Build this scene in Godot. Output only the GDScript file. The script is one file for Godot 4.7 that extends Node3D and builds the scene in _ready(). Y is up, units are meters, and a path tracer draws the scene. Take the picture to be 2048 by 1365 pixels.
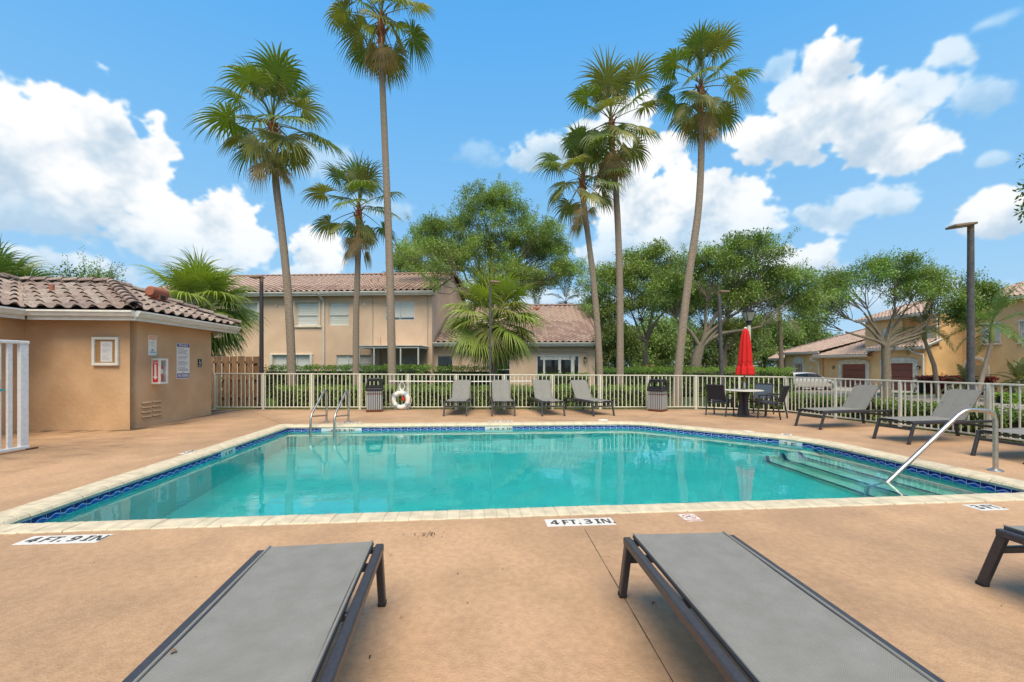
extends Node3D

var rng := RandomNumberGenerator.new()
var M := {}
var bold := SystemFont.new()


# ------------------------------------------------------------------ mesh builder
class MB:
	var v := PackedVector3Array()
	var n := PackedVector3Array()
	var t := PackedVector2Array()
	var c := PackedColorArray()
	var tint := Color(1, 1, 1)
	var tf := Transform3D()

	func tri(a: Vector3, b: Vector3, d: Vector3, na: Vector3, nb: Vector3, nd: Vector3, ua := Vector2(), ub := Vector2(), ud := Vector2()) -> void:
		a = tf * a
		b = tf * b
		d = tf * d
		na = (tf.basis * na).normalized()
		nb = (tf.basis * nb).normalized()
		nd = (tf.basis * nd).normalized()
		var g := (b - a).cross(d - a)
		if g.length_squared() < 1e-16:
			return
		c.append(tint); c.append(tint); c.append(tint)
		if g.dot(na + nb + nd) > 0.0:
			v.append(a); v.append(d); v.append(b)
			n.append(na); n.append(nd); n.append(nb)
			t.append(ua); t.append(ud); t.append(ub)
		else:
			v.append(a); v.append(b); v.append(d)
			n.append(na); n.append(nb); n.append(nd)
			t.append(ua); t.append(ub); t.append(ud)

	func quad(a: Vector3, b: Vector3, d: Vector3, e: Vector3, out: Vector3) -> void:   # corners in a ring; out = roughly outwards
		var g := (d - a).cross(e - b)
		if g.length_squared() < 1e-14:
			return
		g = g.normalized()
		if g.dot(out) < 0.0:
			g = -g
		tri(a, b, d, g, g, g, Vector2(0, 1), Vector2(1, 1), Vector2(1, 0))
		tri(a, d, e, g, g, g, Vector2(0, 1), Vector2(1, 0), Vector2(0, 0))

	func face(a: Vector3, b: Vector3, d: Vector3, out: Vector3) -> void:
		var g := (b - a).cross(d - a)
		if g.length_squared() < 1e-14:
			return
		g = g.normalized()
		if g.dot(out) < 0.0:
			g = -g
		tri(a, b, d, g, g, g)

	func box(ctr: Vector3, size: Vector3, bas := Basis(), bev := 0.0) -> void:
		var h := size * 0.5
		bev = minf(bev, minf(h.x, minf(h.y, h.z)) * 0.9)
		var ax := [bas.x, bas.y, bas.z]
		var hh := [h.x, h.y, h.z]
		for i in 3:
			var j := (i + 1) % 3
			var k := (i + 2) % 3
			for s in [-1.0, 1.0]:
				var o: Vector3 = ctr + ax[i] * (hh[i] * s)
				var p: Vector3 = ax[j] * (hh[j] - bev)
				var q: Vector3 = ax[k] * (hh[k] - bev)
				quad(o - p - q, o + p - q, o + p + q, o - p + q, ax[i] * s)
				if bev > 0.0:
					for r in [-1.0, 1.0]:   # chamfer between face i(s) and face j(r)
						var e1: Vector3 = ctr + ax[i] * (hh[i] * s) + ax[j] * ((hh[j] - bev) * r)
						var e2: Vector3 = ctr + ax[i] * ((hh[i] - bev) * s) + ax[j] * (hh[j] * r)
						quad(e1 - q, e1 + q, e2 + q, e2 - q, ax[i] * s + ax[j] * r)
		if bev > 0.0:
			for sx in [-1.0, 1.0]:
				for sy in [-1.0, 1.0]:
					for sz in [-1.0, 1.0]:
						var a: Vector3 = ctr + bas.x * (h.x * sx) + bas.y * ((h.y - bev) * sy) + bas.z * ((h.z - bev) * sz)
						var b: Vector3 = ctr + bas.x * ((h.x - bev) * sx) + bas.y * (h.y * sy) + bas.z * ((h.z - bev) * sz)
						var d: Vector3 = ctr + bas.x * ((h.x - bev) * sx) + bas.y * ((h.y - bev) * sy) + bas.z * (h.z * sz)
						face(a, b, d, bas.x * sx + bas.y * sy + bas.z * sz)

	func bar(a: Vector3, b: Vector3, w: float, h: float, bev := 0.0, up := Vector3.UP) -> void:   # rectangular bar from a to b, h measured along up
		var z := (b - a).normalized()
		var x := up.cross(z)
		if x.length() < 0.01:
			x = Vector3.RIGHT.cross(z)
		x = x.normalized()
		var y := z.cross(x)
		box((a + b) * 0.5, Vector3(w, h, (b - a).length()), Basis(x, y, z), bev)

	func tube(p: PackedVector3Array, r: PackedFloat32Array, sides: int, caps := true) -> void:
		var m := p.size()
		var u := Vector3.RIGHT
		if absf((p[1] - p[0]).normalized().x) > 0.8:
			u = Vector3.FORWARD
		var rings: Array[PackedVector3Array] = []
		var nors: Array[PackedVector3Array] = []
		var len := 0.0
		var vs := PackedFloat32Array()
		for i in m:
			var d := (p[mini(i + 1, m - 1)] - p[maxi(i - 1, 0)]).normalized()
			u = (u - d * u.dot(d)).normalized()
			var w := d.cross(u)
			var a := PackedVector3Array()
			var b := PackedVector3Array()
			for k in sides + 1:
				var an := TAU * k / sides
				var o := u * cos(an) + w * sin(an)
				b.append(o)
				a.append(p[i] + o * r[i])
			rings.append(a)
			nors.append(b)
			if i > 0:
				len += p[i].distance_to(p[i - 1])
			vs.append(len)
		for i in m - 1:
			for k in sides:
				var u0 := float(k) / sides
				var u1 := float(k + 1) / sides
				tri(rings[i][k], rings[i][k + 1], rings[i + 1][k + 1], nors[i][k], nors[i][k + 1], nors[i + 1][k + 1], Vector2(u0, vs[i]), Vector2(u1, vs[i]), Vector2(u1, vs[i + 1]))
				tri(rings[i][k], rings[i + 1][k + 1], rings[i + 1][k], nors[i][k], nors[i + 1][k + 1], nors[i + 1][k], Vector2(u0, vs[i]), Vector2(u1, vs[i + 1]), Vector2(u0, vs[i + 1]))
		if caps:
			for e in [0, m - 1]:
				var out: Vector3 = (p[0] - p[1]) if e == 0 else (p[m - 1] - p[m - 2])
				for k in sides:
					face(p[e], rings[e][k], rings[e][k + 1], out)

	func lathe(prof: Array, sides: int, ctr := Vector3.ZERO, wave := 0.0, waves := 0) -> void:   # prof of Vector2(r, y)
		var m := prof.size()
		for i in m - 1:
			var p: Vector2 = prof[i]
			var q: Vector2 = prof[i + 1]
			var e := q - p
			var nn := Vector2(e.y, -e.x).normalized()
			if nn.length() < 0.5:
				continue
			for k in sides:
				var a0 := TAU * k / sides
				var a1 := TAU * (k + 1) / sides
				var f0 := 1.0 + wave * cos(a0 * waves)
				var f1 := 1.0 + wave * cos(a1 * waves)
				var d0 := Vector3(cos(a0), 0, sin(a0))
				var d1 := Vector3(cos(a1), 0, sin(a1))
				var y0 := Vector3(0, p.y, 0) + ctr
				var y1 := Vector3(0, q.y, 0) + ctr
				var t0 := Vector3(-sin(a0), 0, cos(a0)) * (wave * waves * sin(a0 * waves))
				var t1 := Vector3(-sin(a1), 0, cos(a1)) * (wave * waves * sin(a1 * waves))
				var n0 := ((d0 + t0) * nn.x + Vector3.UP * nn.y).normalized()
				var n1 := ((d1 + t1) * nn.x + Vector3.UP * nn.y).normalized()
				tri(y0 + d0 * p.x * f0, y0 + d1 * p.x * f1, y1 + d1 * q.x * f1, n0, n1, n1)
				tri(y0 + d0 * p.x * f0, y1 + d1 * q.x * f1, y1 + d0 * q.x * f0, n0, n1, n0)

	func prism(poly: PackedVector2Array, z0: float, z1: float, smooth := false) -> void:   # polygon in xy pushed along z
		var idx := Geometry2D.triangulate_polygon(poly)
		for i in range(0, idx.size(), 3):
			for zz in [z0, z1]:
				face(Vector3(poly[idx[i]].x, poly[idx[i]].y, zz), Vector3(poly[idx[i + 1]].x, poly[idx[i + 1]].y, zz), Vector3(poly[idx[i + 2]].x, poly[idx[i + 2]].y, zz), Vector3(0, 0, zz - (z0 + z1) * 0.5))
		var s := -1.0 if Geometry2D.is_polygon_clockwise(poly) else 1.0
		var m := poly.size()
		for i in m:
			var a := poly[i]
			var b := poly[(i + 1) % m]
			var o := Vector2(b.y - a.y, a.x - b.x) * s
			quad(Vector3(a.x, a.y, z0), Vector3(b.x, b.y, z0), Vector3(b.x, b.y, z1), Vector3(a.x, a.y, z1), Vector3(o.x, o.y, 0))

	func flat(poly: PackedVector2Array, y: float, up := 1.0) -> void:   # polygon in xz, facing up
		var idx := Geometry2D.triangulate_polygon(poly)
		for i in range(0, idx.size(), 3):
			face(Vector3(poly[idx[i]].x, y, poly[idx[i]].y), Vector3(poly[idx[i + 1]].x, y, poly[idx[i + 1]].y), Vector3(poly[idx[i + 2]].x, y, poly[idx[i + 2]].y), Vector3(0, up, 0))

	func mesh() -> ArrayMesh:
		var a := []
		a.resize(Mesh.ARRAY_MAX)
		a[Mesh.ARRAY_VERTEX] = v
		a[Mesh.ARRAY_NORMAL] = n
		a[Mesh.ARRAY_TEX_UV] = t
		a[Mesh.ARRAY_COLOR] = c
		var m := ArrayMesh.new()
		m.add_surface_from_arrays(Mesh.PRIMITIVE_TRIANGLES, a)
		return m


# ------------------------------------------------------------------ scene helpers
func put(called: String, shape, mat: Material, parent: Node = self, tf := Transform3D()) -> MeshInstance3D:
	var o := MeshInstance3D.new()
	o.name = called
	o.mesh = shape.mesh() if shape is MB else shape
	o.material_override = mat
	o.transform = tf
	parent.add_child(o, true)
	return o


func tag(o: Node, label: String, category: String, group := "") -> Node:
	o.set_meta("label", label)
	o.set_meta("category", category)
	if group:
		o.set_meta("group", group)
	return o


func thing(called: String, label: String, category: String, at := Vector3.ZERO, turn := 0.0, group := "") -> Node3D:
	var o := Node3D.new()
	o.name = called
	o.position = at
	o.rotation_degrees.y = turn
	add_child(o, true)
	tag(o, label, category, group)
	return o


func setting(called: String, shape, mat: Material) -> MeshInstance3D:
	var o := put(called, shape, mat)
	o.set_meta("kind", "structure")
	return o


func copy(src: Node3D, label: String, at: Vector3, turn: float) -> Node3D:
	var o: Node3D = src.duplicate()
	o.name = String(src.name).rstrip("0123456789")
	add_child(o, true)
	o.position = at
	o.rotation_degrees.y = turn
	o.set_meta("label", label)
	return o


func lettering(text: String, high: float, mat: Material, parent: Node, tf: Transform3D, called := "lettering", squeeze := 1.0) -> MeshInstance3D:
	var m := TextMesh.new()
	m.text = text
	m.font = bold
	m.font_size = 48
	m.pixel_size = high / 48.0 / 0.72
	m.depth = 0.003
	m.curve_step = 3.0
	tf.basis = tf.basis * Basis.from_scale(Vector3(squeeze, 1, 1))
	return put(called, m, mat, parent, tf)


func pv(a: Array) -> PackedVector3Array:
	var p := PackedVector3Array()
	for i in range(0, a.size(), 3):
		p.append(Vector3(a[i], a[i + 1], a[i + 2]))
	return p


func p2(a: Array) -> PackedVector2Array:
	var p := PackedVector2Array()
	for i in range(0, a.size(), 2):
		p.append(Vector2(a[i], a[i + 1]))
	return p


func rnd(a: float, b: float) -> float:
	return rng.randf_range(a, b)


# ------------------------------------------------------------------ materials
func lin(r: float, g: float, b: float) -> Color:
	return Color(r, g, b).linear_to_srgb()


func mat(called: String, col: Color, rough := 0.7, metal := 0.0) -> StandardMaterial3D:
	var m := StandardMaterial3D.new()
	m.resource_name = called
	m.albedo_color = col
	m.roughness = rough
	m.metallic = metal
	M[called] = m
	return m


func noise_tex(seed_: int, freq: float, lo: Color, hi: Color, size := 512, oct := 5, kind := FastNoiseLite.TYPE_SIMPLEX_SMOOTH, gain := 0.5) -> NoiseTexture2D:
	var f := FastNoiseLite.new()
	f.seed = seed_
	f.frequency = freq
	f.noise_type = kind
	f.fractal_octaves = oct
	f.fractal_gain = gain
	var t := NoiseTexture2D.new()
	t.width = size
	t.height = size
	t.seamless = true
	t.noise = f
	var g := Gradient.new()
	g.set_color(0, lo)
	g.set_color(1, hi)
	t.color_ramp = g
	return t


func height_tex(seed_: int, freq: float, size := 512, oct := 4, kind := FastNoiseLite.TYPE_SIMPLEX_SMOOTH) -> NoiseTexture2D:
	return noise_tex(seed_, freq, Color(0, 0, 0), Color(1, 1, 1), size, oct, kind)


func grained(m: StandardMaterial3D, albedo: Texture2D, scale: float, bump: Texture2D = null, depth := 0.3, stretch := Vector3.ONE, world := true) -> StandardMaterial3D:
	m.uv1_triplanar = true
	m.uv1_world_triplanar = world
	m.uv1_scale = stretch * scale
	if albedo:
		m.albedo_texture = albedo
	if bump:
		m.heightmap_enabled = true
		m.heightmap_texture = bump
		m.heightmap_scale = depth
	return m


func g(x: float) -> Color:
	return Color(x, x, x)


func make_materials() -> void:
	bold.font_names = PackedStringArray(["Droid Sans"])
	bold.font_weight = 700
	var fine := noise_tex(1, 0.03, g(0.8), g(1.0))
	var blotch := noise_tex(2, 0.008, g(0.82), g(1.0), 512, 6)
	var coarse := noise_tex(3, 0.015, g(0.6), g(1.0), 512, 6)
	var pebble := height_tex(4, 0.045, 512, 4)
	var weave_img := Image.create(64, 64, false, Image.FORMAT_RGB8)
	for y in 64:
		for x in 64:
			var over := (x / 4 + y / 4) % 2 == 0
			var k := (absf(x % 4 - 1.5) if over else absf(y % 4 - 1.5)) / 1.5
			var s := (1.0 - 0.35 * k * k) * (0.92 if over else 1.0)
			weave_img.set_pixel(x, y, Color(s, s, s))
	var weave := ImageTexture.create_from_image(weave_img)
	# ground and pool
	var dk := grained(mat("deck_coating", lin(0.57, 0.372, 0.222), 0.75), noise_tex(11, 0.014, Color(0.87, 0.86, 0.85), g(1.0), 1024, 7, FastNoiseLite.TYPE_SIMPLEX_SMOOTH, 0.68), 0.9, height_tex(12, 0.06, 1024, 5), 0.3)
	dk.detail_enabled = true
	dk.detail_blend_mode = BaseMaterial3D.BLEND_MODE_MUL
	dk.detail_uv_layer = BaseMaterial3D.DETAIL_UV_2
	dk.detail_albedo = deck_stains()
	grained(mat("grass_ground", lin(0.075, 0.115, 0.03), 0.95), coarse, 0.35, height_tex(13, 0.08), 3.0)
	grained(mat("asphalt", lin(0.29, 0.262, 0.225), 0.9), fine, 0.6, pebble, 0.4)
	grained(mat("concrete", lin(0.42, 0.39, 0.34), 0.85), blotch, 0.5, pebble, 0.3)
	for k in 4:
		var tone: float = [1.0, 0.985, 1.01, 0.97][k]
		grained(mat("coping_%d" % k, lin(0.71 * tone, 0.615 * tone, 0.44 * tone), 0.7), blotch, 1.3, pebble, 0.25)
	mat("mortar", lin(0.61, 0.53, 0.38), 0.9)
	grained(mat("water_tint_plaster", lin(0.11, 0.69, 0.70), 0.6), noise_tex(14, 0.01, Color(0.86, 0.92, 0.93), g(1.0)), 0.25)  # teal puts the deep water's light absorption into the shell colour
	grained(mat("shallow_tint_plaster", lin(0.60, 0.82, 0.72), 0.6), blotch, 0.3)  # painted paler, for the weaker water tint over the shallow steps
	mat("navy_trim", lin(0.01, 0.02, 0.12), 0.3)
	for k in 2:
		var tl := mat("tile_glaze_%d" % k, Color.WHITE, 0.08)
		tl.albedo_texture = tile_print(k)
	mat("grout", lin(0.62, 0.68, 0.72), 0.8)
	var w := mat("pool_water", Color(0.62, 0.95, 0.94, 0.0), 0.0)
	w.refraction_enabled = true
	w.refraction_scale = 0.033
	w.transparency = BaseMaterial3D.TRANSPARENCY_ALPHA
	w.uv1_triplanar = true
	w.uv1_world_triplanar = true
	w.uv1_scale = Vector3(0.16, 0.16, 0.22)
	w.normal_enabled = true
	var nt := height_tex(15, 0.012, 1024, 4)
	nt.color_ramp = null
	nt.as_normal_map = true
	nt.bump_strength = 3.0
	w.normal_texture = nt
	w.normal_scale = 0.085
	# buildings
	grained(mat("stucco_tan", lin(0.60, 0.395, 0.235), 0.9), noise_tex(21, 0.006, Color(0.91, 0.89, 0.86), g(1.0), 512, 6), 0.35, pebble, 0.5)
	grained(mat("stucco_house", lin(0.74, 0.54, 0.39), 0.9), noise_tex(22, 0.006, Color(0.93, 0.92, 0.91), g(1.0), 512, 6), 0.22, pebble, 0.5)
	grained(mat("stucco_ochre", lin(0.82, 0.525, 0.25), 0.9), noise_tex(23, 0.006, Color(0.92, 0.91, 0.9), g(1.0), 512, 6), 0.2, pebble, 0.5)
	grained(mat("white_trim", lin(0.74, 0.73, 0.68), 0.5), noise_tex(24, 0.01, g(0.9), g(1.0)), 0.7)
	grained(mat("cream_trim", lin(0.80, 0.75, 0.62), 0.7), blotch, 0.5)
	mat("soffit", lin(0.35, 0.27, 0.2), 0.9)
	mat("underlay", lin(0.045, 0.032, 0.03), 0.95)
	var tones := [Vector3(0.50, 0.40, 0.335), Vector3(0.43, 0.32, 0.275), Vector3(0.54, 0.44, 0.375), Vector3(0.37, 0.28, 0.25)]
	for k in 4:
		var c: Vector3 = tones[k]
		grained(mat("clay_%d" % k, lin(c.x, c.y, c.z), 0.85), coarse, 1.6, pebble, 0.3)
		grained(mat("rose_clay_%d" % k, lin(c.x * 0.95, c.y * 0.86, c.z * 0.82), 0.85), blotch, 1.6)
	var tc := mat("clay_field", lin(0.455, 0.335, 0.275), 0.85)
	tc.vertex_color_use_as_albedo = true
	mat("terracotta", lin(0.36, 0.12, 0.07), 0.8)
	var gl := mat("window_glass", Color(0.5, 0.55, 0.56, 0.10), 0.02)
	gl.transparency = BaseMaterial3D.TRANSPARENCY_ALPHA
	grained(mat("blind", lin(0.78, 0.78, 0.72), 0.8), null, 1.0)
	mat("hollow_shade", lin(0.03, 0.03, 0.03), 0.9)  # near-black that paints the shade inside hollows
	var sc := mat("insect_screen", Color(0.12, 0.12, 0.12, 0.45), 0.9)
	sc.transparency = BaseMaterial3D.TRANSPARENCY_ALPHA
	grained(mat("garage_red", lin(0.29, 0.095, 0.065), 0.6), fine, 0.6)
	grained(mat("fence_paint", lin(0.75, 0.725, 0.615), 0.45), noise_tex(25, 0.02, g(0.86), g(1.0)), 1.2)
	grained(mat("gate_white", lin(0.78, 0.79, 0.80), 0.35), noise_tex(26, 0.02, g(0.92), g(1.0)), 1.2)
	for k in 3:
		var s: float = [1.0, 0.86, 1.12][k]
		grained(mat("cedar_%d" % k, lin(0.36 * s, 0.215 * s, 0.125 * s), 0.85), noise_tex(27 + k, 0.02, Color(0.6, 0.56, 0.5), g(1.0)), 1.0, null, 0.0, Vector3(3, 0.35, 3))
	# metal, plastic, cloth
	grained(mat("bronze_frame", lin(0.048, 0.046, 0.054), 0.38), noise_tex(31, 0.03, g(0.8), g(1.0)), 2.0)
	var sl := grained(mat("sling", lin(0.40, 0.395, 0.37), 0.85), weave, 16.0, weave, 0.02, Vector3.ONE, false)
	sl.detail_enabled = true
	sl.detail_blend_mode = BaseMaterial3D.BLEND_MODE_MUL
	sl.detail_uv_layer = BaseMaterial3D.DETAIL_UV_2
	sl.uv2_triplanar = true
	sl.uv2_scale = Vector3(0.9, 0.9, 0.9)
	sl.detail_albedo = noise_tex(33, 0.012, Color(0.90, 0.90, 0.89), g(1.0), 512, 6, FastNoiseLite.TYPE_SIMPLEX_SMOOTH, 0.6)
	grained(mat("sling_dark", lin(0.03, 0.032, 0.05), 0.8), weave, 16.0, weave, 0.02, Vector3.ONE, false)
	grained(mat("sling_blue", lin(0.11, 0.16, 0.22), 0.8), weave, 16.0, weave, 0.02, Vector3.ONE, false)
	mat("foot_rubber", lin(0.015, 0.015, 0.015), 0.7)
	grained(mat("stainless", lin(0.60, 0.56, 0.50), 0.4, 1.0), noise_tex(32, 0.02, g(0.85), g(1.0)), 2.0)
	grained(mat("galvanised", lin(0.52, 0.53, 0.55), 0.45, 0.4), fine, 2.0)
	grained(mat("rust", lin(0.22, 0.075, 0.03), 0.9), coarse, 3.0)
	mat("black_plastic", lin(0.018, 0.018, 0.022), 0.45)
	grained(mat("pole_black", lin(0.045, 0.04, 0.042), 0.5), fine, 1.0)
	grained(mat("pole_grey", lin(0.13, 0.125, 0.125), 0.55), coarse, 1.0)
	mat("bronze_head", lin(0.22, 0.15, 0.10), 0.5)
	grained(mat("red_canvas", lin(0.72, 0.012, 0.012), 0.85), fine, 2.0, weave, 0.05)
	grained(mat("wood_pole", lin(0.42, 0.24, 0.09), 0.6), fine, 2.0)
	mat("stone_top", lin(0.55, 0.54, 0.5), 0.4)
	mat("ring_white", lin(0.78, 0.74, 0.68), 0.6)
	mat("ring_blue", lin(0.33, 0.42, 0.50), 0.7)
	mat("rope_white", lin(0.75, 0.73, 0.68), 0.9)
	mat("signal_red", lin(0.62, 0.02, 0.02), 0.45)
	mat("sign_white", lin(0.78, 0.77, 0.72), 0.5)
	mat("sign_ink", lin(0.02, 0.02, 0.022), 0.6)
	mat("sign_navy", lin(0.03, 0.04, 0.28), 0.5)
	mat("sign_orange", lin(0.75, 0.18, 0.03), 0.5)
	mat("sign_sky", lin(0.10, 0.32, 0.55), 0.5)
	mat("sign_grey", lin(0.3, 0.32, 0.36), 0.6)
	mat("worn_ink", lin(0.045, 0.045, 0.045), 0.7)
	mat("worn_red", lin(0.5, 0.14, 0.10), 0.7)
	grained(mat("marker_white", lin(0.82, 0.80, 0.75), 0.5), fine, 3.0)
	mat("cork", lin(0.42, 0.22, 0.07), 0.9)
	mat("paper", lin(0.78, 0.78, 0.80), 0.8)
	mat("teal_sign", lin(0.03, 0.36, 0.42), 0.5)
	var lg := mat("lantern_glass", Color(0.9, 0.88, 0.8, 0.55), 0.3)
	lg.transparency = BaseMaterial3D.TRANSPARENCY_ALPHA
	# car
	var cp := mat("silver_paint", lin(0.60, 0.59, 0.56), 0.3, 0.25)
	cp.clearcoat_enabled = true
	cp.clearcoat = 0.8
	cp.clearcoat_roughness = 0.05
	mat("car_glass", lin(0.012, 0.014, 0.018), 0.04)
	mat("tyre", lin(0.02, 0.02, 0.02), 0.9)
	mat("alloy", lin(0.4, 0.4, 0.42), 0.3, 0.9)
	mat("tail_red", lin(0.4, 0.01, 0.01), 0.15)
	# plants
	for d in [["palm_green", 0.17, 0.245, 0.06], ["palm_olive", 0.27, 0.28, 0.085], ["palm_bright", 0.32, 0.41, 0.085], ["palm_dry", 0.55, 0.39, 0.21], ["feather_green", 0.13, 0.22, 0.05], ["feather_olive", 0.17, 0.19, 0.07]]:
		var m := mat(d[0], lin(d[1], d[2], d[3]), 0.42)
		m.backlight_enabled = true
		m.backlight = Color(0.8, 0.85, 0.4)
		m.vertex_color_use_as_albedo = true
	for d in [["oak_leaf", 0.235, 0.335, 0.095], ["light_leaf", 0.225, 0.34, 0.085], ["dark_leaf", 0.15, 0.21, 0.06], ["hedge_leaf", 0.21, 0.34, 0.055], ["red_leaf", 0.16, 0.022, 0.02]]:
		var m := mat(d[0], lin(d[1], d[2], d[3]), 0.5)
		m.vertex_color_use_as_albedo = true
		m.backlight_enabled = true
		m.backlight = Color(0.75, 0.8, 0.35)
	mat("hedge_core", lin(0.02, 0.026, 0.012), 1.0)
	var ring := noise_tex(41, 0.018, Color(0.62, 0.58, 0.53), g(1.0), 512, 5)
	grained(mat("palm_bark", lin(0.50, 0.42, 0.345), 0.95), ring, 0.8, height_tex(42, 0.03, 512, 4), 1.6, Vector3(0.8, 5.0, 0.8), false)
	grained(mat("palm_boot", lin(0.34, 0.12, 0.05), 0.9), coarse, 2.0, pebble, 1.0)
	mat("petiole", lin(0.17, 0.15, 0.06), 0.6)
	mat("crownshaft", lin(0.20, 0.24, 0.06), 0.5)
	grained(mat("oak_bark", lin(0.38, 0.32, 0.24), 0.95), coarse, 1.5, pebble, 1.5, Vector3(1.6, 0.6, 1.6))
	grained(mat("dark_bark", lin(0.09, 0.065, 0.045), 0.95), coarse, 1.5)
	mat("dead_leaf", lin(0.22, 0.10, 0.03), 0.8)
	mat("red_dead_leaf", lin(0.28, 0.05, 0.02), 0.8)
	mat("dirt", lin(0.05, 0.038, 0.03), 1.0)
	grained(mat("salmon_wall", lin(0.50, 0.30, 0.21), 0.9), blotch, 0.3)


func tile_print(k: int) -> ImageTexture:   # glazed waterline tile: navy above a white wave line, royal blue below
	var im := Image.create(64, 64, false, Image.FORMAT_RGB8)
	var nz := FastNoiseLite.new()
	nz.seed = 70 + k
	nz.frequency = 0.06
	for y in 64:
		for x in 64:
			var wv := 17.0 + 5.0 * sin(TAU * (x / 64.0 + 0.1 + 0.07 * k)) + 2.0 * nz.get_noise_2d(x, 3)
			var c := Color(0.06, 0.07, 0.34).lerp(Color(0.10, 0.13, 0.46), 0.5 + 0.5 * nz.get_noise_2d(x, y)) if y < wv else Color(0.12, 0.25, 0.62).lerp(Color(0.17, 0.36, 0.74), 0.5 + 0.5 * nz.get_noise_2d(x, y))
			var e := absf(y - wv)
			if e < 4.0:
				c = c.lerp(Color(0.80, 0.88, 0.97), 0.95 * (1.0 - e / 4.0))
			im.set_pixel(x, y, c)
	return ImageTexture.create_from_image(im)


const DECK_X0 := -13.0
const DECK_Z0 := -15.2
const DECK_W := 24.0
const DECK_D := 18.4


func deck_stains() -> ImageTexture:   # wear and dirt of the deck, laid over its whole plan
	var w := 384
	var h := 294
	var im := Image.create(w, h, false, Image.FORMAT_RGBA8)
	var a := FastNoiseLite.new()
	a.seed = 5
	a.frequency = 0.35
	a.fractal_octaves = 5
	var b := FastNoiseLite.new()
	b.seed = 6
	b.frequency = 1.6
	b.fractal_octaves = 4
	for j in h:
		for i in w:
			var x := DECK_X0 + DECK_W * (i + 0.5) / w
			var z := DECK_Z0 + DECK_D * (j + 0.5) / h
			var s := 0.93 + 0.14 * a.get_noise_2d(x, z) + 0.07 * b.get_noise_2d(x, z)
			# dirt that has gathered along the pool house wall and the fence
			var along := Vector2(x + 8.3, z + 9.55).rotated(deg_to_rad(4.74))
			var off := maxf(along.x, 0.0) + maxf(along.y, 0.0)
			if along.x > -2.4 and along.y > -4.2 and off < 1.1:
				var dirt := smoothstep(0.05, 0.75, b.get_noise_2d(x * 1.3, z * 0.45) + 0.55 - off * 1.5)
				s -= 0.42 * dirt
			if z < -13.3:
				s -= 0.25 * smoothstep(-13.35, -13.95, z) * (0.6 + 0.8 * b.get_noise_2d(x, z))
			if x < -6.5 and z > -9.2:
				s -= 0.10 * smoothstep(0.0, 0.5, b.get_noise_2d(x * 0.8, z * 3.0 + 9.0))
			s = clampf(s, 0.2, 1.0)
			im.set_pixel(i, j, Color(s, s * 0.985, s * 0.97, 1.0))
	return ImageTexture.create_from_image(im)


# ------------------------------------------------------------------ sky: air and clouds over the whole dome (azimuth, elevation, half width, half height, opacity in degrees)
const CLOUDS := [[-48.8,17.9,4.0,4.3,1],[-40.2,19.6,3.4,3.6,1],[-46.4,19.5,3.8,4.6,1],[-42.6,20.5,4.1,4.6,1],[-40.6,18.2,3.2,4.0,1],[-45.1,15.7,7.5,3.4,1],[-48.2,13.3,4.5,2.3,0.7],[-38.3,14.6,6.2,3.4,0.95],[-34.0,14.8,4.8,3.8,1],[-30.8,13.2,3.3,2.4,0.9],[-36.2,12.0,8.3,2.5,0.7],[-45.5,9.1,6.3,1.6,0.6],[-23.6,12.7,3.2,3.1,0.95],[-25.7,10.5,5.7,1.4,0.6],[-33.6,24.9,2.0,2.0,0.3],[-23.6,23.2,4.5,2.3,0.35],[4.3,25.8,4.1,2.4,0.75],[10.1,25.7,4.5,2.9,0.85],[15.3,28.3,3.2,3.2,0.95],[15.9,23.7,5.0,4.2,1],[18.0,18.6,7.3,5.0,1],[25.3,18.3,5.6,4.5,0.95],[22.0,15.4,8.6,2.8,0.7],[31.3,11.0,7.0,2.4,0.85],[13.8,14.3,4.8,3.0,0.6],[35.9,29.0,2.6,2.8,1],[35.0,25.0,4.8,3.9,1],[29.9,23.7,4.5,2.8,1],[32.3,27.5,2.5,2.2,0.85],[39.9,22.7,3.9,3.2,1],[41.8,19.9,3.1,2.4,1],[42.8,24.7,2.9,2.0,0.75],[44.9,26.6,1.9,1.8,0.7],[47.4,27.8,1.6,0.8,0.35],[46.8,22.8,2.0,1.5,0.45],[37.5,15.7,4.3,2.2,0.65],[40.7,15.5,2.5,1.8,0.6],[47.7,13.0,2.4,2.3,0.95],[47.5,17.5,1.1,0.7,0.4],[31.1,29.9,1.7,1.7,0.4],[-4.8,25.5,3.5,1.6,0.2],[-16.7,18.7,4.0,1.7,0.3],[-8.0,8.4,31.6,2.5,0.5],[37.5,6.7,16.3,2.0,0.4],[-43.1,6.2,13.8,1.4,0.5]]
const SKY_W := 3072
var bl_c := PackedVector3Array()
var bl_u := PackedVector3Array()
var bl_v := PackedVector3Array()
var bl_r := PackedVector3Array()
var n_big := FastNoiseLite.new()
var n_fine := FastNoiseLite.new()


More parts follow.
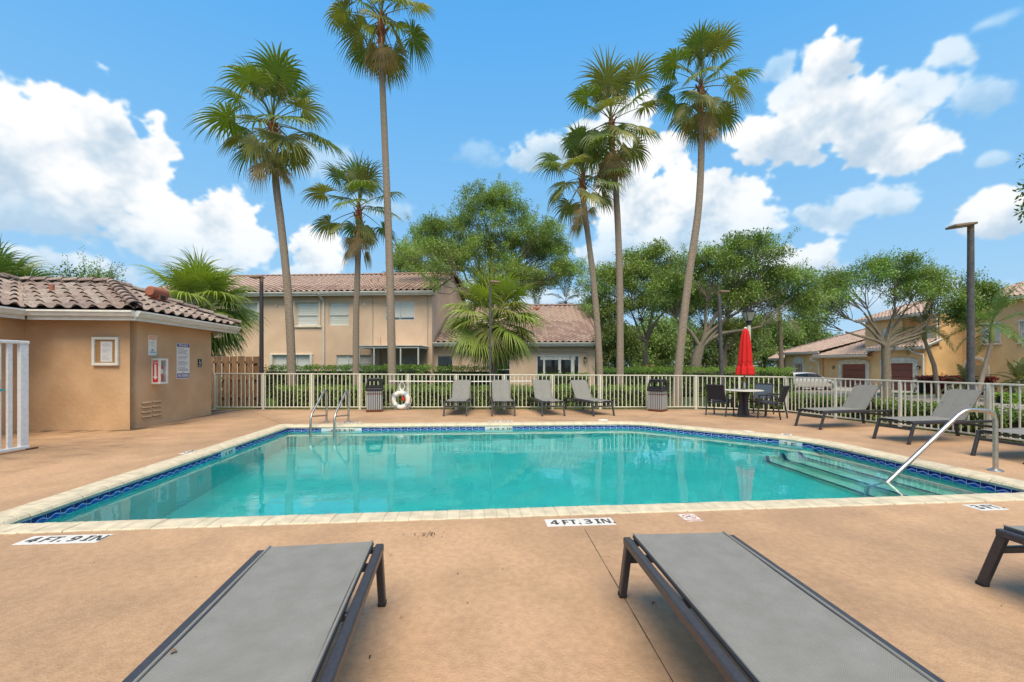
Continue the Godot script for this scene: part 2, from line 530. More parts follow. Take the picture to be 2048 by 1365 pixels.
func sky_color(d: Vector3) -> Color:
	var el := asin(clampf(d.y, -1, 1))
	var k := clampf(el / 0.75, 0.0, 1.0)
	var base := Color(0.77, 0.885, 0.965).lerp(Color(0.335, 0.66, 0.935), pow(k, 0.72))
	base = base.lerp(Color(0.22, 0.52, 0.86), smoothstep(0.75, 1.5, el))
	var best := -9.0
	var op := 0.0
	var lift := 0.0
	var wsum := 0.0
	for i in bl_c.size():
		if d.dot(bl_c[i]) < 0.75:
			continue
		var a := d.dot(bl_u[i]) / bl_r[i].x
		var b := d.dot(bl_v[i]) / bl_r[i].y
		var s := a * a + b * b
		if s > 5.0:
			continue
		var e := 1.0 - sqrt(s)
		var w := exp(4.0 * e)
		op += w * bl_r[i].z
		lift += w * b
		wsum += w
		best = maxf(best, e)
	if best < -0.9:
		return base
	op /= wsum
	lift /= wsum
	best = minf(best, log(wsum) * 0.25)
	var nb := n_big.get_noise_3d(d.x * 100.0, d.y * 130.0, d.z * 100.0)
	var nf := n_fine.get_noise_3d(d.x * 100.0, d.y * 120.0, d.z * 100.0)
	var soft := 0.19 + 0.55 * (1.0 - op)
	var dens := best + 0.70 * nb + 0.22 * nf + 0.02
	var al := smoothstep(-0.02, soft, dens) * lerpf(op, 1.0, 0.15)
	var puff := n_big.get_noise_3d(d.x * 70.0 + 9.0, d.y * 95.0 - lift * 2.0, d.z * 70.0)
	var sh := clampf(0.60 + 0.48 * lift + 0.75 * puff + 0.2 * nf, 0.0, 1.0)
	var cl := Color(0.735, 0.82, 0.895).lerp(Color(1, 1, 1), smoothstep(0.0, 0.85, sh))
	return base.lerp(cl, clampf(al, 0.0, 1.0))


func make_sky() -> Image:
	n_big.seed = 8
	n_big.frequency = 0.11
	n_big.fractal_octaves = 5
	n_big.fractal_gain = 0.52
	n_fine.seed = 19
	n_fine.frequency = 0.4
	n_fine.fractal_octaves = 4
	var all := CLOUDS.duplicate()
	rng.seed = 77
	for i in 46:   # the same kind of clouds all round
		var az := rnd(62, 298)
		var big := rnd(0.6, 1.5)
		for j in 4:
			all.append([az + rnd(-6, 6), rnd(9, 30), rnd(3, 6) * big, rnd(2, 4) * big, rnd(0.5, 1.0)])
	for e in all:
		var az := deg_to_rad(e[0])
		var el := deg_to_rad(e[1])
		bl_c.append(Vector3(sin(az) * cos(el), sin(el), -cos(az) * cos(el)))
		bl_u.append(Vector3(cos(az), 0, sin(az)))
		bl_v.append(Vector3(-sin(az) * sin(el), cos(el), cos(az) * sin(el)))
		bl_r.append(Vector3(deg_to_rad(e[2]), deg_to_rad(e[3]), e[4]))
	var H := SKY_W / 2
	var im := Image.create(SKY_W / 6, H / 6, false, Image.FORMAT_RGB8)
	sky_part(im, SKY_W / 6, 0, SKY_W / 6, 0, H / 6)
	im.resize(SKY_W, H, Image.INTERPOLATE_CUBIC)
	sky_part(im, SKY_W, SKY_W / 2 - SKY_W * 55 / 360, SKY_W / 2 + SKY_W * 55 / 360, H * 45 / 180, H / 2)
	var turned := Image.create(SKY_W, H, false, Image.FORMAT_RGB8)   # Godot's panoramas begin at -z
	turned.blit_rect(im, Rect2i(SKY_W / 2, 0, SKY_W / 2, H), Vector2i(0, 0))
	turned.blit_rect(im, Rect2i(0, 0, SKY_W / 2, H), Vector2i(SKY_W / 2, 0))
	return turned


func sky_part(im: Image, w: int, x0: int, x1: int, y0: int, y1: int) -> void:   # the middle of a panorama looks along -z
	var h := w / 2
	var cols := x1 - x0
	var buf := PackedByteArray()
	buf.resize(cols * (y1 - y0) * 3)
	var job := func(r: int) -> void:
		var y := y0 + r
		var el := PI * (0.5 - (y + 0.5) / h)
		for i in cols:
			var az := TAU * ((x0 + i + 0.5) / w - 0.5)
			var c := sky_color(Vector3(sin(az) * cos(el), maxf(sin(el), 0.0), -cos(az) * cos(el)).normalized())
			var at := (r * cols + i) * 3
			buf[at] = int(c.r * 255.0)
			buf[at + 1] = int(c.g * 255.0)
			buf[at + 2] = int(c.b * 255.0)
	for r in y1 - y0:
		job.call(r)
	var part := Image.create_from_data(cols, y1 - y0, false, Image.FORMAT_RGB8, buf)
	im.blit_rect(part, Rect2i(0, 0, cols, y1 - y0), Vector2i(x0, y0))


# ------------------------------------------------------------------ ground, deck, pool
func fall(x: float, z: float) -> float:   # the street to the right lies lower than the pool deck
	return -0.04 - 0.58 * smoothstep(9.4, 15.0, x) * smoothstep(30.0, -2.0, z)


const DECK := [-13, -8, -13, -15.2, -9.6, -14.1, 5.95, -14.15, 8.2, -13.0, 9.12, -8.2, 9.75, -3.0, 9.75, 3.2, -13, 3.2]


func star_hit(poly: PackedVector2Array, c: Vector2, dir: Vector2) -> Vector2:
	for i in poly.size():
		var h = Geometry2D.segment_intersects_segment(c, c + dir * 400.0, poly[i], poly[(i + 1) % poly.size()])
		if h != null:
			return h
	return c


func rounded(poly: PackedVector2Array, radii: Array, steps: int) -> PackedVector2Array:
	var out := PackedVector2Array()
	var m := poly.size()
	for i in m:
		var p := poly[i]
		var r: float = radii[i]
		if r <= 0.0:
			out.append(p)
			continue
		var a := (poly[(i + m - 1) % m] - p).normalized()
		var b := (poly[(i + 1) % m] - p).normalized()
		for k in steps + 1:
			var t := float(k) / steps
			var q0 := p + a * r * (1.0 - t)
			var q1 := p + b * r * t
			out.append(q0.lerp(q1, t))
	return out


func inset(poly: PackedVector2Array, by: float) -> PackedVector2Array:   # poly runs so that its inside lies to the left of each edge turned inward()
	var out := PackedVector2Array()
	var m := poly.size()
	for i in m:
		var e0 := (poly[i] - poly[(i + m - 1) % m]).normalized()
		var e1 := (poly[(i + 1) % m] - poly[i]).normalized()
		var n0 := inward(e0)
		var n1 := inward(e1)
		var b := (n0 + n1).normalized()
		out.append(poly[i] + b * (by / maxf(0.3, b.dot(n0))))
	return out


func inward(e: Vector2) -> Vector2:
	return Vector2(-e.y, e.x)


var pool_out: PackedVector2Array
var pool_in: PackedVector2Array


func build_ground() -> void:
	# pool outline on the deck: front, right, slanted, back and left edges (x, z), the inside to the right hand of the walk in plan
	var base := p2([-4.79, -3.58, 6.22, -4.63, 5.82, -8.45, 3.07, -10.97, -5.46, -10.38])
	base.reverse()
	pool_out = rounded(base, [0.0, 0.55, 0.75, 0.0, 0.0], 6)
	if (pool_out[0] + inward((pool_out[1] - pool_out[0]).normalized()) * 0.2).distance_to(Vector2(0, -7)) > pool_out[0].distance_to(Vector2(0, -7)):
		pool_out.reverse()
	pool_in = inset(pool_out, 0.262)
	var deck := p2(DECK)
	var c := Vector2(0.5, -7.2)
	# one ring of matching points for the hole of the deck and its outer edge
	var angles := []
	for p in pool_out:
		angles.append((p - c).angle())
	for p in deck:
		angles.append((p - c).angle())
	for k in 72:
		angles.append(-PI + TAU * k / 72.0 + 0.0013)
	angles.sort()
	var hole := []
	var rim := []
	for a in angles:
		var d := Vector2.from_angle(a)
		hole.append(star_hit(pool_out, c, d))
		rim.append(star_hit(deck, c, d))
	var mb := MB.new()
	var m := angles.size()
	for i in m:
		var j := (i + 1) % m
		for s in 4:
			var a0: Vector2 = hole[i].lerp(rim[i], s / 4.0)
			var a1: Vector2 = hole[j].lerp(rim[j], s / 4.0)
			var b0: Vector2 = hole[i].lerp(rim[i], (s + 1) / 4.0)
			var b1: Vector2 = hole[j].lerp(rim[j], (s + 1) / 4.0)
			mb.quad(Vector3(a0.x, 0, a0.y), Vector3(a1.x, 0, a1.y), Vector3(b1.x, 0, b1.y), Vector3(b0.x, 0, b0.y), Vector3.UP)
		var r0: Vector2 = rim[i]
		var r1: Vector2 = rim[j]
		mb.quad(Vector3(r0.x, 0, r0.y), Vector3(r1.x, 0, r1.y), Vector3(r1.x, -0.7, r1.y), Vector3(r0.x, -0.7, r0.y), Vector3(r0.x - c.x, 0, r0.y - c.y))
	var uv2 := PackedVector2Array()
	for q in mb.v:
		uv2.append(Vector2((q.x - DECK_X0) / DECK_W, (q.z - DECK_Z0) / DECK_D))
	var am := mb.mesh()
	var arr := am.surface_get_arrays(0)
	arr[Mesh.ARRAY_TEX_UV2] = uv2
	var deck_mesh := ArrayMesh.new()
	deck_mesh.add_surface_from_arrays(Mesh.PRIMITIVE_TRIANGLES, arr)
	var dk := setting("pool_deck", deck_mesh, M.deck_coating)
	for s in [[0.62, -3.75, 0.80, -0.2], [-7.8, -13.2, -5.33, -10.3], [-0.55, -14.0, -0.13, -10.8], [3.46, -11.45, 4.75, -13.9]]:
		var j := MB.new()
		var pts := 14
		for k in pts:
			var a := Vector2(s[0], s[1]).lerp(Vector2(s[2], s[3]), float(k) / pts)
			var b := Vector2(s[0], s[1]).lerp(Vector2(s[2], s[3]), float(k + 1) / pts)
			j.bar(Vector3(a.x, -0.001, a.y), Vector3(b.x, -0.001, b.y), 0.0045 + 0.0015 * sin(k * 2.7), 0.006)
		put("expansion_joint", j, M.dirt, dk)
	# open ground out to the horizon
	var gm := MB.new()
	var radii := [1.0, 1.08, 1.2, 1.35, 1.55, 1.8, 2.1, 2.5, 3.0, 3.8, 5.0, 8.0, 14.0, 30.0, 80.0]
	for i in m:
		var j := (i + 1) % m
		for s in radii.size() - 1:
			var q := []
			for e in [[i, s], [j, s], [j, s + 1], [i, s + 1]]:
				var p: Vector2 = c + (rim[e[0]] - c) * radii[e[1]]
				q.append(Vector3(p.x, fall(p.x, p.y), p.y))
			gm.quad(q[0], q[1], q[2], q[3], Vector3.UP)
	setting("lawn", gm, M.grass_ground)
	build_street()


func build_street() -> void:
	var s := MB.new()
	s.flat(p2([16.0, 6.0, 15.4, -12.0, 15.0, -26.0, 12.0, -38.0, 27.6, -38.0, 28.0, -31.5, 30.6, -31.0, 30.5, 6.0]), -0.612)
	setting("street", s, M.asphalt)
	var d := MB.new()
	d.flat(p2([23.0, -45.0, 31.4, -45.0, 31.2, -31.2, 27.0, -31.6]), -0.604)
	setting("driveway", d, M.concrete)
	for line in [[16.0, 6.0, 15.4, -12.0], [15.4, -12.0, 15.0, -26.0], [24.5, -27.4, 29.2, -28.6], [29.2, -28.6, 30.3, -20.0], [30.3, -20.0, 30.4, 6.0], [24.5, -27.4, 24.8, -30.2]]:
		var kb := MB.new()
		var a := Vector3(line[0], -0.56, line[1])
		var b := Vector3(line[2], -0.56, line[3])
		kb.bar(a, b, 0.18, 0.16, 0.03)
		setting("kerb", kb, M.concrete)
	var v := MB.new()
	v.flat(p2([24.6, -27.5, 29.1, -28.7, 30.3, -31.0, 24.9, -30.2]), -0.53)
	setting("verge", v, M.grass_ground)
	var v2 := MB.new()
	v2.flat(p2([30.4, 6.0, 30.4, -28.5, 31.0, -31.2, 40.0, -31.2, 40.0, 6.0]), -0.55)
	setting("verge", v2, M.grass_ground)
	var paint := MB.new()
	paint.flat(p2([25.2, -20.0, 25.3, -20.0, 25.3, -25.4, 25.2, -25.4]), -0.606)
	setting("painted_line", paint, M.sign_white)


func coping_brick(w: float) -> ArrayMesh:   # local: x across the joint, z from deck (0) towards the water, y up; its ends are worn round
	var mb := MB.new()
	var prof := [Vector2(0.0, -0.05), Vector2(0.0, 0.006), Vector2(0.010, 0.014), Vector2(0.19, 0.016), Vector2(0.238, 0.010), Vector2(0.270, -0.008), Vector2(0.286, -0.032), Vector2(0.276, -0.056), Vector2(0.25, -0.064)]
	var xs := [-w * 0.5, -w * 0.5 + 0.009, w * 0.5 - 0.009, w * 0.5]
	var pts := []
	for i in 4:
		var row := []
		for p in prof:
			var q: Vector2 = p
			if i == 0 or i == 3:
				q = q + (Vector2(0.15, -0.035) - q).normalized() * 0.0045
			row.append(Vector3(xs[i], q.y, q.x))
		pts.append(row)
	for i in 3:
		for j in prof.size() - 1:
			var a: Vector2 = prof[j]
			var b: Vector2 = prof[j + 1]
			mb.quad(pts[i][j], pts[i + 1][j], pts[i + 1][j + 1], pts[i][j + 1], Vector3(0, b.x - a.x, -(b.y - a.y)))
	return mb.mesh()


func build_pool() -> void:
	var m := pool_out.size()
	var cop := Node3D.new()
	cop.name = "pool_coping"
	add_child(cop)
	cop.set_meta("kind", "structure")
	var mo := MB.new()
	for i in m:
		var j := (i + 1) % m
		var a := pool_out[i]
		var b := pool_out[j]
		var ai := pool_in[i]
		var bi := pool_in[j]
		mo.quad(Vector3(a.x, -0.002, a.y), Vector3(b.x, -0.002, b.y), Vector3(bi.x, -0.004, bi.y), Vector3(ai.x, -0.004, ai.y), Vector3.UP)
		mo.quad(Vector3(ai.x, -0.004, ai.y), Vector3(bi.x, -0.004, bi.y), Vector3(bi.x, -0.06, bi.y), Vector3(ai.x, -0.06, ai.y), Vector3(ai.y - bi.y, 0, bi.x - ai.x) * -1.0)
	put("mortar_bed", mo, M.mortar, cop)
	var brick := coping_brick(0.1125)
	var stuff := MB.new()
	var singles := 0
	rng.seed = 3
	for i in m:
		var j := (i + 1) % m
		var a := pool_out[i]
		var b := pool_out[j]
		var e := (b - a).normalized()
		var inn := inward(e)
		var len := a.distance_to(b)
		var count := maxi(1, roundi(len / 0.114))
		var pitch := len / count
		for k in count:
			var p := a + e * (pitch * (k + 0.5)) + inn * rnd(-0.004, 0.004)
			var sx := pitch / 0.114 * rnd(0.99, 1.01)
			# a mitre where two straight runs meet
			var bas := Basis(Vector3(e.x, 0, e.y) * sx, Vector3(0, 1, 0), Vector3(inn.x, 0, inn.y))
			if bas.determinant() < 0.0:
				bas.x = -bas.x
			var at := Vector3(p.x, rnd(-0.0015, 0.0015), p.y)
			if singles < 298:
				put("coping_brick", brick, M["coping_%d" % rng.randi_range(0, 3)], cop, Transform3D(bas, at))
				singles += 1
			else:
				stuff.tf = Transform3D(bas, at)
				var arr := brick.surface_get_arrays(0)
				var vv: PackedVector3Array = arr[Mesh.ARRAY_VERTEX]
				var nv: PackedVector3Array = arr[Mesh.ARRAY_NORMAL]
				for q in range(0, vv.size(), 3):
					stuff.tri(vv[q], vv[q + 1], vv[q + 2], nv[q], nv[q + 1], nv[q + 2])
	if stuff.v.size():
		put("coping_brick_run", stuff, M.coping_0, cop).set_meta("kind", "stuff")
	# shell: band of tiles, plaster walls and floor
	var wall_poly := inset(pool_out, 0.27)
	var shell := MB.new()
	var depth := func(x: float) -> float: return lerpf(-2.1, -1.15, smoothstep(-4.5, 4.5, x))
	for i in m:
		var j := (i + 1) % m
		var a := wall_poly[i]
		var b := wall_poly[j]
		var e := (b - a).normalized()
		var inn := inward(e)
		var dz := 6
		for k in dz:
			var p := a.lerp(b, float(k) / dz)
			var q := a.lerp(b, float(k + 1) / dz)
			shell.quad(Vector3(p.x, -0.05, p.y), Vector3(q.x, -0.05, q.y), Vector3(q.x, depth.call(q.x), q.y), Vector3(p.x, depth.call(p.x), p.y), Vector3(inn.x, 0, inn.y))
	var xs := 16
	var cc := Vector2(0.5, -7.2)
	for i in m:
		var j := (i + 1) % m
		for k in xs:
			var p0 := cc.lerp(wall_poly[i], float(k) / xs)
			var p1 := cc.lerp(wall_poly[j], float(k) / xs)
			var r0 := cc.lerp(wall_poly[i], float(k + 1) / xs)
			var r1 := cc.lerp(wall_poly[j], float(k + 1) / xs)
			shell.quad(Vector3(p0.x, depth.call(p0.x), p0.y), Vector3(p1.x, depth.call(p1.x), p1.y), Vector3(r1.x, depth.call(r1.x), r1.y), Vector3(r0.x, depth.call(r0.x), r0.y), Vector3.UP)
	var sh := setting("pool_shell", shell, M.water_tint_plaster)
	var rg := MB.new()
	for k in 24:
		var a := TAU * k / 24.0
		var b := TAU * (k + 1) / 24.0
		rg.bar(Vector3(0, sin(a) * 0.12, cos(a) * 0.12), Vector3(0, sin(b) * 0.12, cos(b) * 0.12), 0.03, 0.02)
	put("light_ring", rg, M.stainless, sh, Transform3D(Basis(Vector3.UP, 0.098), Vector3(-4.91, -0.55, -7.5)))
	# waterline tiles, each a piece of its own
	var tile := MB.new()
	var h := 0.0715
	tile.box(Vector3(0, 0, 0.004), Vector3(h * 2, h * 2, 0.012), Basis(), 0.003)
	for i in tile.v.size():   # the print runs over the face
		tile.t[i] = Vector2(0.5 + tile.v[i].x / (2 * h), 0.5 - tile.v[i].y / (2 * h))
	var tile_mesh := tile.mesh()
	var grout := MB.new()
	var marks := [[Vector2(-3.95, -10.15), 0.36], [Vector2(-0.28, -10.38), 0.30], [Vector2(5.22, -8.35), 0.17], [Vector2(-4.95, -7.6), 0.17]]
	for i in m:
		var j := (i + 1) % m
		var a := wall_poly[i]
		var b := wall_poly[j]
		var e := (b - a).normalized()
		var inn := inward(e)
		var len := a.distance_to(b)
		if inn.y < -0.9:
			continue   # the near wall turns its face away
		grout.quad(Vector3(a.x + inn.x * 0.003, -0.052, a.y + inn.y * 0.003), Vector3(b.x + inn.x * 0.003, -0.052, b.y + inn.y * 0.003), Vector3(b.x + inn.x * 0.003, -0.215, b.y + inn.y * 0.003), Vector3(a.x + inn.x * 0.003, -0.215, a.y + inn.y * 0.003), Vector3(inn.x, 0, inn.y))
		var count := maxi(1, roundi(len / 0.152))
		for k in count:
			var p := a + e * (len / count * (k + 0.5))
			var skip := false
			for mk in marks:
				skip = skip or p.distance_to(mk[0]) < mk[1] + 0.03
			if skip:
				continue
			var x := Vector3(e.x, 0, e.y)
			var z := Vector3(inn.x, 0, inn.y)
			if x.cross(Vector3.UP).dot(z) < 0.0:
				x = -x
			put("waterline_tile", tile_mesh, M["tile_glaze_%d" % (k % 2)], sh, Transform3D(Basis(x * (len / count / 0.152), Vector3.UP, z), Vector3(p.x, -0.134, p.y)))
	put("grout", grout, M.grout, sh)
	# depth marks set in the tile band
	for mk in [[Vector2(-3.95, -10.15), 0.0, ["4", "FT", "9", "IN"], "white depth tile strip in the pool wall between the ladder rails"], [Vector2(-0.28, -10.38), 0.0, ["4", "FT", "3", "IN"], "white depth tile strip in the back pool wall below the loungers"], [Vector2(5.22, -8.35), 1.0, ["3", "FT"], "white depth tile pair in the slanted pool wall near the umbrella table"], [Vector2(-4.95, -7.6), 2.0, ["6", "FT"], "white depth tile pair in the pool wall beside the pool house"]]:
		var best := 9.0
		var at := Vector2()
		var ed := Vector2()
		for i in m:
			var q := Geometry2D.get_closest_point_to_segment(mk[0], wall_poly[i], wall_poly[(i + 1) % m])
			if q.distance_to(mk[0]) < best:
				best = q.distance_to(mk[0])
				at = q
				ed = (wall_poly[(i + 1) % m] - wall_poly[i]).normalized()
		var inn := inward(ed)
		var z := Vector3(inn.x, 0, inn.y)
		var x := Vector3.UP.cross(z)
		var t := thing("depth_marker", mk[3], "depth marker", Vector3(at.x, -0.134, at.y))
		t.transform.basis = Basis(x, Vector3.UP, z)
		var nn: int = mk[2].size()
		for k in nn:
			var px := (k - (nn - 1) * 0.5) * 0.152
			put("tile", tile_mesh, M.marker_white, t, Transform3D(Basis(), Vector3(px, 0, 0.002)))
			lettering(mk[2][k], 0.085, M.worn_ink, t, Transform3D(Basis(), Vector3(px, 0, 0.013)))
	# water
	var wp := inset(pool_out, 0.272)
	var wm := MB.new()
	for i in m:
		wm.face(Vector3(cc.x, -0.118, cc.y), Vector3(wp[i].x, -0.118, wp[i].y), Vector3(wp[(i + 1) % m].x, -0.118, wp[(i + 1) % m].y), Vector3.UP)
	setting("pool_water", wm, M.pool_water)
	# entry steps along the right wall, each with a navy edge
	var u := Vector2(0.995, -0.095)
	for s in 4:
		var off := 0.27 * (s + 1)
		var top: float = [-0.30, -0.52, -0.74, -0.96][s]
		var r0 := Vector2(5.92, -4.92)
		var r1 := Vector2(5.53, -8.3)
		var p := PackedVector2Array([r0 - u * off, r0.lerp(r1, 0.80 + 0.02 * s) - u * off, r0.lerp(r1, 0.94 + 0.015 * s) - u * (off - 0.28), r1, r0])
		var st := MB.new()
		st.flat(p, top)
		for k in 3:
			var a := p[k]
			var b := p[k + 1]
			st.quad(Vector3(a.x, top, a.y), Vector3(b.x, top, b.y), Vector3(b.x, top - 0.3, b.y), Vector3(a.x, top - 0.3, a.y), Vector3(-1, 0, -0.3))
		var o := setting("entry_step", st, M.shallow_tint_plaster)
		var ed := MB.new()
		for k in 2:
			ed.bar(Vector3(p[k].x, top + 0.002, p[k].y), Vector3(p[k + 1].x, top + 0.002, p[k + 1].y), 0.055, 0.012)
		put("edge_tile_strip", ed, M.navy_trim, o)


# ------------------------------------------------------------------ roofs
func tile_prof(t: float) -> float:
	return 0.068 * sin(PI * t / 0.62) if t < 0.62 else -0.014 * sin(PI * (t - 0.62) / 0.38)


func tile_into(mb: MB, w: float, L: float, seg: int, lo0 := -9.0, hi0 := 9.0, lo1 := -9.0, hi1 := 9.0, k := 1.0) -> bool:   # local x along the eave, y out of the roof, -z up the slope; lo/hi cut it at the lower and upper end
	var a0 := PackedVector3Array()
	var a1 := PackedVector3Array()
	var nn := PackedVector3Array()
	for i in seg + 1:
		var t := float(i) / seg
		var x := t * w
		var y := tile_prof(t) * k
		var dy := (tile_prof(t + 0.01) - tile_prof(t - 0.01)) * k / (0.02 * w)
		nn.append(Vector3(-dy, 1, 0).normalized())
		a0.append(Vector3(clampf(x, lo0, hi0), y + 0.044 * k, 0))
		a1.append(Vector3(clampf(x, lo1, hi1), y, -L))
	if minf(hi0, w) - maxf(lo0, 0.0) < 0.03 and minf(hi1, w) - maxf(lo1, 0.0) < 0.03:
		return false
	for i in seg:
		mb.tri(a0[i], a0[i + 1], a1[i + 1], nn[i], nn[i + 1], nn[i + 1], Vector2(0, 0), Vector2(1, 0), Vector2(1, 1))
		mb.tri(a0[i], a1[i + 1], a1[i], nn[i], nn[i + 1], nn[i], Vector2(0, 0), Vector2(1, 1), Vector2(0, 1))
		var d := Vector3(0, -0.014 * k, -0.002)
		mb.quad(a0[i], a0[i + 1], a0[i + 1] + d, a0[i] + d, Vector3(0, 0, 1))
	return true


func tile_slope(parent: Node, O: Vector3, U: Vector3, V: Vector3, Lu: float, Lv: float, cut: Array, singles: int, tone: String, pitch := 0.33, course := 0.345) -> void:
	# cut = [lo at eave, lo at top, hi at eave, hi at top], measured along the eave
	var N := U.cross(V).normalized()
	if N.y < 0.0:
		N = -N
	var bas := Basis(U, N, -V)
	var sgn := 1.0
	if bas.determinant() < 0.0:
		O += U * Lu
		U = -U
		bas = Basis(U, N, -V)
		cut = [Lu - cut[2], Lu - cut[3], Lu - cut[0], Lu - cut[1]]
	var under := MB.new()
	var top := O + V * Lv
	under.quad(O + U * cut[0] - N * 0.03, O + U * cut[2] - N * 0.03, top + U * cut[3] - N * 0.03, top + U * cut[1] - N * 0.03, N)
	put("roof_deck", under, M.underlay, parent)
	var rows := int(ceil(Lv / course))
	var cols := int(ceil(Lu / pitch))
	var full := MB.new()
	tile_into(full, pitch, course + 0.05, 8)
	var full_mesh := full.mesh()
	var field := MB.new()
	var made := 0
	for r in rows:
		var v0 := r * course
		var L := minf(course + 0.05, Lv - v0)
		if L < 0.05:
			continue
		for q in cols:
			var x0 := q * pitch
			var f0 := v0 / Lv
			var f1 := (v0 + L) / Lv
			var lo0: float = lerpf(cut[0], cut[1], f0) - x0
			var lo1: float = lerpf(cut[0], cut[1], f1) - x0
			var hi0: float = lerpf(cut[2], cut[3], f0) - x0
			var hi1: float = lerpf(cut[2], cut[3], f1) - x0
			if hi0 <= 0.02 and hi1 <= 0.02 or lo0 >= pitch - 0.02 and lo1 >= pitch - 0.02:
				continue
			var whole := lo0 <= 0.0 and lo1 <= 0.0 and hi0 >= pitch and hi1 >= pitch and L > course
			var at := O + U * x0 + V * v0 + N * rnd(0.0, 0.006)
			if made < singles:
				var shape = full_mesh
				if not whole:
					var c := MB.new()
					if not tile_into(c, pitch, L, 8, lo0, hi0, lo1, hi1) or c.v.is_empty():
						continue
					shape = c
				put("roof_tile", shape, M["%s_%d" % [tone, [0, 0, 1, 1, 2, 3][rng.randi_range(0, 5)]]], parent, Transform3D(bas.rotated(N, rnd(-0.006, 0.006)), at))
				made += 1
			else:
				var s := rnd(0.8, 1.2)
				field.tint = Color(s, s * rnd(0.93, 1.05), s * rnd(0.92, 1.06))
				field.tf = Transform3D(bas, at)
				tile_into(field, pitch, L, 6, lo0, hi0, lo1, hi1)
	if field.v.size():
		put("roof_tile_field", field, M.clay_field, parent).set_meta("kind", "stuff")


func ridge_run(parent: Node, a: Vector3, b: Vector3, single: bool, tone: String) -> void:   # lapped half-round caps from a up to b
	var d := (b - a).normalized()
	var x := d.cross(Vector3.UP).normalized()
	var y := x.cross(d)
	var one := MB.new()
	var L := 0.44
	for k in 7:
		var a0 := PI * k / 7.0
		var a1 := PI * (k + 1) / 7.0
		var d0 := Vector3(cos(a0), sin(a0) * 0.75, 0)
		var d1 := Vector3(cos(a1), sin(a1) * 0.75, 0)
		one.tri(d0 * 0.125 + Vector3(0, 0.03, 0), d1 * 0.125 + Vector3(0, 0.03, 0), d1 * 0.10 + Vector3(0, 0, -L), d0, d1, d1)
		one.tri(d0 * 0.125 + Vector3(0, 0.03, 0), d1 * 0.10 + Vector3(0, 0, -L), d0 * 0.10 + Vector3(0, 0, -L), d0, d1, d0)
		one.quad(d0 * 0.125 + Vector3(0, 0.03, 0), d1 * 0.125 + Vector3(0, 0.03, 0), d1 * 0.103 + Vector3(0, 0.025, 0), d0 * 0.103 + Vector3(0, 0.025, 0), Vector3(0, 0, 1))
	var mesh := one.mesh()
	var len := a.distance_to(b)
	var n := maxi(1, roundi(len / 0.39))
	var all := MB.new()
	for i in n:
		var tf := Transform3D(Basis(x, y, -d), a + d * (len * i / n) + Vector3(0, 0.03, 0))
		if single:
			put("ridge_tile", mesh, M["%s_%d" % [tone, rng.randi_range(0, 3)]], parent, tf)
		else:
			all.tf = tf
			for q in range(0, one.v.size(), 3):
				all.tri(one.v[q], one.v[q + 1], one.v[q + 2], one.n[q], one.n[q + 1], one.n[q + 2])
	if not single:
		put("ridge_cap", all, M["%s_1" % tone], parent).set_meta("kind", "stuff")


func gutter(parent: Node, a: Vector3, b: Vector3, out: Vector3, called := "gutter") -> void:   # a fascia with a K-shaped gutter hung before it; a and b at its top edge
	var d := (b - a).normalized()
	var up := Vector3.UP
	var mb := MB.new()
	var prof := [Vector2(0.0, 0.0), Vector2(0.105, 0.0), Vector2(0.11, -0.035), Vector2(0.085, -0.055), Vector2(0.06, -0.115), Vector2(0.045, -0.125), Vector2(0.0, -0.125)]
	for i in prof.size() - 1:
		var p: Vector2 = prof[i]
		var q: Vector2 = prof[i + 1]
		var e := q - p
		mb.quad(a + out * p.x + up * p.y, b + out * p.x + up * p.y, b + out * q.x + up * q.y, a + out * q.x + up * q.y, out * (-e.y) + up * e.x)
	for s in [a, b]:
		for i in range(1, prof.size() - 1):
			mb.face(s + out * prof[0].x + up * prof[0].y, s + out * prof[i].x + up * prof[i].y, s + out * prof[i + 1].x + up * prof[i + 1].y, (a - b) if s == a else (b - a))
	put(called, mb, M.white_trim, parent)
	var fb := MB.new()
	fb.bar(a - up * 0.10 - out * 0.014, b - up * 0.10 - out * 0.014, 0.025, 0.2)
	put("fascia", fb, M.white_trim, parent)


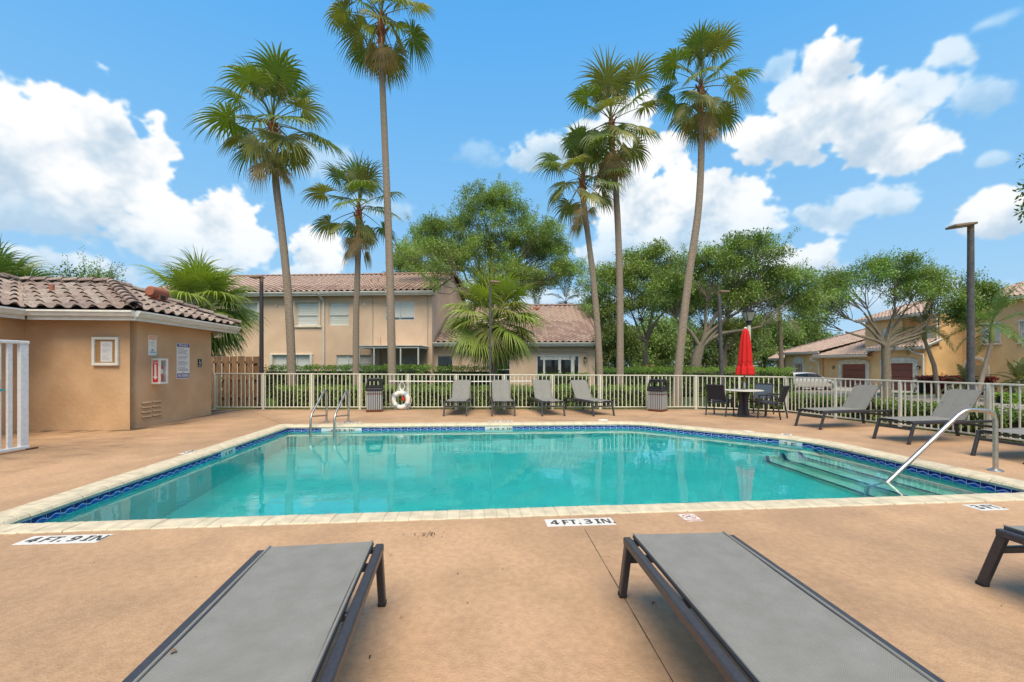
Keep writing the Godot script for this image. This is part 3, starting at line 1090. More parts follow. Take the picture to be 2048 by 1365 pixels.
# ------------------------------------------------------------------ walls and windows (local x along the wall, z out of it)
func wall_mesh(L0: float, L1: float, y0: float, y1: float, th: float, holes: Array, arches := []) -> MB:
	var mb := MB.new()
	var xs := [L0, L1]
	var ys := [y0, y1]
	for h in holes:
		xs.append_array([h[0], h[2]])
		ys.append_array([h[1], h[3]])
	xs.sort()
	ys.sort()
	for i in xs.size() - 1:
		for j in ys.size() - 1:
			if xs[i + 1] - xs[i] < 1e-4 or ys[j + 1] - ys[j] < 1e-4:
				continue
			var cx: float = (xs[i] + xs[i + 1]) * 0.5
			var cy: float = (ys[j] + ys[j + 1]) * 0.5
			var open := false
			for h in holes:
				open = open or cx > h[0] and cx < h[2] and cy > h[1] and cy < h[3]
			if open:
				continue
			for z in [0.0, -th]:
				mb.quad(Vector3(xs[i], ys[j], z), Vector3(xs[i + 1], ys[j], z), Vector3(xs[i + 1], ys[j + 1], z), Vector3(xs[i], ys[j + 1], z), Vector3(0, 0, 1.0 if z == 0.0 else -1.0))
	for h in holes:
		mb.quad(Vector3(h[0], h[1], 0), Vector3(h[0], h[3], 0), Vector3(h[0], h[3], -th), Vector3(h[0], h[1], -th), Vector3(1, 0, 0))
		mb.quad(Vector3(h[2], h[1], 0), Vector3(h[2], h[3], 0), Vector3(h[2], h[3], -th), Vector3(h[2], h[1], -th), Vector3(-1, 0, 0))
		mb.quad(Vector3(h[0], h[1], 0), Vector3(h[2], h[1], 0), Vector3(h[2], h[1], -th), Vector3(h[0], h[1], -th), Vector3(0, 1, 0))
		mb.quad(Vector3(h[0], h[3], 0), Vector3(h[2], h[3], 0), Vector3(h[2], h[3], -th), Vector3(h[0], h[3], -th), Vector3(0, -1, 0))
	mb.quad(Vector3(L0, y0, 0), Vector3(L0, y1, 0), Vector3(L0, y1, -th), Vector3(L0, y0, -th), Vector3(-1, 0, 0))
	mb.quad(Vector3(L1, y0, 0), Vector3(L1, y1, 0), Vector3(L1, y1, -th), Vector3(L1, y0, -th), Vector3(1, 0, 0))
	mb.quad(Vector3(L0, y1, 0), Vector3(L1, y1, 0), Vector3(L1, y1, -th), Vector3(L0, y1, -th), Vector3(0, 1, 0))
	return mb


func window(parent: Node, h: Array, style: String, tf := Transform3D(), blind := 1.0, called := "window") -> Node3D:
	# h = [x0, y0, x1, y1]; style: slide (one upright bar), slide3, sash (one cross bar), grid, plain
	var f := MB.new()
	var z := -0.07
	var b := 0.045
	var x0: float = h[0]
	var y0: float = h[1]
	var x1: float = h[2]
	var y1: float = h[3]
	f.bar(Vector3(x0, y0 + b / 2, z), Vector3(x1, y0 + b / 2, z), 0.06, b, 0.006)
	f.bar(Vector3(x0, y1 - b / 2, z), Vector3(x1, y1 - b / 2, z), 0.06, b, 0.006)
	for x in [x0 + b / 2, x1 - b / 2]:
		f.bar(Vector3(x, y0 + b, z), Vector3(x, y1 - b, z), b, 0.058, 0.006, Vector3(0, 0, 1))
	var bars := []
	var cross := []
	if style == "slide":
		bars = [0.5]
	elif style == "slide3":
		bars = [0.33, 0.62]
	elif style == "sash":
		cross = [0.45]
	elif style == "grid":
		bars = [0.33, 0.67]
		cross = [0.33, 0.67]
	for t in bars:
		var x := lerpf(x0, x1, t)
		f.bar(Vector3(x, y0 + b, z + 0.004), Vector3(x, y1 - b, z + 0.004), b * 0.9, 0.05, 0.006, Vector3(0, 0, 1))
	for t in cross:
		var y := lerpf(y0, y1, t)
		f.bar(Vector3(x0 + b, y, z + 0.002), Vector3(x1 - b, y, z + 0.002), 0.05, b * 0.8, 0.006)
	var w := put(called, f, M.white_trim, parent, tf)
	var p := MB.new()
	p.quad(Vector3(x0 + 0.01, y0 + 0.01, z - 0.01), Vector3(x1 - 0.01, y0 + 0.01, z - 0.01), Vector3(x1 - 0.01, y1 - 0.01, z - 0.01), Vector3(x0 + 0.01, y1 - 0.01, z - 0.01), Vector3(0, 0, 1))
	put("pane", p, M.window_glass, w)
	if blind > 0.0:
		var s := MB.new()
		var n := int((y1 - y0) * blind / 0.075)
		for k in n:
			var y := y1 - 0.04 - 0.075 * k
			s.bar(Vector3(x0 + 0.03, y, z - 0.035), Vector3(x1 - 0.03, y, z - 0.035), 0.006, 0.078, 0.0, Vector3(0, 1, -0.12 - 0.08 * sin(k * 9.1)))
		put("blind", s, M.blind, w)
	return w


# ------------------------------------------------------------------ buildings
func closed_back(parent: Node, m: Material, x0: float, x1: float, y0: float, y1: float, back: float) -> void:   # side and back walls, so that the rooms are dark
	var b := MB.new()
	b.quad(Vector3(x0, y0, back), Vector3(x1, y0, back), Vector3(x1, y1, back), Vector3(x0, y1, back), Vector3(0, 0, -1))
	put("back_wall", b, m, parent)


func pool_house() -> void:
	var t := thing("pool_house", "low tan stucco pool house with barrel tile roof and white gutters", "building", Vector3(-8.30, 0, -9.55), 4.74)
	var hw := 2.42
	var front := wall_mesh(-2.1, 0, 0, hw, 0.2, [])
	put("wall", front, M.stucco_tan, t)
	var lou := []
	for c in 2:
		for r in 4:
			lou.append([0.34 + c * 0.33, 0.20 + r * 0.105, 0.34 + c * 0.33 + 0.27, 0.20 + r * 0.105 + 0.062])
	var side := wall_mesh(0.003, 2.95, 0, hw, 0.2, lou)
	put("wall", side, M.stucco_tan, t, Transform3D(Basis(Vector3.UP, PI / 2), Vector3(0, 0, 0)))
	for i in lou.size():
		var h: Array = lou[i]
		var s := MB.new()
		s.bar(Vector3(0.002, h[1] + 0.045, -h[0]), Vector3(0.002, h[1] + 0.045, -h[2]), 0.012, 0.075, 0.003, Vector3(-0.7, 1, 0))
		put("vent_slat", s, M.stucco_tan, t)
	var back := MB.new()
	back.quad(Vector3(-0.25, 0.1, -0.2), Vector3(-0.25, 0.1, -1.4), Vector3(-0.25, 1.0, -1.4), Vector3(-0.25, 1.0, -0.2), Vector3(1, 0, 0))
	put("vent_back", back, M.hollow_shade, t)  # dark sheet painted as the shade behind the slats
	put("wall", wall_mesh(-9, 0, 0, hw, 0.2, []), M.stucco_tan, t, Transform3D(Basis(Vector3.UP, PI / 2), Vector3(-2.1, 0, 0)))
	var rear := MB.new()
	rear.quad(Vector3(0, 0, -2.95), Vector3(-5.3, 0, -2.95), Vector3(-5.3, hw, -2.95), Vector3(0, hw, -2.95), Vector3(0, 0, -1))
	put("wall", rear, M.stucco_tan, t)
	# soffit under the eaves
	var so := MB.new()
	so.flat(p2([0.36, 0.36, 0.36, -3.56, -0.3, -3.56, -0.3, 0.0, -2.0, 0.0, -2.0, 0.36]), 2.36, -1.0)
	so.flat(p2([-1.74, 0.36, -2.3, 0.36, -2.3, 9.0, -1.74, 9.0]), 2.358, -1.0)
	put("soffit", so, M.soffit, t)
	var ey := 2.56
	gutter(t, Vector3(-1.70, ey - 0.02, 0.38), Vector3(0.38, ey - 0.02, 0.38), Vector3(0, 0, 1))
	gutter(t, Vector3(0.38, ey - 0.02, 0.38), Vector3(0.38, ey - 0.02, -3.6), Vector3(1, 0, 0))
	gutter(t, Vector3(-1.72, ey - 0.02, 0.40), Vector3(-1.72, ey - 0.02, 9.0), Vector3(1, 0, 0))
	# hip roof over the block, with a wing whose slope meets it in a valley
	var rise := 0.86
	var run := 2.0
	var Lv := sqrt(run * run + rise * rise)
	var vf := Vector3(0, rise, -run).normalized()
	var vs := Vector3(-run, rise, 0).normalized()
	rng.seed = 21
	# front slope: from the valley foot (-1.7) to the hip corner (.4); the top runs from -3.7 to -1.6
	tile_slope(t, Vector3(-3.8, ey, 0.4), Vector3(1, 0, 0), vf, 4.2, Lv, [2.1, 0.1, 4.2, 2.2], 300, "clay")
	# end slope to the right: triangle
	tile_slope(t, Vector3(0.4, ey, 0.4), Vector3(0, 0, -1), vs, 4.0, Lv, [0.0, 2.0, 4.0, 2.0], 300, "clay")
	# wing slope facing the pool
	tile_slope(t, Vector3(-1.7, ey, 9.0), Vector3(0, 0, -1), vs, 10.7, Lv, [0.0, 0.0, 8.6, 10.6], 300, "clay")
	# back slope, seen from nowhere near but closing the roof
	tile_slope(t, Vector3(0.4, ey, -3.6), Vector3(-1, 0, 0), Vector3(0, rise, run).normalized(), 6.0, Lv, [0.0, 2.0, 6.0, 6.0], 0, "clay")
	var peak := Vector3(-1.6, ey + rise + 0.03, -1.6)
	ridge_run(t, Vector3(0.42, ey + 0.04, 0.42), peak, true, "clay")
	ridge_run(t, Vector3(0.42, ey + 0.04, -3.62), peak, true, "clay")
	ridge_run(t, peak, Vector3(-3.75, peak.y, -1.6), true, "clay")
	ridge_run(t, Vector3(-3.72, peak.y, 6.5), Vector3(-3.72, peak.y, -1.6), true, "clay")
	# plumbing pipe and a hooded vent on the roof
	var pipe := MB.new()
	pipe.lathe([Vector2(0.045, -0.1), Vector2(0.045, 0.17), Vector2(0.036, 0.17), Vector2(0.036, 0.0)], 12)
	put("vent_pipe", pipe, M.terracotta, t, Transform3D(Basis(), Vector3(-2.2, ey + 0.52, -0.72)))
	var hood := MB.new()
	hood.box(Vector3(0, 0.06, 0), Vector3(0.26, 0.16, 0.26), Basis(), 0.01)
	hood.tube(PackedVector3Array([Vector3(0, 0.17, -0.28), Vector3(0, 0.17, -0.24), Vector3(0, 0.17, 0.24), Vector3(0, 0.17, 0.28)]), PackedFloat32Array([0.1, 0.14, 0.14, 0.1]), 12)
	var hv := put("roof_vent", hood, M.terracotta, t, Transform3D(Basis(), Vector3(-0.62, ey + 0.52, -1.75)))
	var mouth := MB.new()
	mouth.box(Vector3(0.131, 0.05, 0.0), Vector3(0.012, 0.10, 0.17))
	put("painted_opening", mouth, M.hollow_shade, hv)  # dark block painted as the shade in the hood's mouth
	# flood lamp under the far eave
	var fl := thing("flood_lamp", "small twin flood lamp under the far eave of the pool house", "lamp")
	fl.transform = t.transform * Transform3D(Basis(), Vector3(0.05, 2.25, -3.05))
	var base := MB.new()
	base.box(Vector3(0, 0.03, 0), Vector3(0.1, 0.05, 0.1), Basis(), 0.01)
	put("mount", base, M.cream_trim, fl)
	for s in [-1.0, 1.0]:
		var hd := MB.new()
		hd.tf = Transform3D(Basis(Vector3(0, 0, 1), -1.1).rotated(Vector3.UP, 0.5 * s), Vector3(0.08, -0.02, 0.08 * s))
		hd.lathe([Vector2(0.0, -0.07), Vector2(0.03, -0.07), Vector2(0.055, 0.06), Vector2(0.05, 0.06), Vector2(0.0, 0.03)], 12)
		put("lamp_head", hd, M.cream_trim, fl)
	pool_house_signs(t)


func pool_house_signs(t: Node3D) -> void:
	var on_side := t.transform * Transform3D(Basis(Vector3.UP, PI / 2), Vector3(0.0, 0, 0))   # local x runs away along the side wall, z out
	var on_front := t.transform
	# notice case on the front wall
	var nc := thing("notice_case", "white framed notice case with a paper sheet on the pool house wall", "notice case")
	nc.transform = on_front * Transform3D(Basis(), Vector3(-0.47, 1.70, 0.0))
	var fr := MB.new()
	for e in [[-0.235, 0.0, 0.055, 0.62], [0.235, 0.0, 0.055, 0.62]]:
		fr.box(Vector3(e[0], e[1], 0.03), Vector3(e[2], e[3], 0.065), Basis(), 0.008)
	for e in [[0.0, 0.28, 0.415, 0.06], [0.0, -0.28, 0.415, 0.06]]:
		fr.box(Vector3(e[0], e[1], 0.03), Vector3(e[2], e[3], 0.063), Basis(), 0.008)
	put("frame", fr, M.white_trim, nc)
	var bk := MB.new()
	bk.box(Vector3(0, 0, 0.012), Vector3(0.42, 0.5, 0.012))
	put("cork_board", bk, M.cork, nc)
	var pp := MB.new()
	pp.box(Vector3(0.01, -0.005, 0.02), Vector3(0.235, 0.44, 0.003))
	var sheet := put("paper_sheet", pp, M.paper, nc)
	var ln := MB.new()
	for k in 15:
		if k in [4, 9]:
			continue
		var w := 0.07 + 0.1 * absf(sin(k * 2.3))
		ln.box(Vector3(0.01 - (0.085 - w * 0.5) * (1.0 if k > 4 else 0.0), 0.17 - 0.025 * k, 0.0222), Vector3(w, 0.005, 0.001))
	put("print", ln, M.sign_grey, sheet)
	var gp := MB.new()
	gp.quad(Vector3(-0.21, -0.26, 0.045), Vector3(0.21, -0.26, 0.045), Vector3(0.21, 0.26, 0.045), Vector3(-0.21, 0.26, 0.045), Vector3(0, 0, 1))
	put("pane", gp, M.window_glass, nc)
	# no diving sign
	var nd := thing("warning_sign", "small white no diving sign with orange header above the extinguisher cabinet", "sign")
	nd.transform = on_side * Transform3D(Basis(), Vector3(0.66, 1.86, 0.006))
	var bd := MB.new()
	bd.prism(rounded(p2([-0.13, -0.23, 0.13, -0.23, 0.13, 0.23, -0.13, 0.23]), [0.02, 0.02, 0.02, 0.02], 4), -0.003, 0.003)
	put("panel", bd, M.sign_white, nd)
	var hb := MB.new()
	hb.box(Vector3(0, 0.175, 0.004), Vector3(0.23, 0.075, 0.002))
	put("header", hb, M.sign_orange, nd)
	lettering("ATTENTION", 0.04, M.sign_white, nd, Transform3D(Basis(), Vector3(0, 0.175, 0.0065)), "lettering", 0.85)
	var ci := MB.new()
	ring_into(ci, Vector3(0, 0.05, 0.0045), 0.055, 0.047)
	ci.bar(Vector3(-0.03, 0.025, 0.0045), Vector3(0.035, 0.08, 0.0045), 0.008, 0.002, 0.0, Vector3(0, 0, 1))
	ci.box(Vector3(0, -0.03, 0.0045), Vector3(0.10, 0.005, 0.002))
	put("symbol", ci, M.sign_grey, nd)
	lettering("NO", 0.035, M.sign_navy, nd, Transform3D(Basis(), Vector3(0, -0.105, 0.0045)))
	lettering("DIVING", 0.038, M.sign_sky, nd, Transform3D(Basis(), Vector3(0, -0.16, 0.0045)))
	# fire extinguisher cabinet
	var fc := thing("extinguisher_cabinet", "white cabinet with red extinguisher behind its pane and arrow label", "cabinet")
	fc.transform = on_side * Transform3D(Basis(), Vector3(0.76, 1.26, 0.0))
	var cb := MB.new()
	for e in [[-0.12, 0.0, 0.04, 0.60], [0.11, 0.0, 0.06, 0.60]]:
		cb.box(Vector3(e[0], e[1], 0.10), Vector3(e[2], e[3], 0.2), Basis(), 0.008)
	for e in [[-0.01, 0.275, 0.18, 0.05], [-0.01, -0.275, 0.18, 0.05]]:
		cb.box(Vector3(e[0], e[1], 0.10), Vector3(e[2], e[3], 0.198), Basis(), 0.006)
	cb.box(Vector3(-0.01, 0, 0.006), Vector3(0.18, 0.5, 0.012))
	put("case", cb, M.white_trim, fc)
	var lb := MB.new()
	lb.box(Vector3(-0.1415, 0.0, 0.10), Vector3(0.003, 0.50, 0.11))
	var lab := put("label", lb, M.signal_red, fc)
	lettering("FIRE", 0.035, M.sign_white, lab, Transform3D(Basis(Vector3.UP, -PI / 2), Vector3(-0.144, 0.20, 0.10)))
	var ar := MB.new()
	ar.box(Vector3(-0.1435, 0.02, 0.10), Vector3(0.002, 0.28, 0.045))
	ar.tf = Transform3D(Basis(Vector3.UP, -PI / 2), Vector3(-0.1435, 0, 0.10))
	ar.prism(p2([-0.05, -0.12, 0.05, -0.12, 0.0, -0.2]), -0.001, 0.001)
	put("arrow", ar, M.sign_white, lab)
	var ex := MB.new()
	ex.lathe([Vector2(0.0, -0.24), Vector2(0.06, -0.24), Vector2(0.068, -0.22), Vector2(0.068, 0.08), Vector2(0.05, 0.13), Vector2(0.02, 0.15), Vector2(0.02, 0.19), Vector2(0.0, 0.19)], 16, Vector3(-0.01, 0, 0.1))
	var ext := put("extinguisher", ex, M.signal_red, fc)
	var eb := MB.new()
	eb.lathe([Vector2(0.0692, -0.06), Vector2(0.0692, 0.05)], 16, Vector3(-0.01, 0, 0.1))
	put("label_band", eb, M.sign_white, ext)
	var pn := MB.new()
	pn.quad(Vector3(-0.1, -0.25, 0.185), Vector3(0.08, -0.25, 0.185), Vector3(0.08, 0.25, 0.185), Vector3(-0.1, 0.25, 0.185), Vector3(0, 0, 1))
	put("pane", pn, M.window_glass, fc)
	# pool rules
	var pr := thing("rules_sign", "tall white pool rules sign with navy bands at top and foot", "sign")
	pr.transform = on_side * Transform3D(Basis(), Vector3(1.74, 1.51, 0.006))
	var pb := MB.new()
	pb.box(Vector3.ZERO, Vector3(0.50, 0.90, 0.006), Basis(), 0.002)
	put("panel", pb, M.sign_white, pr)
	for s in [[0.395, 0.085, "POOL RULES"], [-0.375, 0.115, "NO DIVING"]]:
		var b := MB.new()
		b.box(Vector3(0, s[0], 0.004), Vector3(0.47, s[1], 0.002))
		put("band", b, M.sign_navy, pr)
		lettering(s[2], s[1] * 0.62, M.sign_white, pr, Transform3D(Basis(), Vector3(0, s[0], 0.0065)), "lettering", 0.83 if s[0] > 0 else 0.78)
	var ls := MB.new()
	for k in 17:
		if k in [5, 9, 14]:
			continue
		var w := 0.24 + 0.16 * absf(sin(k * 1.9))
		ls.box(Vector3(-0.21 + w * 0.5, 0.31 - 0.032 * k, 0.004), Vector3(w, 0.013, 0.002))
	ls.box(Vector3(0, -0.235, 0.004), Vector3(0.40, 0.024, 0.002))
	ls.box(Vector3(0, -0.285, 0.004), Vector3(0.09, 0.02, 0.002))
	put("print", ls, M.sign_grey, pr)
	# accessible restroom plate
	var ad := thing("restroom_plate", "small black plate with white wheelchair symbol near the wall end", "sign")
	ad.transform = on_side * Transform3D(Basis(), Vector3(2.42, 1.46, 0.004))
	var ab := MB.new()
	ab.box(Vector3.ZERO, Vector3(0.17, 0.22, 0.006), Basis(), 0.002)
	put("panel", ab, M.sign_ink, ad)
	var sy := MB.new()
	ring_into(sy, Vector3(0.0, 0.0, 0.004), 0.036, 0.026, 0.35, 5.4)
	ring_into(sy, Vector3(-0.012, 0.075, 0.004), 0.014, 0.0)
	sy.bar(Vector3(-0.012, 0.06, 0.004), Vector3(-0.006, 0.012, 0.004), 0.012, 0.002, 0.0, Vector3(0, 0, 1))
	sy.bar(Vector3(-0.006, 0.014, 0.004), Vector3(0.026, 0.014, 0.004), 0.011, 0.002, 0.0, Vector3(0, 0, 1))
	sy.bar(Vector3(0.026, 0.016, 0.004), Vector3(0.042, -0.026, 0.004), 0.011, 0.002, 0.0, Vector3(0, 0, 1))
	sy.box(Vector3(0, -0.078, 0.004), Vector3(0.11, 0.014, 0.002))
	put("symbol", sy, M.sign_white, ad)


func ring_into(mb: MB, c: Vector3, r1: float, r0: float, from := 0.0, to := TAU) -> void:
	var n := 28
	for k in n:
		var a := lerpf(from, to, float(k) / n)
		var b := lerpf(from, to, float(k + 1) / n)
		var p := Vector3(cos(a), sin(a), 0)
		var q := Vector3(cos(b), sin(b), 0)
		mb.quad(c + p * r0, c + p * r1, c + q * r1, c + q * r0 if r0 > 0.0 else c + q * r1 * 0.5, Vector3(0, 0, 1))
		if r0 <= 0.0:
			mb.face(c, c + p * r1, c + q * r1, Vector3(0, 0, 1))


func shutter_pair(t: Node, h: Array) -> void:
	for s in [0, 1]:
		var mb := MB.new()
		var x: float = h[0] - 0.09 if s == 0 else h[2] + 0.09
		for k in 3:
			mb.box(Vector3(x + (k - 1) * 0.05, (h[1] + h[3]) * 0.5, 0.05 + 0.012 * (k % 2)), Vector3(0.046, h[3] - h[1] + 0.1, 0.08), Basis(), 0.008)
		put("folded_shutter", mb, M.white_trim, t)
	var tr := MB.new()
	tr.box(Vector3((h[0] + h[2]) * 0.5, h[3] + 0.06, 0.045), Vector3(h[2] - h[0] + 0.36, 0.07, 0.09), Basis(), 0.01)
	put("shutter_track", tr, M.white_trim, t)


func town_house() -> void:
	var t := thing("town_house", "two storey tan stucco house with rose tile roof behind the palms", "building", Vector3(-4.42, -0.05, -24.3), -3.6)
	var W := [[-11.3, 3.95, -10.0, 4.95, "slide"], [-7.75, 3.68, -6.5, 4.98, "sash"], [-5.88, 3.68, -4.72, 4.98, "sash"], [-2.65, 3.95, -0.98, 5.02, "slide"], [-9.1, 0.1, -6.95, 2.0, "slide3"], [-5.45, 0.9, -3.42, 2.02, "slide3"], [-2.05, 0.1, -0.75, 2.0, "slide"], [-13.4, 0.1, -12.0, 2.05, "plain"], [-14.6, 3.95, -13.2, 4.95, "slide"]]
	put("wall", wall_mesh(-17, 0, 0, 5.5, 0.2, W), M.stucco_house, t)
	for i in W.size():
		window(t, W[i], W[i][4], Transform3D(), [0.9, 1.0, 1.0, 0.9, 1.0, 0.95, 0.5, 0.8, 0.9][i])  # third window's full blind stands in for a pale reflection in its glass
	for i in [0, 4, 8]:
		shutter_pair(t, W[i])
	var fr := MB.new()
	for e in [[-7.87, 4.33], [-6.38, 4.33]]:
		fr.box(Vector3(e[0], e[1], 0.03), Vector3(0.09, 1.5, 0.07), Basis(), 0.01)
	fr.box(Vector3(-7.12, 5.03, 0.03), Vector3(1.4, 0.08, 0.068), Basis(), 0.01)
	fr.box(Vector3(-7.12, 3.61, 0.04), Vector3(1.68, 0.08, 0.09), Basis(), 0.01)
	put("window_surround", fr, M.cream_trim, t)
	# gable end wall to the right, up to the ridge
	var g2 := MB.new()
	g2.prism(p2([0.004, 0, 12.2, 0, 12.2, 5.4, 6.1, 7.55, 0.004, 5.4]), -0.2, 0.0)
	put("gable_wall", g2, M.stucco_house, t, Transform3D(Basis(Vector3.UP, PI / 2), Vector3(0.003, 0, 0)))
	var g3 := MB.new()
	g3.prism(p2([0.004, 0, 12.2, 0, 12.2, 5.4, 6.1, 7.55, 0.004, 5.4]), -0.2, 0.0)
	put("gable_wall", g3, M.stucco_house, t, Transform3D(Basis(Vector3.UP, PI / 2), Vector3(-16.8, 0, 0)))
	closed_back(t, M.stucco_house, -17, 0, 0, 5.4, -12.2)
	# roof
	var ey := 5.50
	var top := Vector3(0, 7.72, -6.1)
	var V := (top - Vector3(0, ey, 0.5)).normalized()
	var Lv := (top - Vector3(0, ey, 0.5)).length()
	rng.seed = 31
	tile_slope(t, Vector3(-17.2, ey, 0.5), Vector3(1, 0, 0), V, 17.4, Lv, [0.0, 0.0, 17.4, 17.4], 300, "rose_clay")
	tile_slope(t, Vector3(0.2, ey, -12.7), Vector3(-1, 0, 0), Vector3(V.x, V.y, -V.z), 17.4, Lv, [0.0, 0.0, 17.4, 17.4], 0, "rose_clay")
	ridge_run(t, Vector3(-17.2, 7.76, -6.1), Vector3(0.2, 7.76, -6.1), false, "rose_clay")
	gutter(t, Vector3(-17.2, ey - 0.01, 0.46), Vector3(0.18, ey - 0.01, 0.46), Vector3(0, 0, 1))
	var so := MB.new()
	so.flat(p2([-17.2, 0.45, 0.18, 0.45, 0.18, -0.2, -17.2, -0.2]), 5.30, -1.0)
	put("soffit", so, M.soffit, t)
	for x in [-4.6, -1.2]:
		var v := MB.new()
		v.box(Vector3(x, 7.52, -5.35), Vector3(0.34, 0.14, 0.28), Basis(), 0.03)
		put("roof_vent", v, M.terracotta, t)
	for x in [-4.05, -4.5]:
		var v := MB.new()
		v.lathe([Vector2(0.04, 0), Vector2(0.04, 0.45), Vector2(0.0, 0.45)], 8, Vector3(x, 6.35, -2.7))
		put("vent_pipe", v, M.terracotta, t)
	# downpipe with its elbow
	var dp := MB.new()
	dp.tube(pv([-6.18, 5.42, 0.5, -6.18, 5.3, 0.5, -6.16, 5.1, 0.1, -6.14, 4.95, 0.07, -6.14, 0.1, 0.07]), PackedFloat32Array([0.055, 0.055, 0.055, 0.055, 0.055]), 10)
	put("downpipe", dp, M.white_trim, t)
	for x in [-9.75, -2.95]:
		var ch := MB.new()
		ch.tube(pv([x, 0, 0.05, x, 2.85, 0.05, x, 3.0, 0.01]), PackedFloat32Array([0.06, 0.06, 0.04]), 8)
		put("wall_pipe", ch, M.stucco_house, t)
	for x in [-8.9, -3.8]:
		var ch := MB.new()
		ch.box(Vector3(x, 4.85, 0.03), Vector3(0.1, 0.2, 0.06), Basis(), 0.015)
		put("wall_vent", ch, M.cream_trim, t)
	for x in [-3.35, -0.25]:
		var cb := MB.new()
		cb.tube(pv([x, 5.3, 0.02, x + 0.02, 4.2, 0.03, x + 0.01, 2.6, 0.02, x + 0.03, 1.0, 0.025]), PackedFloat32Array([0.013, 0.013, 0.013, 0.013]), 5)
		put("wall_cable", cb, M.sign_grey, t)
	var mt := MB.new()
	mt.box(Vector3(-0.5, 1.35, 0.07), Vector3(0.2, 0.3, 0.14), Basis(), 0.01)
	put("meter_box", mt, M.cream_trim, t)
	# screened porch before the door
	var fm := MB.new()
	var P := [-3.38, -2.6, -1.2, -0.28]
	for x in P:
		fm.box(Vector3(x, 1.2, 1.75), Vector3(0.07, 2.36, 0.07), Basis(), 0.006)
	for y in [0.9, 2.36]:
		fm.bar(Vector3(-3.42, y, 1.752), Vector3(-0.24, y, 1.752), 0.062, 0.07, 0.006)
	for x in [-3.38, -0.28]:
		fm.bar(Vector3(x + 0.002, 2.37, 0.0), Vector3(x + 0.002, 2.37, 1.71), 0.062, 0.08, 0.006)
	put("porch_frame", fm, M.white_trim, t)
	var sr := MB.new()
	sr.quad(Vector3(-3.34, 0.1, 1.75), Vector3(-0.3, 0.1, 1.75), Vector3(-0.3, 2.34, 1.75), Vector3(-3.34, 2.34, 1.75), Vector3(0, 0, 1))
	sr.quad(Vector3(-0.28, 0.1, 0.02), Vector3(-0.28, 0.1, 1.72), Vector3(-0.28, 2.34, 1.72), Vector3(-0.28, 2.34, 0.02), Vector3(1, 0, 0))
	put("porch_screen", sr, M.insect_screen, t)
	var rf := MB.new()
	rf.box(Vector3(-1.83, 2.46, 0.92), Vector3(3.3, 0.05, 1.82), Basis(), 0.01)
	put("porch_roof", rf, M.white_trim, t)
	# wall lamps by the far door
	for x in [-11.75, -10.9]:
		var w := MB.new()
		w.box(Vector3(x, 1.85, 0.09), Vector3(0.12, 0.2, 0.14), Basis(), 0.03)
		put("wall_lamp", w, M.black_plastic, t)


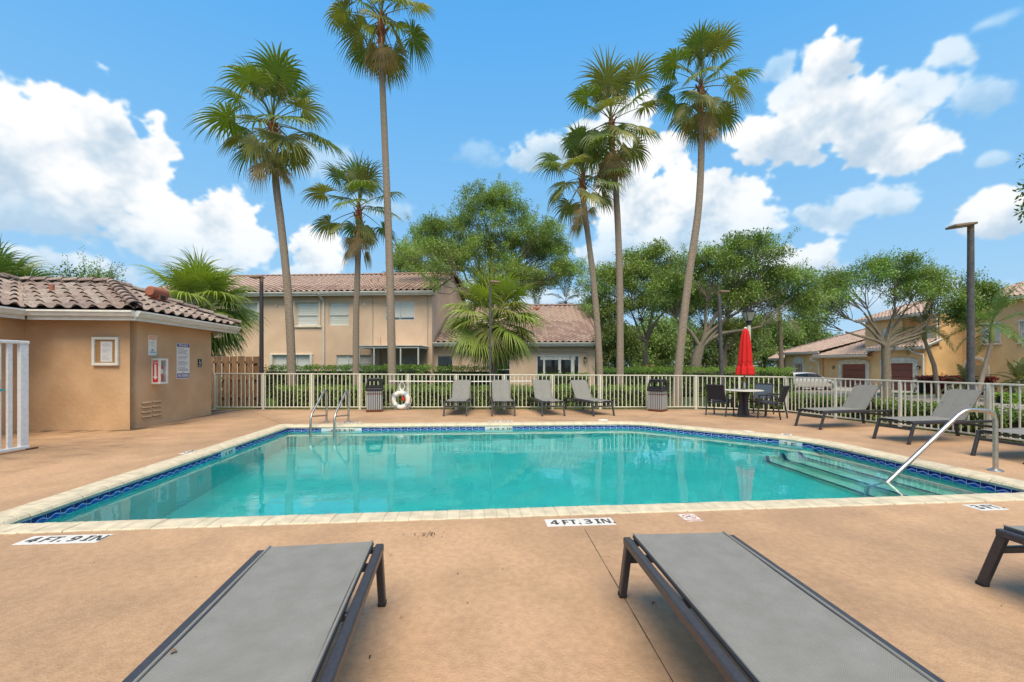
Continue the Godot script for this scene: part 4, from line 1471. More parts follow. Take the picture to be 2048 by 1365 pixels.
func clubhouse() -> void:
	var t := thing("clubhouse", "single storey tan clubhouse with rose tile roof and glazed french doors", "building", Vector3(-4.3, -0.05, -24.9), 0.0)
	# local x: 0 at the corner with the town house, 9.0 at the right end
	var W := [[0.05, 0.55, 0.95, 2.0, "sash"], [3.25, 0.55, 4.2, 2.0, "sash"], [5.68, 0.0, 8.12, 2.05, "doors"]]
	put("wall", wall_mesh(-0.4, 9.0, 0, 2.75, 0.2, W), M.stucco_house, t)
	window(t, W[0], "sash", Transform3D(), 0.0)
	window(t, W[1], "sash", Transform3D(), 0.0)
	var fr := MB.new()
	for e in [[5.71, 0.07], [6.12, 0.12], [7.0, 0.16], [7.74, 0.2], [8.09, 0.06]]:
		fr.box(Vector3(e[0], 1.0, -0.06), Vector3(e[1], 2.0, 0.1), Basis(), 0.01)
	for e in [[6.33, 0.3], [7.24, 0.3]]:
		fr.box(Vector3(e[0] + 0.1, 0.2, -0.062), Vector3(0.7, 0.4, 0.08), Basis(), 0.01)
	fr.box(Vector3(6.9, 2.0, -0.058), Vector3(2.42, 0.1, 0.105), Basis(), 0.01)
	fr.box(Vector3(6.9, 1.85, -0.064), Vector3(2.0, 0.2, 0.07), Basis(), 0.01)
	var dr := put("french_door", fr, M.white_trim, t)
	var gp := MB.new()
	gp.quad(Vector3(5.7, 0.02, -0.07), Vector3(8.1, 0.02, -0.07), Vector3(8.1, 2.03, -0.07), Vector3(5.7, 2.03, -0.07), Vector3(0, 0, 1))
	put("pane", gp, M.window_glass, dr)
	var hd := MB.new()
	hd.tube(pv([6.95, 1.0, -0.01, 6.95, 1.0, 0.05, 7.05, 1.0, 0.05]), PackedFloat32Array([0.012, 0.012, 0.012]), 8)
	hd.lathe([Vector2(0.0, 0), Vector2(0.03, 0.0), Vector2(0.03, 0.06), Vector2(0.0, 0.06)], 10, Vector3(6.95, 1.12, 0.02))
	put("handle", hd, M.black_plastic, dr)
	var nd := MB.new()
	nd.tf = Transform3D(Basis(), Vector3(7.62, 1.86, -0.02))
	ring_into(nd, Vector3.ZERO, 0.075, 0.058)
	nd.bar(Vector3(-0.045, 0.045, 0), Vector3(0.045, -0.045, 0), 0.016, 0.003, 0.0, Vector3(0, 0, 1))
	put("no_smoking_decal", nd, M.signal_red, dr)
	for x in [-0.4, 9.0]:
		var g2 := MB.new()
		g2.prism(p2([0.004, 0, 11.0, 0, 11.0, 2.7, 5.5, 5.35, 0.004, 2.7]), -0.2, 0.0)
		put("gable_wall", g2, M.stucco_house, t, Transform3D(Basis(Vector3.UP, PI / 2), Vector3(x + (0.003 if x > 0 else 0.4), 0, 0)))
	closed_back(t, M.stucco_house, -0.4, 9.0, 0, 2.75, -11.0)
	var ey := 2.72
	var V := Vector3(0, 5.52 - ey, -6.0).normalized()
	var Lv := Vector3(0, 5.52 - ey, -6.0).length()
	rng.seed = 41
	tile_slope(t, Vector3(0.1, ey, 0.5), Vector3(1, 0, 0), V, 9.2, Lv, [0.0, 0.0, 9.2, 9.2], 300, "rose_clay")
	tile_slope(t, Vector3(9.3, ey, -11.5), Vector3(-1, 0, 0), Vector3(V.x, V.y, -V.z), 9.2, Lv, [0.0, 0.0, 9.2, 9.2], 0, "rose_clay")
	ridge_run(t, Vector3(0.1, 5.56, -5.5), Vector3(9.3, 5.56, -5.5), false, "rose_clay")
	ridge_run(t, Vector3(9.28, ey + 0.05, 0.48), Vector3(9.28, 5.56, -5.5), false, "rose_clay")
	gutter(t, Vector3(-0.1, ey - 0.01, 0.46), Vector3(9.25, ey - 0.01, 0.46), Vector3(0, 0, 1))
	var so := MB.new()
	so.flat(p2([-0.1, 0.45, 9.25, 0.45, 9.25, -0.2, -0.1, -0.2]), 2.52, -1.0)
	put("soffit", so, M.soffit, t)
	var v := MB.new()
	v.box(Vector3(5.95, 5.28, -4.75), Vector3(0.42, 0.16, 0.3), Basis(), 0.03)
	put("roof_vent", v, M.terracotta, t)
	var cb := MB.new()
	cb.tube(pv([4.4, 2.22, 0.02, 7.9, 2.2, 0.025, 8.45, 2.2, 0.02, 8.6, 2.05, 0.02, 8.62, 0.3, 0.02]), PackedFloat32Array([0.012, 0.012, 0.012, 0.012, 0.012]), 5)
	put("wall_cable", cb, M.sign_grey, t)
	wall_lantern(t, Vector3(8.42, 1.72, 0.0))


func wall_lantern(t: Node, at: Vector3) -> void:
	var f := MB.new()
	f.box(at + Vector3(0, 0.05, 0.02), Vector3(0.1, 0.2, 0.04), Basis(), 0.01)
	f.bar(at + Vector3(0, 0.1, 0.03), at + Vector3(0, 0.13, 0.14), 0.03, 0.03)
	f.lathe([Vector2(0.0, 0.24), Vector2(0.02, 0.2), Vector2(0.1, 0.12), Vector2(0.1, 0.10), Vector2(0.0, 0.10)], 6, at + Vector3(0, 0, 0.15))
	f.lathe([Vector2(0.0, -0.14), Vector2(0.05, -0.12), Vector2(0.06, -0.1), Vector2(0.0, -0.1)], 6, at + Vector3(0, 0, 0.15))
	for k in 6:
		var a := TAU * k / 6.0
		f.bar(at + Vector3(cos(a) * 0.058, -0.1, 0.15 + sin(a) * 0.058), at + Vector3(cos(a) * 0.088, 0.11, 0.15 + sin(a) * 0.088), 0.012, 0.012)
	var w := put("wall_lantern", f, M.black_plastic, t)
	var gl := MB.new()
	gl.lathe([Vector2(0.052, -0.1), Vector2(0.082, 0.1)], 6, at + Vector3(0, 0, 0.15))
	put("pane", gl, M.lantern_glass, w)


func far_block() -> void:
	var t := thing("far_house", "distant tan house whose tile roof shows behind the fan palm", "building", Vector3(-24.5, -0.05, -33.0), 2.0)
	put("wall", wall_mesh(-9, 5, 0, 5.6, 0.2, [[1.6, 3.9, 2.9, 5.0], [-2.6, 3.9, -1.3, 5.0]]), M.stucco_house, t)
	window(t, [1.6, 3.9, 2.9, 5.0], "slide")
	window(t, [-2.6, 3.9, -1.3, 5.0], "slide")
	closed_back(t, M.stucco_house, -9, 5, 0, 5.6, -9.0)
	put("wall", wall_mesh(0.004, 9.0, 0, 5.6, 0.2, []), M.stucco_house, t, Transform3D(Basis(Vector3.UP, PI / 2), Vector3(5, 0, 0)))
	var ey := 5.65
	var V := Vector3(0, 2.1, -5.0).normalized()
	var Lv := Vector3(0, 2.1, -5.0).length()
	rng.seed = 51
	tile_slope(t, Vector3(-9.5, ey, 0.5), Vector3(1, 0, 0), V, 15.0, Lv, [0.0, 0.0, 15.0, 10.0], 0, "rose_clay")
	tile_slope(t, Vector3(5.5, ey, 0.5), Vector3(0, 0, -1), Vector3(-5.0, 2.1, 0).normalized(), 10.0, Lv, [0.0, 5.0, 10.0, 5.0], 0, "rose_clay")
	ridge_run(t, Vector3(5.5, ey, 0.5), Vector3(0.5, ey + 2.14, -4.5), false, "rose_clay")
	ridge_run(t, Vector3(0.5, ey + 2.14, -4.5), Vector3(-9.5, ey + 2.14, -4.5), false, "rose_clay")
	gutter(t, Vector3(-9.5, ey, 0.46), Vector3(5.5, ey, 0.46), Vector3(0, 0, 1))


func arch_poly(w: float, y0: float, y1: float, rise: float, n := 14) -> PackedVector2Array:   # opening with a segment arch, centred on x = 0
	var p := PackedVector2Array([Vector2(-w * 0.5, y0), Vector2(w * 0.5, y0)])
	for k in n + 1:
		var a := PI * k / n
		p.append(Vector2(cos(a) * w * 0.5, y1 + sin(a) * rise))
	return p


func arch_trim(w: float, y0: float, y1: float, rise: float, b: float, z0: float, z1: float, n := 16) -> MB:
	var mb := MB.new()
	var inner := []
	var outer := []
	inner.append(Vector2(w * 0.5, y0))
	outer.append(Vector2(w * 0.5 + b, y0))
	for k in n + 1:
		var a := PI * k / n
		inner.append(Vector2(cos(a) * w * 0.5, y1 + sin(a) * rise))
		outer.append(Vector2(cos(a) * (w * 0.5 + b), y1 + sin(a) * (rise + b)))
	inner.append(Vector2(-w * 0.5, y0))
	outer.append(Vector2(-w * 0.5 - b, y0))
	for i in inner.size() - 1:
		var a: Vector2 = inner[i]
		var c: Vector2 = inner[i + 1]
		var d: Vector2 = outer[i]
		var e: Vector2 = outer[i + 1]
		mb.quad(Vector3(a.x, a.y, z1), Vector3(d.x, d.y, z1), Vector3(e.x, e.y, z1), Vector3(c.x, c.y, z1), Vector3(0, 0, 1))
		var o := (d + e - a - c).normalized()
		mb.quad(Vector3(d.x, d.y, z0), Vector3(e.x, e.y, z0), Vector3(e.x, e.y, z1), Vector3(d.x, d.y, z1), Vector3(o.x, o.y, 0))
		mb.quad(Vector3(a.x, a.y, z0), Vector3(c.x, c.y, z0), Vector3(c.x, c.y, z1), Vector3(a.x, a.y, z1), Vector3(-o.x, -o.y, 0))
	return mb


func garage_house() -> void:
	# local x runs from the far end (-16.2) to the near corner (0), z out towards the street; ground at y = 0
	var t := thing("garage_house", "ochre stucco house with two red garage doors across the street", "building", Vector3(31.1, -0.62, -33.2), -88.4)
	var m: Material = M.stucco_ochre
	var wing_h := 3.25
	var low_h := 2.85
	var AW := [-14.55, 0.75, -13.35, 2.15]
	put("wall", wall_mesh(-16.2, -10.6, 0, wing_h, 0.2, [AW]), m, t)
	var D1 := [-8.25, 0.0, -5.55, 2.12]
	var D2 := [-3.35, 0.0, -0.85, 2.18]
	put("wall", wall_mesh(-10.6, -4.6, 0, low_h, 0.2, [D1]), m, t, Transform3D(Basis(), Vector3(0, 0, -0.25)))
	put("wall", wall_mesh(-4.6, 0, 0, 3.45, 0.2, [D2]), m, t)
	# upper storey set back behind the skirt roof
	var U1 := [-4.1, 4.0, -3.2, 5.1]
	var U2 := [-1.45, 4.05, -0.45, 5.1]
	put("wall", wall_mesh(-5.8, -2.2, 2.6, 5.95, 0.2, [U1]), m, t, Transform3D(Basis(), Vector3(0, 0, -0.4)))
	put("wall", wall_mesh(-2.2, 0, 3.2, 5.95, 0.2, [U2]), m, t, Transform3D(Basis(), Vector3(0, 0, -1.2)))
	put("wall", wall_mesh(0.004, 0.8, 3.2, 5.95, 0.15, []), m, t, Transform3D(Basis(Vector3.UP, PI / 2), Vector3(-2.2, 0, -0.4)))
	put("wall", wall_mesh(0.004, 3.0, 0, 3.45, 0.2, []), m, t, Transform3D(Basis(Vector3.UP, PI / 2), Vector3(0, 0, 0)))
	put("wall", wall_mesh(1.2, 3.0, 3.4, 5.95, 0.2, []), m, t, Transform3D(Basis(Vector3.UP, PI / 2), Vector3(-0.002, 0, 0)))
	# recessed two storey front with the arched entry
	var R1 := [1.35, 3.55, 2.5, 4.95]
	var R2 := [3.7, 3.55, 4.85, 4.95]
	var R3 := [3.4, 0.6, 5.2, 1.3]
	var EN := [-0.15 + 0.35, 0.0, 1.65, 2.0]
	put("wall", wall_mesh(-0.2, 9.0, 0, 6.6, 0.2, [R1, R2, EN]), m, t, Transform3D(Basis(), Vector3(0, 0, -3.0)))
	var back := Transform3D(Basis(), Vector3(0, 0, -3.0))
	window(t, AW, "grid", Transform3D(), 0.0)
	window(t, U1, "sash", Transform3D(Basis(), Vector3(0, 0, -0.4)), 0.8)
	window(t, U2, "grid", Transform3D(Basis(), Vector3(0, 0, -1.2)), 0.9)
	window(t, R1, "sash", back, 0.9)
	window(t, R2, "sash", back, 0.9)
	for h in [R1, R2]:
		var sl := MB.new()
		sl.box(Vector3((h[0] + h[2]) * 0.5, h[1] - 0.05, 0.04), Vector3(h[2] - h[0] + 0.25, 0.08, 0.12), Basis(), 0.01)
		for x in [h[0] - 0.04, h[2] + 0.04]:
			sl.box(Vector3(x, (h[1] + h[3]) * 0.5, 0.025), Vector3(0.07, h[3] - h[1], 0.05), Basis(), 0.006)
		sl.box(Vector3((h[0] + h[2]) * 0.5, h[3] + 0.06, 0.03), Vector3(h[2] - h[0] + 0.3, 0.13, 0.08), Basis(), 0.01)
		put("window_surround", sl, M.cream_trim, t, back)
	for e in [[U1, -0.4], [U2, -1.2]]:
		var h: Array = e[0]
		var sl := MB.new()
		sl.box(Vector3((h[0] + h[2]) * 0.5, h[1] - 0.04, 0.04), Vector3(h[2] - h[0] + 0.2, 0.07, 0.1), Basis(), 0.01)
		put("window_sill", sl, M.cream_trim, t, Transform3D(Basis(), Vector3(0, 0, e[1])))
	# arched blind panel over the wing window
	var ar := MB.new()
	ar.tf = Transform3D(Basis(), Vector3(-13.95, 0, 0))
	ar.prism(arch_poly(1.75, 2.18, 2.2, 0.85), 0.0, 0.05)
	put("arch_panel", ar, M.cream_trim, t)
	for x in [-14.75, -13.15]:
		var sh := MB.new()
		sh.box(Vector3(x, 1.42, 0.03), Vector3(0.38, 1.5, 0.05), Basis(), 0.008)
		for k in 9:
			sh.bar(Vector3(x - 0.14, 0.8 + 0.15 * k, 0.06), Vector3(x + 0.14, 0.8 + 0.15 * k, 0.06), 0.02, 0.05, 0.0, Vector3(0, 1, 0.6))
		put("shutter", sh, M.cream_trim, t)
	var sl := MB.new()
	sl.box(Vector3(-13.95, 0.66, 0.06), Vector3(2.0, 0.1, 0.12), Basis(), 0.01)
	put("window_sill", sl, M.cream_trim, t)
	for x in [-15.75, -12.05]:
		var md := MB.new()
		md.tf = Transform3D(Basis(Vector3(0, 0, 1), PI / 4), Vector3(x, 1.75, 0.0))
		md.box(Vector3(0, 0, 0.02), Vector3(0.36, 0.36, 0.05), Basis(), 0.015)
		md.box(Vector3(0, 0, 0.045), Vector3(0.2, 0.2, 0.03), Basis(), 0.01)
		put("medallion", md, M.cream_trim, t)
	# garage doors with their arched surrounds
	for e in [[D1, -0.25], [D2, 0.0]]:
		var h: Array = e[0]
		var z: float = e[1]
		var cx: float = (h[0] + h[2]) * 0.5
		var w: float = h[2] - h[0]
		var tr := MB.new()
		tr.tf = Transform3D(Basis(), Vector3(cx, 0, z))
		var H: float = h[3]
		for s in [-1.0, 1.0]:
			tr.box(Vector3((w * 0.5 + 0.2) * s, H * 0.5, 0.03), Vector3(0.4, H, 0.07), Basis(), 0.01)
		var cap := PackedVector2Array([Vector2(-w * 0.5 - 0.4, H), Vector2(w * 0.5 + 0.4, H)])
		for k in 13:
			var f := 1.0 - k / 6.0
			cap.append(Vector2((w * 0.5 + 0.4) * f, H + 0.2 + 0.25 * sqrt(maxf(0.0, 1.0 - f * f * 0.95))))
		tr.prism(cap, 0.0, 0.068)
		put("door_surround", tr, M.cream_trim, t)
		var dr := put("garage_door", garage_panel(cx, w, H, z - 0.16, 0), M.garage_red, t)
		for k in 4:
			put("panel", garage_panel(cx, w, H, z - 0.12, k + 1), M.garage_red, dr)
		var kb := MB.new()
		kb.lathe([Vector2(0.0, 0), Vector2(0.03, 0.0), Vector2(0.03, 0.04), Vector2(0.0, 0.04)], 8, Vector3(cx, 1.15, z - 0.08))
		put("handle", kb, M.galvanised, dr)
	wall_lantern(t, Vector3(-9.2, 1.75, -0.25))
	wall_lantern(t, Vector3(-0.32, 1.8, 0.0))
	# entry arch
	put("arch_surround", arch_trim(1.45, 0.0, 1.75, 0.72, 0.2, -0.05, 0.08), M.cream_trim, t, Transform3D(Basis(), Vector3(0.93, 0, -3.0)))
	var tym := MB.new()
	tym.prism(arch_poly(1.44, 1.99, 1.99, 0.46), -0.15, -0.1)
	put("painted_entry_shade", tym, M.hollow_shade, t, Transform3D(Basis(), Vector3(0.93, 0, -3.0)))  # dark panel painted as shade within the entry arch
	# gas meter on the return wall
	var gm := MB.new()
	gm.box(Vector3(0.08, 1.25, -1.5), Vector3(0.14, 0.5, 0.3), Basis(), 0.02)
	gm.box(Vector3(0.06, 0.75, -1.5), Vector3(0.1, 0.5, 0.24), Basis(), 0.02)
	put("meter_box", gm, m, t)
	# downpipes
	for e in [[-10.75, 2.75, 0.12], [0.06, 3.3, 0.1]]:
		var dp := MB.new()
		dp.tube(pv([e[0] - 0.7, e[1], 0.55, e[0] - 0.65, e[1] - 0.15, 0.5, e[0], e[1] - 0.5, e[2], e[0], e[1] - 0.7, e[2], e[0], 0.05, e[2]]), PackedFloat32Array([0.06, 0.06, 0.06, 0.06, 0.06]), 8)
		put("downpipe", dp, M.white_trim, t)
	var dp2 := MB.new()
	dp2.tube(pv([0.1, 5.8, -0.75, 0.1, 5.5, -0.9, 0.1, 3.9, -0.95, 0.1, 3.75, -0.9, 0.1, 3.3, 0.25]), PackedFloat32Array([0.06, 0.06, 0.06, 0.06, 0.06]), 8)
	put("downpipe", dp2, M.white_trim, t)
	rng.seed = 61
	# wing hip roof
	var r := 2.45
	var run := 6.0
	var Lv := sqrt(r * r + run * run)
	var vz := Vector3(0, r, -run).normalized()
	tile_slope(t, Vector3(-16.7, wing_h + 0.12, 0.5), Vector3(1, 0, 0), vz, 14.0, Lv, [0.0, 6.0, 6.3, 12.0], 0, "rose_clay")
	tile_slope(t, Vector3(-16.7, wing_h + 0.12, 0.5), Vector3(0, 0, -1), Vector3(run, r, 0).normalized(), 12.0, Lv, [0.0, 6.0, 12.0, 6.0], 0, "rose_clay")
	ridge_run(t, Vector3(-16.7, wing_h + 0.16, 0.5), Vector3(-10.7, wing_h + 0.16 + r, -5.5), false, "rose_clay")
	ridge_run(t, Vector3(-10.7, wing_h + 0.16 + r, -5.5), Vector3(-5.0, wing_h + 0.16 + r, -5.5), false, "rose_clay")
	gutter(t, Vector3(-16.7, wing_h + 0.12, 0.46), Vector3(-10.3, wing_h + 0.12, 0.46), Vector3(0, 0, 1))
	# garage roof
	var r2 := wing_h + 0.12 + r - (low_h + 0.1)
	var L2 := sqrt(r2 * r2 + 36.0)
	tile_slope(t, Vector3(-11.0, low_h + 0.1, 0.62), Vector3(1, 0, 0), Vector3(0, r2, -6.1).normalized(), 6.6, L2, [0.0, 0.4, 6.6, 6.6], 0, "rose_clay")
	gutter(t, Vector3(-11.2, low_h + 0.1, 0.56), Vector3(-4.5, low_h + 0.1, 0.56), Vector3(0, 0, 1))
	# skirt roof over the second garage
	var V3 := Vector3(0, 0.62, -1.65).normalized()
	tile_slope(t, Vector3(-4.7, 3.42, 0.5), Vector3(1, 0, 0), V3, 5.2, 1.75, [0.0, 0.0, 5.2, 4.6], 0, "rose_clay")
	gutter(t, Vector3(-4.75, 3.42, 0.46), Vector3(0.5, 3.42, 0.46), Vector3(0, 0, 1))
	gutter(t, Vector3(0.42, 3.45, 0.46), Vector3(0.2, 4.05, -1.2), Vector3(1, 0, 0), "rake_board")
	# upper roofs
	var e2 := 6.0
	var V4 := Vector3(0, 1.5, -3.6).normalized()
	tile_slope(t, Vector3(-6.3, e2, 0.1), Vector3(1, 0, 0), V4, 6.7, 3.9, [0.0, 3.0, 6.7, 3.7], 0, "rose_clay")
	tile_slope(t, Vector3(-6.3, e2, 0.1), Vector3(0, 0, -1), Vector3(3.6, 1.5, 0).normalized(), 7.0, 3.9, [0.0, 3.4, 7.0, 3.6], 0, "rose_clay")
	gutter(t, Vector3(-6.3, e2, 0.06), Vector3(0.4, e2, 0.06), Vector3(0, 0, 1))
	tile_slope(t, Vector3(-0.6, 6.65, -2.5), Vector3(1, 0, 0), Vector3(0, 2.4, -5.4).normalized(), 10.0, 5.9, [0.0, 4.8, 10.0, 10.0], 0, "rose_clay")
	tile_slope(t, Vector3(-0.6, 6.65, -2.5), Vector3(0, 0, -1), Vector3(5.4, 2.4, 0).normalized(), 10.8, 5.9, [0.0, 5.3, 10.8, 5.5], 0, "rose_clay")
	gutter(t, Vector3(-0.6, 6.65, -2.54), Vector3(9.4, 6.65, -2.54), Vector3(0, 0, 1))
	closed_back(t, m, -16.2, 9.0, 0, 5.5, -11.2)
	put("wall", wall_mesh(0, 11.2, 0, wing_h, 0.2, []), m, t, Transform3D(Basis(Vector3.UP, -PI / 2), Vector3(-16.2, 0, -11.2)))
	put("wall", wall_mesh(0.004, 8.2, 0, 6.6, 0.2, []), m, t, Transform3D(Basis(Vector3.UP, PI / 2), Vector3(9.0, 0, -3.0)))
	var rv := MB.new()
	rv.box(Vector3(-7.0, 5.35, -4.1), Vector3(0.4, 0.18, 0.3), Basis(), 0.03)
	put("roof_vent", rv, M.terracotta, t)


func garage_panel(cx: float, w: float, H: float, z: float, k: int) -> MB:
	var mb := MB.new()
	if k == 0:
		mb.box(Vector3(cx, H * 0.5, z), Vector3(w, H, 0.04))
	else:
		var h := H / 4.0
		mb.box(Vector3(cx, h * (k - 0.5), z), Vector3(w - 0.01, h - 0.025, 0.05), Basis(), 0.012)
		for j in 4:
			mb.box(Vector3(cx + (j - 1.5) * w / 4.0, h * (k - 0.5), z + 0.026), Vector3(w / 4.0 - 0.14, h - 0.18, 0.016), Basis(), 0.007)
	return mb


func side_porch() -> void:
	var t := thing("entry_canopy", "small tiled canopy beside the far end of the garage house", "canopy", Vector3(31.2, -0.62, -50.6), -88.4)
	put("wall", wall_mesh(-2.2, 0.6, 0, 2.75, 0.2, []), M.stucco_ochre, t, Transform3D(Basis(), Vector3(0, 0, -0.6)))
	rng.seed = 66
	tile_slope(t, Vector3(-2.6, 2.8, 0.2), Vector3(1, 0, 0), Vector3(0, 0.8, -1.6).normalized(), 3.0, 1.8, [0.0, 0.0, 3.0, 3.0], 0, "rose_clay")
	gutter(t, Vector3(-2.6, 2.8, 0.16), Vector3(0.4, 2.8, 0.16), Vector3(0, 0, 1))


# ------------------------------------------------------------------ plants
func scatter(called: String, parent: Node, mesh: Mesh, m: Material, tfs: Array, cols: Array, stuff := true) -> MultiMeshInstance3D:
	var mm := MultiMesh.new()
	mm.transform_format = MultiMesh.TRANSFORM_3D
	mm.use_colors = true
	mm.mesh = mesh
	mm.instance_count = tfs.size()
	for i in tfs.size():
		mm.set_instance_transform(i, tfs[i])
		mm.set_instance_color(i, cols[i])
	var o := MultiMeshInstance3D.new()
	o.name = called
	o.multimesh = mm
	o.material_override = m
	parent.add_child(o, true)
	if stuff:
		o.set_meta("kind", "stuff")
	return o


func rand_dir() -> Vector3:
	var y := rnd(-1, 1)
	var a := rnd(0, TAU)
	var r := sqrt(1.0 - y * y)
	return Vector3(cos(a) * r, y, sin(a) * r)


func leaf_clump(n: int, len: float, wide: float, spread: float, seed_: int, flatness := 0.6) -> ArrayMesh:   # a twig end with n folded leaves
	rng.seed = seed_
	var mb := MB.new()
	for i in n:
		var o := rand_dir() * spread * pow(rnd(0.05, 1.0), 0.5)
		var d := (rand_dir() + o.normalized() * 0.8 + Vector3(0, -0.15, 0)).normalized()
		var up := (rand_dir() * (1.0 - flatness) + Vector3(0, 1, 0) * flatness).normalized()
		var s := d.cross(up).normalized()
		var nn := s.cross(d).normalized()
		var L := len * rnd(0.75, 1.25)
		var w := wide * rnd(0.8, 1.2)
		var k := rnd(0.82, 1.15)
		mb.tint = Color(k, k, k * rnd(0.85, 1.1))
		var a := o
		var b := o + d * L
		var mid := o + d * L * 0.45 - nn * w * 0.12
		var l := o + d * L * 0.45 + s * w * 0.5 + nn * w * 0.12
		var r := o + d * L * 0.45 - s * w * 0.5 + nn * w * 0.12
		mb.face(a, l, b, nn)
		mb.face(a, b, r, nn)
	return mb.mesh()


var clumps := {}


func spin() -> Basis:
	return Basis(Vector3.UP, rnd(0, TAU)) * Basis(Vector3.RIGHT, rnd(-0.5, 0.5))


func limb(mb: MB, a: Vector3, b: Vector3, ra: float, rb: float, bow: float, sides := 7, seg := 5) -> void:
	var p := PackedVector3Array()
	var r := PackedFloat32Array()
	var side := rand_dir()
	var side2 := rand_dir()
	for i in seg + 1:
		var t := float(i) / seg
		p.append(a.lerp(b, t) + side * (sin(PI * t) * bow * a.distance_to(b)) + side2 * (sin(TAU * t) * bow * 0.4 * a.distance_to(b)))
		r.append(lerpf(ra, rb, pow(t, 0.8)))
	mb.tube(p, r, sides)


func broad_tree(called: String, label: String, group: String, at: Vector3, trunk: Array, radii: Array, balls: Array, per: int, clump: String, leaf: String, bark: String, tint_lo: float, tint_hi: float, seed_: int, fork_at := -1, lumps := 26) -> Node3D:
	# trunk = path in local coordinates; balls = [x, y, z, rx, ry, rz] lobes of the crown; per = leaf clumps in a lobe of volume 10
	var t := thing(called, label, "tree", at, 0.0, group)
	rng.seed = seed_
	var mb := MB.new()
	var path := pv(trunk)
	var rr := PackedFloat32Array(radii)
	mb.tube(path, rr, 10)
	var top := path[path.size() - 1]
	var tr := rr[rr.size() - 1]
	var tfs := []
	var cols := []
	var lm := MB.new()
	for b in balls:
		var c := Vector3(b[0], b[1], b[2])
		var R := Vector3(b[3], b[4], b[5])
		var hub := top.lerp(c, 0.55) + Vector3(rnd(-0.3, 0.3), rnd(-0.2, 0.2), rnd(-0.3, 0.3))
		var hr := tr * rnd(0.3, 0.42)
		limb(lm, top - Vector3(0, 0.12, 0), hub, tr * 0.60, hr * 0.6, 0.09, 7, 5)
		var vol := R.x * R.y * R.z
		var k := maxi(5, int(lumps * pow(vol / 4.0, 0.55)))
		for i in k:
			var d := rand_dir()
			d.y = absf(d.y) if rnd(0, 1) < 0.68 else d.y * 0.7
			var q := c + Vector3(d.x * R.x, d.y * R.y, d.z * R.z) * pow(rnd(0.12, 1.0), 0.42)
			if rnd(0, 1) < 0.75:
				limb(lm, hub.lerp(c, rnd(0.0, 0.25)), q, hr * rnd(0.25, 0.5), 0.008, 0.15, 5, 4)
			var lr := rnd(0.55, 1.05) * pow(vol, 0.11) * 0.72
			var m := int(per * 1.55 * lr * lr * rnd(0.7, 1.2))
			var lt := rnd(tint_lo, tint_hi)
			var warm := rnd(-0.1, 0.12)
			for j in m:
				var o := rand_dir() * pow(rnd(0.0, 1.0), 0.45)
				var p := q + Vector3(o.x * lr * 1.15, o.y * lr * 0.62, o.z * lr * 1.15)
				var s := rnd(0.75, 1.2)
				tfs.append(Transform3D(spin().scaled(Vector3.ONE * s), p))
				var f := lt * rnd(0.8, 1.2)
				cols.append(Color(f * (1.0 + warm), f, f * (1.0 - warm)))
		# stray shoots that break the outline
		for i in int(5 + vol * 0.25):
			var d := rand_dir()
			d.y = absf(d.y)
			var e := c + Vector3(d.x * R.x, d.y * R.y, d.z * R.z) * rnd(0.95, 1.06)
			var dir := (d + Vector3(0, 0.6, 0)).normalized()
			var len := rnd(0.4, 1.1)
			limb(lm, e - dir * 0.6, e + dir * len, 0.014, 0.006, 0.05, 4, 2)
			for j in int(len * 9):
				tfs.append(Transform3D(spin().scaled(Vector3.ONE * rnd(0.5, 0.8)), e + dir * rnd(-0.3, len) + rand_dir() * 0.1))
				var f := rnd(tint_lo, tint_hi)
				cols.append(Color(f * 1.05, f, f))
	put("trunk", mb, M[bark], t)
	put("limb", lm, M[bark], t)
	scatter("crown", t, clumps[clump], M[leaf], tfs, cols)
	return t


func hedge(label: String, pts: Array, wide: float, high: float, per: float, leaf: String, clump: String, lo: float, hi: float, seed_: int, called := "hedge", y0 := 0.0, group := "clipped hedges") -> Node3D:   # pts = x, z pairs along its middle
	var t := thing(called, label, "hedge" if called == "hedge" else "shrub", Vector3(pts[0], y0, pts[1]), 0.0, group)
	rng.seed = seed_
	var tfs := []
	var cols := []
	var core := MB.new()
	var n := FastNoiseLite.new()
	n.seed = seed_
	n.frequency = 0.9
	for i in range(0, pts.size() - 2, 2):
		var a := Vector3(pts[i] - pts[0], 0, pts[i + 1] - pts[1])
		var b := Vector3(pts[i + 2] - pts[0], 0, pts[i + 3] - pts[1])
		var d := (b - a).normalized()
		var s := d.cross(Vector3.UP)
		var len := a.distance_to(b)
		core.bar(a + Vector3(0, high * 0.43, 0), b + Vector3(0, high * 0.43, 0), wide - 0.24, high * 0.82, 0.05)
		var area := len * (wide + high * 2.0)
		for k in int(area * per):
			var u := rnd(0, wide + 2.0 * high)
			var along := rnd(-0.04, len + 0.04)
			var p := Vector3.ZERO
			var lum := n.get_noise_2d(along * 2.0 + i * 7.0, u * 2.0)
			if u < wide:
				p = s * (u - wide * 0.5) + Vector3(0, high - 0.05 + 0.09 * lum, 0)
			elif u < wide + high:
				p = s * (wide * 0.5 - 0.05 + 0.10 * lum) + Vector3(0, u - wide, 0)
			else:
				p = s * (-wide * 0.5 + 0.05 - 0.10 * lum) + Vector3(0, u - wide - high, 0)
			p += rand_dir() * 0.05
			tfs.append(Transform3D(spin().scaled(Vector3.ONE * rnd(0.7, 1.15)), a + d * along + p))
			var f := lerpf(lo, hi, clampf(0.5 + lum * 0.9 + rnd(-0.25, 0.25), 0, 1))
			cols.append(Color(f * rnd(0.92, 1.1), f, f * 0.95))
	put("stem", core, M.hedge_core, t)
	scatter("foliage", t, clumps[clump], M[leaf], tfs, cols)
	return t


